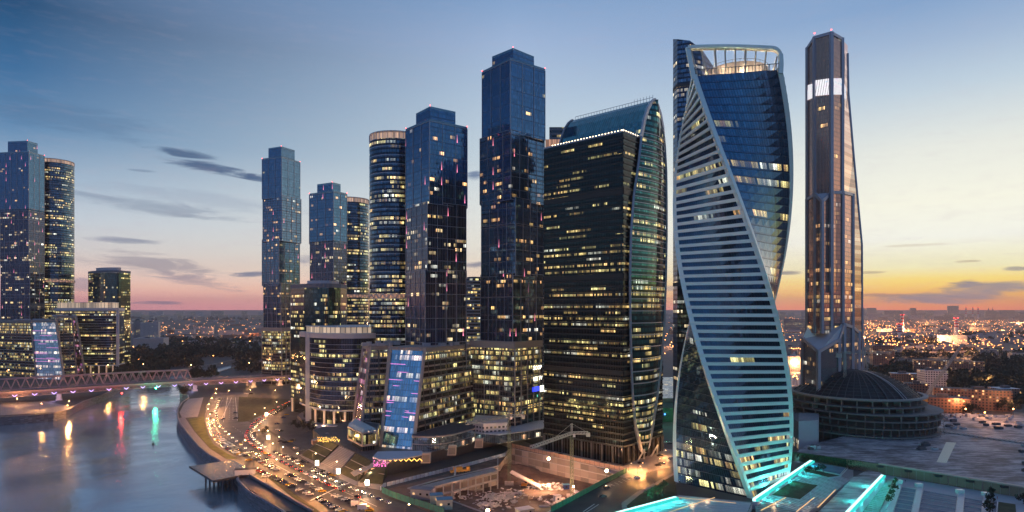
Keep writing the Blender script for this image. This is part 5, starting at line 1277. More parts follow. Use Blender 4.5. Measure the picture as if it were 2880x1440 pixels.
# site cabins
def cabin(px, py, z, L, W_, H, roof, lab, rz=.35, wall='cabin', lit=True):
    p = G(px, py, z); T = thing('site_cabin', lab, 'site cabin', tuple(p), 0, 'site cabins'); Q = Vector((math.cos(rz), math.sin(rz), 0)); N = Vector((-Q.y,Q.x,0)); U = Vector((0,0,1))
    MB().box(p+U*H/2, (L,W_,H), ax=(Q,N,U)).obj('walls', M[wall], T); MB().box(p+U*(H+.15), (L+.5,W_+.5,.3), ax=(Q,N,U)).obj('roof', M[roof], T)
    for k in range(max(1, int(L/3.5))):
        MB().box(p+U*H*.55-N*(W_/2+.03)+Q*((k+.5)*L/max(1, int(L/3.5))-L/2), (1.2,.06,1.1), ax=(Q,N,U)).obj('window', M['warm_strip'] if lit and k == 0 else M['carglass'], T)
cabin(1188,1400,.2,12,6,5.2,'roof_grey','two storey grey site cabin beside the green tarpaulin fence',-.25,'frame_grey')
cabin(1227,1414,.2,6.5,4.5,4.6,'blue_roof','smaller blue roofed cream cabin next to the grey cabin',.2)
cabin(1250,1430,.2,8,5,5.2,'blue_roof','larger blue roofed cream cabin at the corner of the pit',.2)
cabin(1475,1445,PZ,9,6,3,'pale_panel','white roofed cabin on the pit floor at the bottom',.5)
cabin(1567,1412,PZ,4,3,4,'roof_grey','grey container beside the second tower crane',.4,'frame_grey',False); cabin(1592,1375,PZ,4,2.5,3,'blue_roof','blue container on the pit floor left of the second crane mast',.2,'car_blue' if 'car_blue' in M else 'cabin',False)
# fences
def fence(name, pts, h, mt, label, posts=4., panel=True, z=0.1, postmat='steel_dark'):
    P = [G(*q) for q in pts]; T = thing(name, label, 'fence', (P[0].x,P[0].y,z)); b = MB(); u = 0
    for a, c in zip(P, P[1:]):
        b.bar(Vector((a.x,a.y,z+h/2)), Vector((c.x,c.y,z+h/2)), .15, h)
    b.obj('panels', M[mt], T); b = MB()
    for p in resample(P, posts): b.bar((p.x,p.y,z), (p.x,p.y,z+h+.3), .25)
    b.obj('posts', M[postmat], T, kind='stuff')
fence('tarpaulin_fence', [(1074,1386),(1100,1398),(1140,1412),(1190,1428),(1250,1448)], 3.4, 'tent', 'teal tarpaulin fence along the road beside the site cabins')
fence('net_fence', [(1550,1441),(1620,1404),(1700,1361),(1762,1330)], 3.0, 'tarp_green', 'green netted fence between the construction pit and the road')
fence('mesh_fence', [(1440,1259),(1530,1279),(1640,1304),(1756,1328)], 3.0, 'cladwood', 'brown panel fence on top of the rear pit wall')
P_ = resample([G(1072,1378), G(1080,1370), G(1180,1345), G(1290,1318), G(1420,1283)], 3.2)
for i, p in enumerate(P_):
    d = (P_[min(i+1, len(P_)-1)]-P_[max(0, i-1)]).normalized(); b = MB(); b.box((p.x,p.y,1.1), (2.6,.5,2.), ax=(d, Vector((-d.y,d.x,0)), Vector((0,0,1)))); b.box((p.x,p.y,2.2), (2.6,.3,.25), ax=(d, Vector((-d.y,d.x,0)), Vector((0,0,1))))
    b.obj('barrier_block', M['pale_panel'], label=f'pale concrete barrier, {nth(i+1)} from the road end of the line below the dark wall', cat='barrier', group='barriers along the pit')
for i, (px, py, w) in enumerate([(1543,1290,60000),(1706,1324,50000),(1372,1436,45000),(1613,1368,24000)]):
    z = 6 if i < 2 else -3 if i == 3 else -6; p = G(px, py, z); zb_ = .3 if i < 2 else PZ
    T = thing('flood_lamp', ['site floodlight on the pit wall at its left','site floodlight on the pit wall at its right','site floodlight on the pit floor at the bottom','small site lamp on the second crane mast'][i], 'floodlight', (p.x,p.y,zb_), 0, 'site floodlights')
    MB().tube((p.x,p.y,zb_), (p.x,p.y,z-.6), .15).obj('pole', M['steel_dark'], T); MB().ball((p.x,p.y,z), .9 if i < 3 else .5, 8, 6).obj('lamp_head', M['lamp_flood'] if 'lamp_flood' in M else M['lamp_orange'], T)
    point('flood', (p.x-3,p.y-7,-1.5 if i < 2 else z+.5), (1,.50,.26), w, .8, T)

# ------------------------------------------------------------------ plaza, gardens, podium pieces
pz = [(1402,1224),(1240,1267),(1090,1306),(1050,1298),(1000,1272),(955,1250),(905,1232),(880,1208),(960,1188),(1100,1150),(1402,1130)]
Pp = [G(*q, zP) for q in pz]; Pl = [(p.x,p.y) for p in Pp]; Pl = Pl if area(Pl) > 0 else Pl[::-1]
T = thing('plaza_podium', 'raised dark plaza with a black retaining wall above the pit road', 'podium', (*G(1150,1260,zP)[:2], 0))
MB().prism(Pl, -1, zP, 0, 1).obj('retaining_wall', [M['dark_wall'], M['paving_dark'] if 'paving_dark' in M else M['roof_grey']], T)
wl = [G(1402,1226,zP), G(1240,1269,zP), G(1090,1308,zP)]; b = MB(); [b.bar(a+Vector((0,0,.5)), c+Vector((0,0,.5)), .5, 1.) for a, c in zip(wl, wl[1:])]; b.obj('parapet', M['dark_wall'], T)
def slope(name, t4, b4, mt, label, cat, extra=None, kind=None, zt_=zP, zb_=.2):
    a, c = G(*t4[0], zt_), G(*t4[1], zt_); d, e = G(*b4[0], zb_), G(*b4[1], zb_)
    m = MB(); m.poly([d, e, c, a]); m.poly([(d.x,d.y,-1),(e.x,e.y,-1),e,d]); m.poly([(e.x,e.y,-1),(c.x,c.y,-1),c,e]); m.poly([(a.x,a.y,-1),(d.x,d.y,-1),d,a])
    o = m.obj(name, mt); tag(o, label, cat, kind=kind)
    if extra:
        m = MB()
        for k in range(1, extra): s = k/extra; m.bar(a.lerp(d, s)+Vector((0,0,.1)), c.lerp(e, s)+Vector((0,0,.1)), .5 if extra < 6 else .12, .25)
        m.obj('retaining_edges' if extra < 6 else 'step_edges', M['stone'], o)
    return o
slope('garden_lawn', [(905,1233),(952,1252)], [(848,1280),(896,1303)], M['grass'], 'left sloping lawn with stone edges beside the broad stairs', 'lawn', 3)
slope('outdoor_stairs', [(955,1253),(998,1273)], [(900,1305),(950,1328)], M['paving'], 'broad pale outdoor stairs between two sloping lawns', 'stairs', 16)
slope('garden_lawn', [(1001,1275),(1046,1298)], [(953,1330),(1004,1354)], M['grass'], 'right sloping lawn with stone edges beside the broad stairs', 'lawn', 3)
slope('garden_lawn', [(1052,1300),(1088,1308)], [(1010,1357),(1075,1362)], M['grass'], 'dark lawn below the canopy and black wall', 'lawn', 2)
sheet('garden_path', [(840,1280),(850,1278),(1006,1353),(1074,1364),(1070,1378),(1000,1366),(930,1335)], .16, M['paving'])
# wedge shaped kiosk pavilions on the slope
for k, (px, py, lab) in enumerate([(1040,1335,'wooden wedge shaped stair pavilion beside the lower lawn'),(905,1245,'wooden wedge pavilion at the top of the left lawn')]):
    p = G(px, py, 1.5); T = thing('wedge_pavilion', lab, 'pavilion', (p.x,p.y,1), 0, 'wedge pavilions'); s = 1. if k == 0 else .7
    pl = [(p.x-9*s,p.y-3*s),(p.x+7*s,p.y+6*s),(p.x+3*s,p.y+13*s),(p.x-13*s,p.y+4*s)]
    m = MB(); m.prism(pl, 0, [1.2,8,8,2] if k == 0 else [3,7,8,3], 0, 1); m.obj('walls', [M['cladwood'], M['roof_grey']], T)
    MB().box((p.x+3*s,p.y+1.5*s,4), (5*s,.3,2.6), rz=.5).obj('lit_opening', M['warm_strip'], T); point('pavilion_light', (p.x+1,p.y-4,4), (1,.7,.4), 1400, .5, T)
# curved glazed podium
T = thing('curved_podium', 'low curving glass podium at the foot of the slanted office', 'podium building', (*g2(1250,470), zP))
fr = curve(pp([(1160,446),(1200,443),(1250,447),(1295,459),(1334,474)])); bk = pp([(1336,498),(1240,492),(1168,470)]); pl = fr+bk; pl = pl if area(pl) > 0 else pl[::-1]
MB().prism(pl, zP, 16.5, 0, 1).obj('glazing', [M['podium_glass'], M['roof_dark']], T); MB().prism(inset(pl, -.5), 16.5, 17.6, 0, 1, bot=True).obj('cornice', [M['stone'], M['roof_dark']], T)
b = MB(); [b.bar(Vector((*p, 11.8))+Vector((0,-.3,0)), Vector((*q, 11.8))+Vector((0,-.3,0)), .4) for p, q in zip(fr, fr[1:])]; b.obj('transom', M['stone'], T)
T = thing('terraced_annex', 'pale terraced annex with ribbon windows between podium and tallest tower', 'annex building', (*g2(1420,490), zP))
a1 = pp([(1338,478),(1405,470),(1530,496),(1530,530),(1340,505)]); MB().prism(a1, zP, 13, 0, 1).obj('lower_storey', [M['podium_glass'], M['roof_grey']], T)
a2 = pp([(1330,484),(1360,476),(1426,482),(1432,505),(1340,515)]); MB().prism(a2, 13, 19.5, 0, 1).obj('upper_storey', [M['white_wall'], M['roof_grey']], T); MB().prism(inset(a2,-.6), 19.5, 20.6, bot=True).obj('roof_edge', M['pale_panel'], T)
MB().prism(inset(a1,-.5), 13, 13.8, bot=True).obj('terrace_slab', M['pale_panel'], T)
for i, (px, py) in enumerate([(1197,1302),(1270,1280),(1346,1259)]):
    p = G(px, py, zP); T = thing('vent_tower', f'leaning concrete ventilation tower, {nth(i+1)} from the left on the plaza edge', 'ventilation tower', tuple(p), 0, 'leaning ventilation towers')
    pl = [(p.x-3,p.y-1.5),(p.x+3,p.y-1),(p.x+3,p.y+3.5),(p.x-3,p.y+3)]; pt = [(p.x-2,p.y-1),(p.x+3.2,p.y-.6),(p.x+3.2,p.y+3),(p.x-2,p.y+2.6)]
    MB().prism(pl, zP, zP+6.4, pt=pt).obj('shaft', M['vent_conc'] if 'vent_conc' in M else M['concrete'], T)
    b = MB(); [b.bar((p.x-1.9,p.y-1.6+.03*k,zP+1+k*.5), (p.x+2.6,p.y-1.3+.03*k,zP+1+k*.5), .12, .2) for k in range(9)]; b.obj('louvres', M['steel_dark'], T)
# canopy and string lights
T = thing('canopy', 'flat dark canopy along the foot of the slanted office', 'canopy', (*G(1110,1285,zP)[:2], zP))
cp = [G(1048,1285,11), G(1062,1270,11), G(1185,1268,11), G(1195,1278,11), G(1130,1290,11), G(1070,1293,11)]; q = [(p.x,p.y) for p in cp]; q = q if area(q) > 0 else q[::-1]
MB().prism(q, 10.4, 11.1, bot=True).obj('roof_slab', M['pale_panel'], T); b = MB()
for px, py in ((1065,1300),(1105,1302),(1150,1294)): p = G(px, py, zP); b.bar((p.x,p.y+3,zP), (p.x,p.y+3,10.5), .4)
b.obj('posts', M['steel_dark'], T, kind='stuff')
b = MB(); z_ = [G(1075+i*7.5, 1297 if i % 2 else 1290, 9.2) for i in range(16)]
for p, q in zip(z_, z_[1:]): b.bar(p, q, .28)
b.obj('string_lights', M['string_lights'], label='zigzag string of warm lights under the canopy edge', cat='string lights')
b = MB(); rnd = random.Random(5)
for k in range(60): p = G(rnd.uniform(1050,1085), rnd.uniform(1288,1312), zP+rnd.uniform(.8,2.4)); b.ball(p, .28, 5, 3)
o = b.obj('party_lights', M['pink_lights'], label='cluster of small pink lights on the terrace below the canopy', cat='lights', kind='stuff')
b = MB()
for k in range(110): p = G(rnd.uniform(893,955), rnd.uniform(1229,1243), zP+rnd.uniform(1,3)); b.ball(p, .26, 5, 3)
b.obj('fairy_lights', M['string_lights'], label='mass of orange fairy lights over the cafe terrace beside the pavilion', cat='lights', kind='stuff')
p = G(1090,1290,9); point('terrace_glow', (p.x,p.y-3,9.5), (1,.3,.4), 2500, 1); p = G(925,1236,10); point('cafe_glow', (p.x,p.y,10.5), (1,.45,.15), 3500, 1)
# glazed pavilion
T = thing('glass_pavilion', 'yellow lit glazed pavilion with sawtooth glass roof left of the blue end wall', 'pavilion', (*G(1020,1275,zP)[:2], zP))
pl = pp([(979,466),(1019,441),(1060,447),(1066,478),(1000,492)]); MB().prism(pl, 11.5, 20, 0, 1, bot=True).obj('glazed_hall', [M['pav_lit'], M['roof_dark']], T)
MB().prism(inset(pl, 3), zP, 11.5).obj('entrance_glazing', [M['lobby']], T); b = MB(); q = [Vector((*p, 0)) for p in pl]
for p, r_ in zip(q, q[1:]+q[:1]): b.bar(p+Vector((0,0,11.5)), r_+Vector((0,0,11.5)), .8, 1.3); b.bar(p+Vector((0,0,20)), r_+Vector((0,0,20)), .8, .8)
for p in q: b.bar(p+Vector((0,0,11)), p+Vector((0,0,20.3)), .9)
b.obj('hall_frame', M['stone'], T); b = MB()
A_, B2, C2, D2 = q[0], q[1], q[2], q[4]
for k in range(4):
    s0, s1 = k/4, (k+1)/4; f0, f1 = B2.lerp(C2, s0), B2.lerp(C2, s1); g0, g1 = A_.lerp(D2, s0), A_.lerp(D2, s1); m0, m1 = (f0+f1)/2+Vector((0,0,22.6)), (g0+g1)/2+Vector((0,0,22.6)); z2 = Vector((0,0,20.3))
    b.poly([f0+z2, m0, m1, g0+z2]); b.poly([m0, f1+z2, g1+z2, m1]); b.poly([f0+z2, f1+z2, m0])
b.obj('sawtooth_roof', M['roof_glazed'], T)
T = thing('plinth', 'low dark terrace plinth under the columned office', 'plinth', (*g2(970,575), 0)); pl = pp([(836,618),(862,575),(910,556),(970,550),(1040,556),(1110,575),(1112,640),(860,660)]); MB().prism(pl, -1, 3, 0, 1).obj('terrace', [M['dark_wall'], M['paving']], T)
for i in range(9):
    p = Vector((*g2(880+i*25, 552), 4)); point('column_light', (p.x, 554+4, 4.6), (1,.60,.32), 2200, .5, T)
p = G(912,1212); T = thing('round_pavilion', 'low round pavilion with pale roof in front of the columned office', 'pavilion', (p.x,p.y,0)); MB().tube((p.x,p.y,0), (p.x,p.y,4), 9, n=28).obj('walls', M['stone'], T); MB().tube((p.x,p.y,4), (p.x,p.y,4.4), 9.4, n=28).obj('roof', M['pale_panel'], T)
p = G(935,1222); T = thing('small_kiosk', 'pale box kiosk right of the round pavilion', 'kiosk', (p.x,p.y,0)); MB().box((p.x,p.y,3.5), (7,5,7)).obj('walls', M['stone'], T); MB().box((p.x,p.y,7.2), (7.6,5.6,.4)).obj('roof', M['pale_panel'], T)
# media screen lettering on the podium glass, right face of the tallest tower's podium
_pd = boxplan(1323,1447,1532,502); _n, _r = Vector((*_pd[0],0)), Vector((*_pd[1],0)); _d = (_r-_n).normalized(); _o = Vector((_d.y,-_d.x,0))*1.0
T = thing('media_screen', 'broken white and blue screen lettering on the podium glass beside the black tower', 'screen', tuple(_r))
_L = (_r-_n).length
for k, (txt, z, sz, mt, u) in enumerate([('ЭOOP', 56, 4.6, 'ad_white', .56), ('102 TV', 47, 4.8, 'ad_white', .56)]):
    cu_ = bpy.data.curves.new('lettering', 'FONT'); cu_.body = txt; cu_.size = sz; cu_.extrude = .05; cu_.materials.append(M[mt]); tmp = bpy.data.objects.new('lettering', cu_); COL.objects.link(tmp); me_ = bpy.data.meshes.new_from_object(tmp); bpy.data.objects.remove(tmp); o = bpy.data.objects.new('lettering', me_); COL.objects.link(o)
    p = _n+_d*_L*u+_o; o.location = (p.x, p.y, z); o.rotation_euler = (R(90), 0, math.atan2(_d.y, _d.x)); o.parent = T; o.matrix_parent_inverse = T.matrix_basis.inverted()
b = MB(); p = _n+_d*_L*.56+_o*.6; q = _n+_d*_L*.8+_o*.6; b.wall((p.x,p.y,38),(q.x,q.y,38),(q.x,q.y,42),(p.x,p.y,42)); b.obj('blue_panel', M['screen_blue'], T)
b = MB(); p = q; q = _n+_d*_L*.98+_o*.6; b.wall((p.x,p.y,37),(q.x,q.y,37),(q.x,q.y,42),(p.x,p.y,42)); b.obj('white_panel', M['ad_white'], T)
# ------------------------------------------------------------------ right foreground: terraces, light bars, mall roof
m_, t_ = mat('slatted_roof'); pos = t_.n('ShaderNodeNewGeometry').outputs['Position']; sx = t_.n('ShaderNodeSeparateXYZ', {0: pos}).outputs
k_ = t_.m('FRACT', t_.m('DIVIDE', t_.m('ADD', t_.m('MULTIPLY', sx[0], .42), t_.m('MULTIPLY', sx[1], 1.0)), 3.4))
n_ = t_.noise(pos, .25, 4); c_ = t_.mix(t_.m('LESS_THAN', k_, .34), (.10,.12,.14), (.34,.36,.38)); c_ = t_.mix(t_.m('MULTIPLY', n_, .45), c_, (.10,.11,.12))
b_ = t_.n('ShaderNodeBsdfPrincipled', {'Base Color': c_, 'Roughness': .45}); out(t_, b_.outputs[0]); M['slats'] = m_
m_, t_ = mat('mall_roof_membrane'); pos = t_.n('ShaderNodeNewGeometry').outputs['Position']
n_ = t_.noise(t_.n('ShaderNodeVectorMath', {0: pos, 1: (.35,1.,1.)}, operation='MULTIPLY').outputs[0], .25, 5, .7); n2_ = t_.noise(pos, .035, 4, .6)
c_ = t_.ramp(t_.m('ADD', t_.m('MULTIPLY', n_, .6), t_.m('MULTIPLY', n2_, .4)), [(.42,(.07,.068,.08)),(.5,(.20,.195,.22)),(.58,(.40,.385,.41))])
b_ = t_.n('ShaderNodeBsdfPrincipled', {'Base Color': c_, 'Roughness': .7}); out(t_, b_.outputs[0]); M['membrane'] = m_
def slab(name, pts, z0, z1, mt, label, cat, mt2=None, par=None):
    P = [G(*q, z1) for q in pts]; q = [(p.x,p.y) for p in P]; q = q if area(q) > 0 else q[::-1]
    o = MB().prism(q, z0, z1, 0, 1).obj(name, [M[mt2 or mt], M[mt]], par)
    return o if par else tag(o, label, cat)
def lightbar(a, b, z, w, label, z0=0., wall=3.0):
    A, B = G(*a, z), G(*b, z); T = thing('light_bar', label, 'light bar', tuple((A+B)/2-Vector((0,0,z-z0))), 0, 'glowing light bars')
    d = (B-A).normalized(); n = Vector((-d.y, d.x, 0)); n = n if n.x > 0 else -n; U = Vector((0,0,1)); L = (B-A).length
    MB().box((A+B)/2, (L, w, w*.8), ax=(d, n, d.cross(n))).obj('glowing_top', M['teal_tube'], T)
    MB().box((A+B)/2+n*(w*.85), (L, w*.7, w*.7), ax=(d, n, d.cross(n))).obj('teal_edge', M['teal_side'], T)
    MB().box((A+B)/2+n*.4-U*(z-z0)/2-U*.6, (L, w*1.6, z-z0-.2), ax=(d, n, d.cross(n))).obj('parapet_wall', M['pale_panel'], T)
    for i in range(5):
        p = A.lerp(B, .1+.2*i); point('teal_glow', p+n*3.5+U*1.5, (.05,.9,.82), 4800, .8, T).visible_glossy = False
        if i % 2: point('teal_glow', p-n*3.5+U*1.5, (.05,.9,.82), 8500 if 'foot of' in label else 4500, .8, T).visible_glossy = False
lightbar((2282,1297), (2121,1406), 5, 1.7, 'long glowing white and teal light bar running from the foot of the twisted tower')
lightbar((2482,1338), (2380,1446), 6, 1.5, 'second glowing teal light bar on the pale roof at the bottom right')
lightbar((1901,1400), (1722,1448), 4, 1.7, 'glowing teal light bar left of the twisted tower base')
slab('front_terrace', [(1906,1392),(2118,1412),(2096,1460),(1700,1466)], -.2, 3.0, 'slats', 'boarded pale terrace in front of the twisted tower', 'terrace', 'pale_panel')
slab('slatted_terrace', [(2122,1412),(2284,1302),(2400,1322),(2400,1345),(2262,1452),(2130,1452)], -.2, 2.4, 'slats', 'slatted dark terrace glowing teal between the two right light bars', 'terrace', 'pale_panel')
slab('long_roof', [(2286,1456),(2400,1342),(2440,1322),(2480,1330),(2480,1340),(2380,1452)], -.2, 5.0, 'membrane', 'long pale roof lying left of the second light bar', 'roof', 'pale_panel')
for nm, lab, A_, B_, C_, D_, z_, n_s in (('roof_slats','pale slats laid across the slatted terrace between the light bars',(2126,1410),(2278,1306),(2264,1448),(2392,1350),2.4,34),('deck_boards','pale boards laid across the front terrace of the twisted tower',(1760,1450),(1912,1394),(2094,1456),(2112,1416),3.0,22)):
    sb = MB(); a0, a1, c0, c1 = G(*A_, z_), G(*B_, z_), G(*C_, z_), G(*D_, z_)
    for i in range(n_s):
        f = (i+.5)/n_s; sb.bar(a0.lerp(a1, f)+Vector((0,0,.14)), c0.lerp(c1, f)+Vector((0,0,.14)), 1.3 if i % 3 else .6, .22)
    sb.obj(nm, M['pale_panel'], label=lab, cat='slats')
slab('planter', [(2262,1308),(2296,1298),(2384,1315),(2362,1338),(2330,1342),(2248,1322)], 2.0, 3.6, 'grass', 'rectangular roof garden planter behind the slatted terrace', 'planter', 'pale_panel')
slab('reflecting_pool', [(2290,1300),(2378,1316),(2362,1334),(2268,1314)], 3.2, 4.4, 'glassroof', 'dark reflecting pool with pale rim in the roof garden', 'pool', 'pale_panel')
slab('planting_bed', [(2168,1392),(2230,1352),(2300,1365),(2250,1404)], 2.2, 2.75, 'grass', 'dark planting bed in the middle of the slatted terrace', 'planting bed', 'pale_panel')
for i, (a, b, z) in enumerate([((1908,1400),(2070,1416),3.1),((1880,1442),(2010,1400),3.1),((2240,1440),(2290,1400),5.2),((2300,1428),(2350,1378),5.2),((2140,1436),(2210,1400),2.6)]):
    p, q = G(*a, z), G(*b, z); MB().bar(p+Vector((0,0,.15)), q+Vector((0,0,.15)), .35, .2).obj('light_strip', M['warm_strip'], label=f'thin warm light strip on the boarded terraces, {nth(i+1)} listed from the tower outwards', cat='light strip', group='warm terrace strips')
    point('strip_glow', (p+q)/2+Vector((0,0,1.6)), (1,.60,.3), 700, .6)
# stairs right of the second bar
slope('outdoor_stairs', [(2482,1345),(2512,1350)], [(2420,1442),(2468,1452)], M['paving'], 'narrow teal lit outdoor stairs right of the second light bar', 'stairs', 22, zt_=2.5, zb_=.3)
# promenade and wall of the mall
sheet('promenade_path', [(2470,1333),(2880,1402),(3000,1425),(3000,1560),(2380,1560),(2470,1360)], .2, M['prom'] if 'prom' in M else M['pale_panel'])
T = thing('mall_building', 'vast flat grey mall roof with brown clad front wall', 'shopping mall', (*G(2700,1290,6)[:2], 0))
rp = [(2471,1305),(2640,1332),(2880,1371),(3060,1402),(3060,1190),(2860,1168),(2640,1162),(2480,1200),(2262,1255),(2240,1272)]
P = [G(*q, 6) for q in rp]; q = [(p.x,p.y) for p in P]; q = q if area(q) > 0 else q[::-1]; MB().prism(q, 0, 6, 0, 1).obj('roof', [M['cladwood'], M['membrane']], T)
wl = [G(2471,1305,6), G(2640,1332,6), G(2880,1371,6), G(3060,1402,6)]; b = MB()
for a, c in zip(wl, wl[1:]): b.bar(a+Vector((0,-.6,.3)), c+Vector((0,-.6,.3)), 2.2, .9)
b.obj('parapet_cap', M['tan_cap'], T); b = MB(); S_ = resample(wl, 4.2)
for p in S_: b.bar((p.x,p.y-.35,0), (p.x,p.y-.35,5.4), .25)
b.obj('wall_fins', M['tan_cap'], T, kind='stuff'); S_ = resample(wl, 16.)
for i, p in enumerate(S_):
    MB().box((p.x,p.y-1.6,4.8), (3.4,2.2,1.1)).obj('wall_canopy', M['steel_dark'], T); MB().ball((p.x+3,p.y-1,2.2), .3, 6, 4).obj('wall_lamp', M['lamp_white'], T)
T = thing('hedge_wall', 'dark green planted wall between the teal terrace and the mall roof', 'hedge', (*G(2350,1300,6)[:2], 0)); a, c = G(2226,1270,6), G(2470,1304,6); b = MB(); rnd = random.Random(8)
b.bar(Vector((a.x,a.y,3)), Vector((c.x,c.y,3)), 1.2, 6.2); b.obj('backing', M['hedge'], T); b = MB()
for k in range(2600):
    s = rnd.random(); p = a.lerp(c, s); p = Vector((p.x, p.y-.7-rnd.random()*.3, rnd.uniform(.2,6.1))); u = Vector((rnd.uniform(-1,1),rnd.uniform(-.5,.5),rnd.uniform(-1,1)))*.45; v = Vector((rnd.uniform(-1,1),rnd.uniform(-.5,.5),rnd.uniform(-1,1)))*.45; b.poly([p-u, p+v, p+u, p-v])
b.obj('leaves', M['leaf_mid'], T)
for i, px in enumerate((2236,2248,2258,2292)): p = G(px, 1292, 1); point('wall_uplight', (p.x,p.y-2.5,2), (.4,.7,1) if i < 2 else (1,.7,.4), 500, .3)
slab('roof_membrane_strip', [(2661,1243),(2689,1245),(2662,1302),(2634,1299)], 6.02, 6.12, 'tan_pale', 'pale yellow strip laid across the mall roof', 'roofing strip')
T = thing('skylight_row', 'long dark skylight trench with pale cross struts on the mall roof', 'skylight', tuple(G(2760,1230,6))); a, c = G(2640,1215,6.1), G(2980,1262,6.1)
b = MB(); w = Vector((0,10,0)); b.poly([a, c, c+w, a+w]); b.obj('glazing', M['roof_dark'], T); b = MB()
for i in range(24): p = a.lerp(c, i/23); b.bar(p+Vector((0,0,.3)), p+w+Vector((1.5,0,.3)), .7, .5)
b.obj('struts', M['pale_panel'], T)
rnd = random.Random(21); k = 0
for (x0, x1, y0, y1, n) in [(2655,2870,1168,1208,34),(2855,2900,1255,1330,7),(2270,2310,1258,1266,4),(2590,2640,1245,1270,6)]:
    for _ in range(n):
        k += 1; px, py = rnd.uniform(x0,x1), rnd.uniform(y0,y1); p = G(px, py, 6); s = Vector((rnd.uniform(2.5,6),rnd.uniform(1.5,3.5),rnd.uniform(1,2.4))); T = thing('rooftop_unit', f'boxy rooftop unit on the mall roof, {nth(k)} of the scattered machines', 'rooftop unit', tuple(p), 0, 'rooftop units')
        MB().box(p+Vector((0,0,s.z/2+.2)), s, rz=.15).obj('casing', M['pale_panel' if rnd.random() < .5 else 'concrete_dark'], T); MB().box(p+Vector((0,0,s.z+.35)), (s.x*.5,s.y*.6,.3), rz=.15).obj('fan_cover', M['steel_dark'], T)
# sunken glass roofs with glazed gangways
def gp_(name, pts, label, z=1.3):
    P = [G(*q, z) for q in pts]; q = [(p.x,p.y) for p in P]; T = thing(name, label, 'glass roof', (q[0][0],q[0][1],0), 0, 'blue glass roofs'); qq = q if area(q) > 0 else q[::-1]; MB().prism(qq, .1, z).obj('glass_panels', M['glassroof'], T)
    b = MB(); A_, B_, C_, D_ = P
    for i in range(1, 6):
        s = i/6; b.bar(A_.lerp(D_, s)+Vector((0,0,.12)), B_.lerp(C_, s)+Vector((0,0,.12)), .28, .2)
    for e, f_ in ((A_,B_),(B_,C_),(C_,D_),(D_,A_)): b.bar(e+Vector((0,0,.12)), f_+Vector((0,0,.12)), .4, .3)
    b.obj('pale_ribs', M['pale_panel'], T)
gp_('glass_roof', [(2533,1370),(2580,1377),(2566,1450),(2513,1441)], 'left and narrowest blue glass roof panel beside the lit trees')
gp_('glass_roof', [(2596,1380),(2698,1398),(2690,1470),(2580,1452)], 'widest blue glass roof panel between the two glazed gangways')
gp_('glass_roof', [(2710,1400),(2764,1409),(2758,1480),(2702,1472)], 'third blue glass roof panel left of the dark clipped trees')
gp_('glass_roof', [(2792,1408),(2806,1411),(2800,1478),(2786,1476)], 'thin blue glass roof strip right of the dark clipped trees')
slab('planting_bed', [(2808,1411),(2856,1418),(2860,1470),(2806,1462)], .1, 1.1, 'grass', 'dark planting bed at the right corner of the promenade', 'planting bed', 'pale_panel')
def gang(a, b, w, label):
    A, B = G(*a, 1.6), G(*b, 1.6); T = thing('glazed_gangway', label, 'gangway', (A.x,A.y,0), 0, 'glazed gangways'); d = (B-A).normalized(); n = Vector((-d.y,d.x,0))
    MB().bar(A, B, w, .5).obj('deck', M['pale_panel'], T); bb = MB()
    for s in (-1, 1):
        bb.bar(A+n*s*w/2+Vector((0,0,1.3)), B+n*s*w/2+Vector((0,0,1.3)), .18)
        for i in range(18): p = A.lerp(B, i/17)+n*s*w/2; bb.bar(p, p+Vector((0,0,1.3)), .12)
    bb.obj('railing', M['frame_grey'], T); MB().box(A+Vector((0,1.2,1.2)), (w*1.2,2.6,2.2)).obj('entrance_box', M['white_band'], T)
gang((2588,1372), (2572,1452), 3., 'glazed gangway left of the widest glass roof'); gang((2704,1390), (2695,1476), 3., 'glazed gangway right of the widest glass roof'); gang((2776,1398), (2768,1480), 2.6, 'glazed gangway beside the dark clipped trees'); gang((2530,1362), (2502,1442), 3.2, 'glazed gangway along the row of lit trees')
# trees
def tree(px, py, h, r, label, z=0., group=None, mt='leaf_mid', cat='tree', name='tree', n=330, stems=1, up=None, vert=1.0):
    p = G(px, py, z); T = thing(name, label, cat, tuple(p), 0, group); rnd = random.Random(int(px*7+py)); b = MB()
    for s in range(stems):
        o = Vector((rnd.uniform(-.5,.5)*stems*.3, rnd.uniform(-.5,.5)*stems*.3, 0)); b.tube(p+o, p+o+Vector((0,0,h*.55)), .05*h**.6+.05, .05, 6)
        for k in range(4): q = p+o+Vector((0,0,h*(.35+.1*k))); b.tube(q, q+Vector((rnd.uniform(-1,1)*r*.6, rnd.uniform(-1,1)*r*.6, h*.2)), .06, .02, 4)
    b.obj('trunk', M['bark'], T); b = MB(); cl = [(Vector((rnd.gauss(0,.45)*r, rnd.gauss(0,.45)*r, h*(.68+rnd.uniform(-.26,.27)*vert))), rnd.uniform(.3,.55)*r) for _ in range(9)]
    for k in range(n):
        c, rr = rnd.choice(cl); d = Vector((rnd.gauss(0,1),rnd.gauss(0,1),rnd.gauss(0,1))).normalized()*rr*rnd.uniform(.5,1.05); q = p+c+d; s = rnd.uniform(.22,.42)*(r/2.5)**.5
        u = Vector((rnd.uniform(-1,1),rnd.uniform(-1,1),rnd.uniform(-1,1))).normalized()*s; v = u.cross(Vector((rnd.uniform(-1,1),rnd.uniform(-1,1),rnd.uniform(-1,1)))).normalized()*s; b.poly([q-u, q+v, q+u, q-v])
    b.obj('crown', M[mt], T)
    if up: point('tree_uplight', p+Vector((.3,-1.4,.8)), (1,.72,.2), up, .3, T)
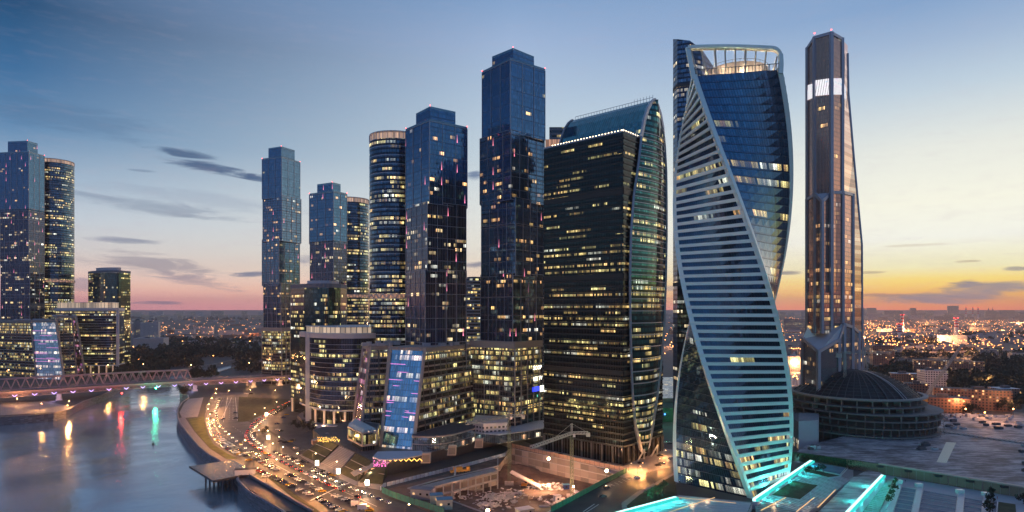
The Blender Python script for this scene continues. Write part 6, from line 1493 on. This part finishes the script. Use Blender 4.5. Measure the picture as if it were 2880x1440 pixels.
for i, (px, py) in enumerate([(2521,1366),(2513,1383),(2508,1399),(2503,1416)]): tree(px, py, 4.6, 1.9, f'small tree lit yellow from below, {nth(i+1)} from the mall wall in the planter row', .6, 'lit planter trees', up=420)
for i, py in enumerate((1402,1416,1432,1448)): tree(2784, py, 5.5, 2.5, f'dark clipped tree, {nth(i+1)} from the mall wall in the row between gangways', .6, 'dark clipped trees', 'leaf_dark')
tree(2878, 1418, 6, 2.6, 'dark bushy tree at the right end of the promenade', .3, mt='leaf_dark')
for i, (px, py) in enumerate([(1820,1416),(1831,1411),(1840,1404),(1850,1400),(1861,1394),(1868,1388)]): tree(px, py, 7.5, 1.9, f'slender pale stemmed tree, {nth(i+1)} from the left on the verge by the light bar', .3, 'slender verge trees', n=220)
for i, (px, py) in enumerate([(2268,1334),(2280,1332),(2296,1330),(2306,1327),(2316,1330)]): tree(px, py, 5, 1.7, f'small dark tree, {nth(i+1)} from the left in the roof garden', 3.6, 'roof garden trees', 'leaf_dark', n=220)
for i, (px, py) in enumerate([(838,1212),(850,1206),(862,1214),(873,1208),(744,1228),(826,1207),(880,1216)]): tree(px, py, 8, 3.2, f'dark tree in front of the columned office, {nth(i+1)} of the group', .1, 'office forecourt trees', 'leaf_dark')
for i, (px, py) in enumerate([(510,1110),(516,1118),(505,1106),(520,1108)]): tree(px, py, 10, 4.5, f'bank tree under the bridge end, {nth(i+1)} of the clump', 0, 'bank trees below the bridge', 'leaf_dark')
for i in range(14): tree(772+i*5, 1170-i*3.4, 3, 2.2, f'round bush, {nth(i+1)} from the left in the strip beside the ring road curve', .1, 'bushes beside the ring road', 'leaf_dark', 'bush', 'bush', 120)
# masonry neighbours of the arena
T = thing('pale_annex', 'pale windowless annex with a lit glass side between the twisted tower and the arena', 'annex building', (*g2(2265,500), 0)); pl = pp([(2246,480),(2302,486),(2303,520),(2246,520)]); MB().prism(pl, 0, 21.5, 0, 1).obj('blank_wall', [M['pale_panel'], M['roof_grey']], T)
MB().prism(pp([(2215,512),(2245.7,480.6),(2245.7,520),(2215,530)]), 0, 21, 0, 1).obj('glass_side', [M['podium_glass'], M['roof_dark']], T)
for i, (a, b_, c, d, z, lab) in enumerate([(2222,2262,560,600,24,'grey plant block left of the arena, nearer one'),(2258,2296,600,640,28,'grey plant block behind the first, beside the bronze tower'),(2240,2262,590,620,31,'small upper grey box on the plant blocks'),(2205,2250,620,660,20,'low dark block at the right edge of the twisted tower')]):
    T = thing('plant_block', lab, 'building', (*g2((a+b_)/2, c), 0), 0, 'plant blocks by the arena'); MB().prism(pp([(a,c),(b_,c),(b_,d),(a,d)]), 0, z, 0, 1).obj('walls', [M['frame_grey'], M['roof_grey']], T); MB().prism(pp([(a+8,c+6),(b_-12,c+6),(b_-12,c+16),(a+8,c+16)]), z, z+2.5).obj('roof_plant', M['concrete_dark'], T)
# glazed hall and green wall in the gap
T = thing('glazed_hall', 'pale glazed mall roof seen in the gap beside the black tower', 'shopping mall', (*g2(1885,690), 0)); MB().prism(pp([(1850,640),(1915,640),(1915,760),(1850,760)]), 0, [ZP(1120,640),ZP(1120,640),ZP(1061,760),ZP(1061,760)], 0, 1).obj('glass_roof', [M['pale_wall'], M['hall_roof']], T)
MB().prism(pp([(1848,600),(1918,600),(1918,640),(1848,640)]), 0, 13).obj('green_wall', M['hedge_teal'], T)
for i, (px, py) in enumerate([(1870,1165),(1892,1195),(1870,1205),(1880,1215),(1891,1218),(1869,1228)]): p = P3(px, py, 596); MB().ball(p, .7, 6, 4).obj('wall_uplight', M['lamp_blue'], label=f'small blue light on the green wall, {nth(i+1)} from the top', cat='light', group='blue wall lights')
point('blue_glow', P3(1880,1205,592), (.1,.3,1), 5000, 1.); point('green_glow', P3(1885,1150,585), (.2,1,.6), 5000, 1.)
# people
def person(px, py, z, rz, top, label):
    p = G(px, py, z); T = None
    vs = [(0,0,.95,.16),(0,0,1.2,.15),(0,0,1.42,.17),(0,0,1.53,.06),(0,0,1.68,.11),(.1,.05,.9,.1),(.12,.2,.5,.07),(.12,.1,.06,.05),(.12,.22,.03,.05),(-.1,-.05,.9,.1),(-.12,-.15,.5,.07),(-.12,-.3,.08,.05),(-.12,-.16,.03,.05),(.22,0,1.4,.06),(.28,-.08,1.12,.05),(.27,.06,.88,.045),(-.22,0,1.4,.06),(-.28,.08,1.12,.05),(-.27,.2,.9,.045)]
    es = [(0,1),(1,2),(2,3),(3,4),(0,5),(5,6),(6,7),(7,8),(0,9),(9,10),(10,11),(11,12),(2,13),(13,14),(14,15),(2,16),(16,17),(17,18)]
    me = bpy.data.meshes.new('person'); me.from_pydata([v[:3] for v in vs], es, []); o = bpy.data.objects.new('person', me); COL.objects.link(o); o.location = p; o.rotation_euler.z = rz
    md = o.modifiers.new('skin', 'SKIN'); 
    for i, v in enumerate(vs): me.skin_vertices[0].data[i].radius = (v[3], v[3]*.8)
    me.skin_vertices[0].data[0].use_root = True
    o.modifiers.new('sub', 'SUBSURF').levels = 1; me.materials.append(M[top]); tag(o, label, 'person')
for a in [(2546,1357,.25,0,'cloth_dark','person in dark clothes walking alone on the promenade by the lit trees'),(2700,1384,.25,1,'cloth_dark','person in dark clothes standing left at the gangway entrance'),(2706,1384,.25,2,'cloth_dark','person in dark clothes standing right at the gangway entrance'),(2805,1404,.25,.5,'cloth_red','person in a red top on the right end of the promenade'),
          (1003,1270,zP,0,'cloth_dark','person in dark clothes at the top of the broad stairs'),(1014,1272,zP,1,'cloth_dark','second person at the top of the stairs, nearer the pavilion'),(1032,1378,.2,.4,'cloth_dark','person waiting by the last lit advertising panel'),(1842,1362,.3,.4,'cloth_dark','person walking on the kerb path by the long verge')]: person(*a)

# ------------------------------------------------------------------ city behind
def block(name, label, px, pyb, wpx, hpx, depth, mt, roof='roof_grey', cat='apartment block', group=None, skew=0., plant=True):
    Y = (CH)*F/(pyb-HY); w = wpx/F*Y; h = hpx/F*Y; x0 = PX(px, Y); a = math.atan2(x0+w/2, Y)*.55+skew
    X = Vector((math.cos(a), -math.sin(a))); D = Vector((math.sin(a), math.cos(a))); o = Vector((x0, Y)); pl = [tuple(o), tuple(o+X*w), tuple(o+X*w+D*depth), tuple(o+D*depth)]
    T = thing(name, label, cat, (x0+w/2, Y, 0), 0, group); MB().prism(pl, 0, h, 0, 1).obj('walls', [M[mt], M[roof]], T)
    if plant: c = o+X*w*random.uniform(.3,.6)+D*depth*.5; MB().box((c.x, c.y, h+1.4), (min(w*.3,10), min(depth*.4,6), 2.8), rz=-a).obj('roof_plant', M['concrete_dark'], T)
    return T
block('office_block', 'tall pale office slab with window rows beyond the left bank woods', 394, 978, 46, 72, 24, 'white_wall', cat='office block')
block('office_block', 'darker office slab standing left of the pale office slab', 372, 975, 30, 74, 30, 'far_wall', cat='office block')
block('hall', 'wide low pale hall in front of the office slabs', 373, 986, 78, 34, 60, 'pale_wall', cat='hall')
block('apartment_block', 'long brick apartment block with lit windows along the orange street', 2626, 1146, 178, 56, 14, 'brick_wall', 'roof_dark', skew=.15)
block('apartment_block', 'white apartment block with balconies standing above the brick rows', 2602, 1096, 60, 54, 22, 'white_wall', skew=-.2)
block('apartment_block', 'long brown apartment block behind the white one', 2570, 1058, 164, 46, 14, 'brick_wall', 'roof_dark', skew=.1)
block('school_building', 'low building with pale blue metal roof behind the arena', 2508, 1078, 76, 28, 18, 'brick_wall', 'pale_blue', cat='building')
block('apartment_tower', 'dark brick apartment tower right of the bronze tower', 2455, 1026, 54, 54, 24, 'brick_wall', 'roof_dark')
block('red_building', 'low red brown office with ribbon windows right of the arena', 2596, 1162, 112, 46, 20, 'brick_wall', 'roof_dark', cat='office building', skew=.1)
block('apartment_block', 'brick house with pale roof at the far right by the trees', 2815, 1140, 60, 46, 20, 'brick_wall', 'pale_blue', skew=-.4)
block('apartment_block', 'low brick house glowing orange directly right of the arena dome', 2545, 1112, 56, 34, 16, 'brick_wall', 'roof_dark', skew=.1)
block('apartment_block', 'pale apartment slab in the gap left of the bronze tower', 2204, 941, 62, 44, 20, 'far_wall')
block('apartment_block', 'long orange lit house beside the bright road left of the bronze tower', 2213, 1046, 50, 44, 60, 'far_wall', skew=-.3)
block('power_station', 'pale power station hall with white window piers', 2636, 968, 72, 26, 40, 'white_wall', cat='power station')
block('power_station', 'grey upper hall behind the pale power station', 2636, 950, 34, 22, 40, 'far_wall', cat='power station')
block('depot_building', 'long tan depot left of the power station', 2470, 950, 92, 16, 40, 'pale_wall', cat='depot')
block('storage_building', 'white storage tanks building right of the power station', 2770, 972, 44, 18, 30, 'pale_wall', cat='building')
block('apartment_block', 'orange lit block at the right edge beside the overpass', 2848, 1020, 60, 26, 30, 'far_wall')
block('apartment_tower', 'dark apartment tower on the right horizon beside the bronze tower', 2438, 888, 24, 22, 60, 'far_wall'); block('apartment_tower', 'narrow dark tower on the horizon just right of the bronze tower', 2427, 887, 7, 20, 40, 'far_wall')
block('apartment_tower', 'tower block on the horizon above the red white chimney', 2561, 890, 14, 24, 60, 'far_wall'); block('apartment_slab', 'wide slab block on the right horizon', 2487, 892, 46, 18, 60, 'far_wall'); block('apartment_tower', 'tower pair on the horizon right of the plant lights', 2666, 888, 26, 28, 60, 'far_wall'); block('apartment_slab', 'broad dark slab near the right end of the horizon', 2812, 892, 34, 20, 60, 'far_wall')
T = block('twin_spired_building', 'distant building with twin spires on the right horizon', 2772, 893, 26, 18, 60, 'far_wall', cat='building'); b = MB(); 
for px in (2780,2792): p = P3(px, 876, 9000); b.tube(p, p+Vector((0,0,60)), 14, 1, 6)
b.obj('spires', M['far_wall'], T)
def chimney(px, pyb, pyt, wpx, label):
    Y = CH*F/(pyb-HY); x = PX(px, Y); h = ZP(pyt, Y); r = wpx/F*Y/2; T = thing('chimney', label, 'chimney', (x,Y,0), 0, 'red and white chimneys'); n = 8
    for i in range(n):
        b = MB(); b.tube((x,Y,h*(.35+.65*i/n) if i else 0), (x,Y,h*(.35+.65*(i+1)/n)), r*(1.2-.4*i/n) , r*(1.2-.4*(i+1)/n), 10); b.obj('shaft_band', M['car_white'] if i % 2 == 0 else M['car_red2'], T)
    b = MB(); [b.ball((x+r*1.4*math.cos(k*1.57), Y+r*1.4*math.sin(k*1.57), h*.98), r*.18, 6, 4) for k in range(4)]; b.obj('warning_lights', M['lamp_red'], T, kind='stuff')
chimney(2530, 952, 910, 10, 'short thick red and white chimney right of the bronze tower'); chimney(2538, 940, 884, 7, 'taller red and white chimney just behind the short one'); chimney(2689, 940, 893, 9, 'red and white chimney behind the power station')
for i, px in enumerate((2717,2736,2751)): chimney(px, 896, 864, 3.6, f'thin striped chimney on the right horizon, {nth(i+1)} of three from the left')
T = thing('overpass', 'long lit road overpass crossing the right part of the city', 'overpass', (*G(2640,1000,9)[:2], 0)); P_ = resample([G(2228,984,9), G(2420,990,9), G(2640,991,9), G(2860,985,9), G(3000,980,9)], 32.)
b = MB(); [b.bar(p, q, 22, 1.6) for p, q in zip(P_, P_[1:])]; b.obj('deck', M['concrete'], T); b = MB(); [b.bar((p.x,p.y,0), (p.x,p.y,8.6), 3.) for p in P_]; b.obj('columns', M['concrete'], T, kind='stuff'); b = MB(); [b.bar(p+Vector((0,-11,1.6)), q+Vector((0,-11,1.6)), .6, 1.4) for p, q in zip(P_, P_[1:])]; b.obj('parapet', M['tan_cap'], T)
sheet('orange_road', [(2224,1096),(2262,1098),(2262,1040),(2240,1000),(2232,980),(2226,1000)], .2, M['concrete']); sheet('right_road', [(2700,1148),(2960,1168),(2960,1176),(2700,1158)], .2, M['asphalt'])
# cranes on the right
a, c = P3(2600,1118,640), P3(2709,966,640); T = thing('luffing_crane', 'raised lattice crane boom behind the arena, tip near the overpass', 'crane', (a.x,a.y,0)); b = MB(); lattice(b, a, c, 1.9, 30, .3); b.obj('boom', M['crane_grey'], T); b = MB(); b.bar((a.x,a.y,0), a, 1.6); b.box(a-Vector((0,0,2)), (5,4,4)); b.obj('base_cab', M['orange_paint'], T)
a, c = P3(2352,992,530), P3(2508,991,530); mx = P3(2376,992,530); T = thing('tower_crane', 'level crane jib passing in front of the bronze tower', 'tower crane', (mx.x,mx.y,0), 0, 'tower cranes'); b = MB(); lattice(b, mx, c, 1.4, 22, .22); b.obj('jib', M['crane_grey'], T); b = MB(); lattice(b, a, mx, 1.4, 4, .22); b.box(a-Vector((-2,0,2.4)), (5,2,3.4)); b.obj('counter_jib', M['crane_grey'], T); b = MB(); lattice(b, (mx.x,mx.y,0), mx, 1.6, 24, .2); b.obj('mast', M['crane_grey'], T)
# anonymous blocks of the far city
rnd = random.Random(42); random.seed(5); mem = {'l': [], 'r': [], 'm': []}
def fill(key, x0, x1, y0, y1, n, hw, hh, pw, mats):
    for _ in range(n):
        px = rnd.uniform(x0, x1); pyb = y0+(y1-y0)*rnd.random()**pw; Y = CH*F/(pyb-HY); w = rnd.uniform(*hw); h = rnd.choice([rnd.uniform(*hh), rnd.uniform(hh[0], hh[0]*2)])
        if pyb < 895: h *= 1.5; w *= 1.5
        mem[key].append((px, block('apartment_block', 'x', px, pyb, w/Y*F, h/Y*F, rnd.uniform(12,30), rnd.choice(mats), plant=Y < 2500, skew=rnd.uniform(-.5,.5))))
far = ['far_wall','far_wall','white_wall','brick_wall','pale_wall']
fill('l', 335, 735, 885, 905, 42, (40,120), (30,60), 1.2, ['far_wall','far_wall','white_wall']); fill('l', 335, 735, 902, 945, 44, (30,90), (8,30), 1.3, far); fill('l', 420, 735, 945, 985, 12, (30,70), (6,14), 1, ['pale_wall','brick_wall','far_wall'])
for rg in ((1868,1896),(2185,2262),(2430,2880)):
    k = (rg[1]-rg[0])/450; fill('r', rg[0], rg[1], 885, 902, int(46*k)+3, (40,130), (24,60), 1.2, ['far_wall','far_wall','white_wall']); fill('r', rg[0], rg[1], 900, 960, int(62*k)+4, (30,90), (8,26), 1.2, far); fill('r', rg[0], rg[1], 960, 1010, int(16*k)+1, (25,60), (8,22), 1, ['brick_wall','far_wall','pale_wall'])
fill('m', 1303, 1345, 886, 960, 5, (30,80), (10,40), 1.2, far)
for key, lab in (('l','counted from the left among the distant blocks beyond the left woods'),('r','counted from the left among the distant blocks right of the black tower'),('m','from the left in the gap beside the tallest tower')):
    for i, (px, T) in enumerate(sorted(mem[key], key=lambda q: q[0])): T['label'] = f'hazy block, {nth(i+1)} {lab}'; T['group'] = 'distant city blocks'
# distant lamps: poles with glowing heads
lm = {}
def far_lamp(px, py, key='lamp_far', z=12.):
    p = G(px, py, z); r = .45+p.y/5200; k = (key, int(r*4))
    if k not in lm: b = MB(); b.tube((0,0,-z), (0,0,0), .2, .15, 4); b.ball((0,0,0), r, 6, 4, mi=1); lm[k] = b.mesh('street_lamp', [M['steel_dark'], M[key]])
    o = bpy.data.objects.new('street_lamp', lm[k]); COL.objects.link(o); o.location = p; return (px, tag(o, 'x', 'street lamp', 'distant street lamps'))
L_ = []
for _ in range(34): L_.append(far_lamp(rnd.uniform(340,735), rnd.choice([rnd.uniform(905,960), rnd.gauss(925,8)])))
for q in [(390,1010),(522,990),(415,962),(375,975),(386,976),(640,930),(655,925),(668,928),(600,1000),(700,985)]: L_.append(far_lamp(*q))
for i, (px, o) in enumerate(sorted(L_, key=lambda q: q[0])): o['label'] = f'distant orange lamp, {nth(i+1)} from the left beyond the left bank woods'
R_ = []
for i in range(24): R_.append(far_lamp(2232+i*28+rnd.uniform(-4,4) if i > 7 else 2226+i*5, 979+rnd.uniform(-2,4), z=18))
for i in range(26): R_.append(far_lamp(2436+i*3.6+rnd.uniform(-1,1), 922+rnd.uniform(-6,10)-i*.1))
for _ in range(110): R_.append(far_lamp(rnd.uniform(2430,2885), rnd.uniform(905,972), rnd.choice(['lamp_far']*7+['lamp_white'])))
for _ in range(24): R_.append(far_lamp(rnd.uniform(2190,2262), rnd.uniform(905,1070)))
for _ in range(12): R_.append(far_lamp(rnd.uniform(1868,1896), rnd.uniform(905,1010)))
for q in [(2580,1104),(2696,1114),(2820,1126),(2877,1110),(2740,1095),(2626,1068),(2566,1066),(2790,1046),(2830,1050),(2700,1066),(2740,1027),(2460,1000),(2500,1060),(2850,1150),(2770,1160),(2716,1150)]: R_.append(far_lamp(*q, z=9.))
for i, (px, o) in enumerate(sorted(R_, key=lambda q: q[0])): o['label'] = f'distant lamp, {nth(i+1)} from the left in the city right of the black tower'
b = MB()
for _ in range(800):
    a = rnd.random(); px, py = (rnd.uniform(2430,2885), 900+75*rnd.random()**1.3) if a < .68 else (rnd.uniform(340,735), rnd.uniform(893,945)) if a < .84 else (rnd.uniform(2190,2262), rnd.uniform(892,960))
    p = G(px, py, rnd.uniform(3,22)); b.ball(p, .35+p.y/7500, 5, 3)
for _ in range(260): b.ball((rnd.uniform(-2200,2200), rnd.uniform(-2600,-120), rnd.uniform(5,30)), 1.6, 5, 3)  # unseen balls behind the camera, added for orange specks in the glass
b.obj('city_lights', M['lamp_far'], label='tiny orange lights through the far city, more added behind the view for reflections', cat='lights', kind='stuff')
for i, (px, py, w) in enumerate([(2480,925,1.9e6),(2560,930,1.9e6),(2660,955,8e5),(2720,925,1.9e6),(2820,930,1.9e6),(2460,905,3.5e6),(2600,905,3.5e6),(2740,905,3.5e6),(2860,905,3.5e6),(2600,985,1.6e5),(2700,985,1.6e5),(2800,985,1.6e5),(2500,985,1.4e5),(2245,1060,1.2e5),(2240,1020,1.4e5),(2235,985,1.6e5),(2250,1090,6e4),(2696,1124,2e4),(2770,1144,2e4),(2840,1124,2.5e4),(2580,1108,1.2e4),(2800,1158,1.2e4),(2626,1072,4e4),(2650,1010,9e4),(2780,1060,5e4),(640,930,2.5e5),(700,935,2e5),(500,925,2e5),(380,980,4e4),(560,935,2e5),(620,1105,3e4),(750,1105,2.4e4),(2220,940,3e5),(1882,960,2e5)]):
    p = G(px, py, 16); point('district_glow', p, (1,.42,.16), w, 3.)
# woods
def woods(areas, label, name='woods', dens=1., mt='leaf_dark'):
    b = MB(); rnd = random.Random(len(label))
    for (x0, x1, y0, y1, n) in areas:
        for _ in range(int(n*dens)):
            p = G(rnd.uniform(x0,x1), rnd.uniform(y0,y1), 0); R0 = rnd.uniform(4,7.5)*(1+p.y/6000); h = R0*rnd.uniform(1.2,1.8)
            for k in range(46):
                d = Vector((rnd.gauss(0,1),rnd.gauss(0,1),abs(rnd.gauss(0,1)))).normalized(); q = Vector((p.x,p.y,h*.35))+Vector((d.x*R0,d.y*R0,d.z*h))*rnd.uniform(.75,1.08); s = R0*rnd.uniform(.16,.34)
                u = Vector((rnd.uniform(-1,1),rnd.uniform(-1,1),rnd.uniform(-1,1))).normalized()*s; v = u.cross(Vector((rnd.uniform(-1,1),rnd.uniform(-1,1),rnd.uniform(-1,1)))).normalized()*s; b.poly([q-u, q+v, q+u, q-v])
    b.obj(name, M[mt], label=label, cat='woods', kind='stuff')
woods([(325,470,988,1062,330),(470,560,985,1035,150),(400,740,958,990,170),(660,745,990,1052,90),(560,660,985,1010,70),(540,600,1062,1066,14)], 'dark dense woods on the far left bank behind the bridge')
woods([(2440,2890,1000,1012,70),(2500,2600,1030,1062,60),(2660,2890,1060,1100,150),(2740,2890,1020,1060,90),(2440,2520,1045,1090,40),(2820,2890,1100,1150,30),(2430,2890,958,972,60),(2700,2890,940,955,60)], 'dark tree masses between the brick blocks right of the arena')
woods([(335,740,896,903,120)], 'thin wooded hill line near the left horizon', 'far_woods')
for i, (px, py) in enumerate([(2722,1172),(2732,1168),(2740,1174),(2665,1090),(2582,1090),(2820,1160),(2846,1165),(2812,1108)]): tree(px, py, 13, 6, f'dark tree near the brick blocks right of the arena, {nth(i+1)} of the separate ones', 0, 'trees by the brick blocks', 'leaf_dark', n=420)
# cars parked at the right beyond the mall roof
for i in range(22):
    px = 2735+i*6.6; c = random.choice(bright); put_car(G(px, 1163+ i*.9), .2+random.uniform(-.1,.1), c, f'{c} car, {nth(i+1)} from the left in the line beyond the mall roof', 'cars beyond the mall roof')
# ------------------------------------------------------------------ haze: the dusty evening air
hz = MB(); hz.prism([(-14100,-3100),(14100,-3100),(14100,15100),(-14100,15100)], -14, 372, bot=True)
m_, t_ = mat('haze'); vol_ = t_.n('ShaderNodeVolumePrincipled', {'Color': (.92,.80,.78), 'Density': .00005, 'Anisotropy': .2}); t_.t.links.new(vol_.outputs[0], t_.n('ShaderNodeOutputMaterial').inputs[1])
ho = hz.obj('haze', m_, kind='stuff')
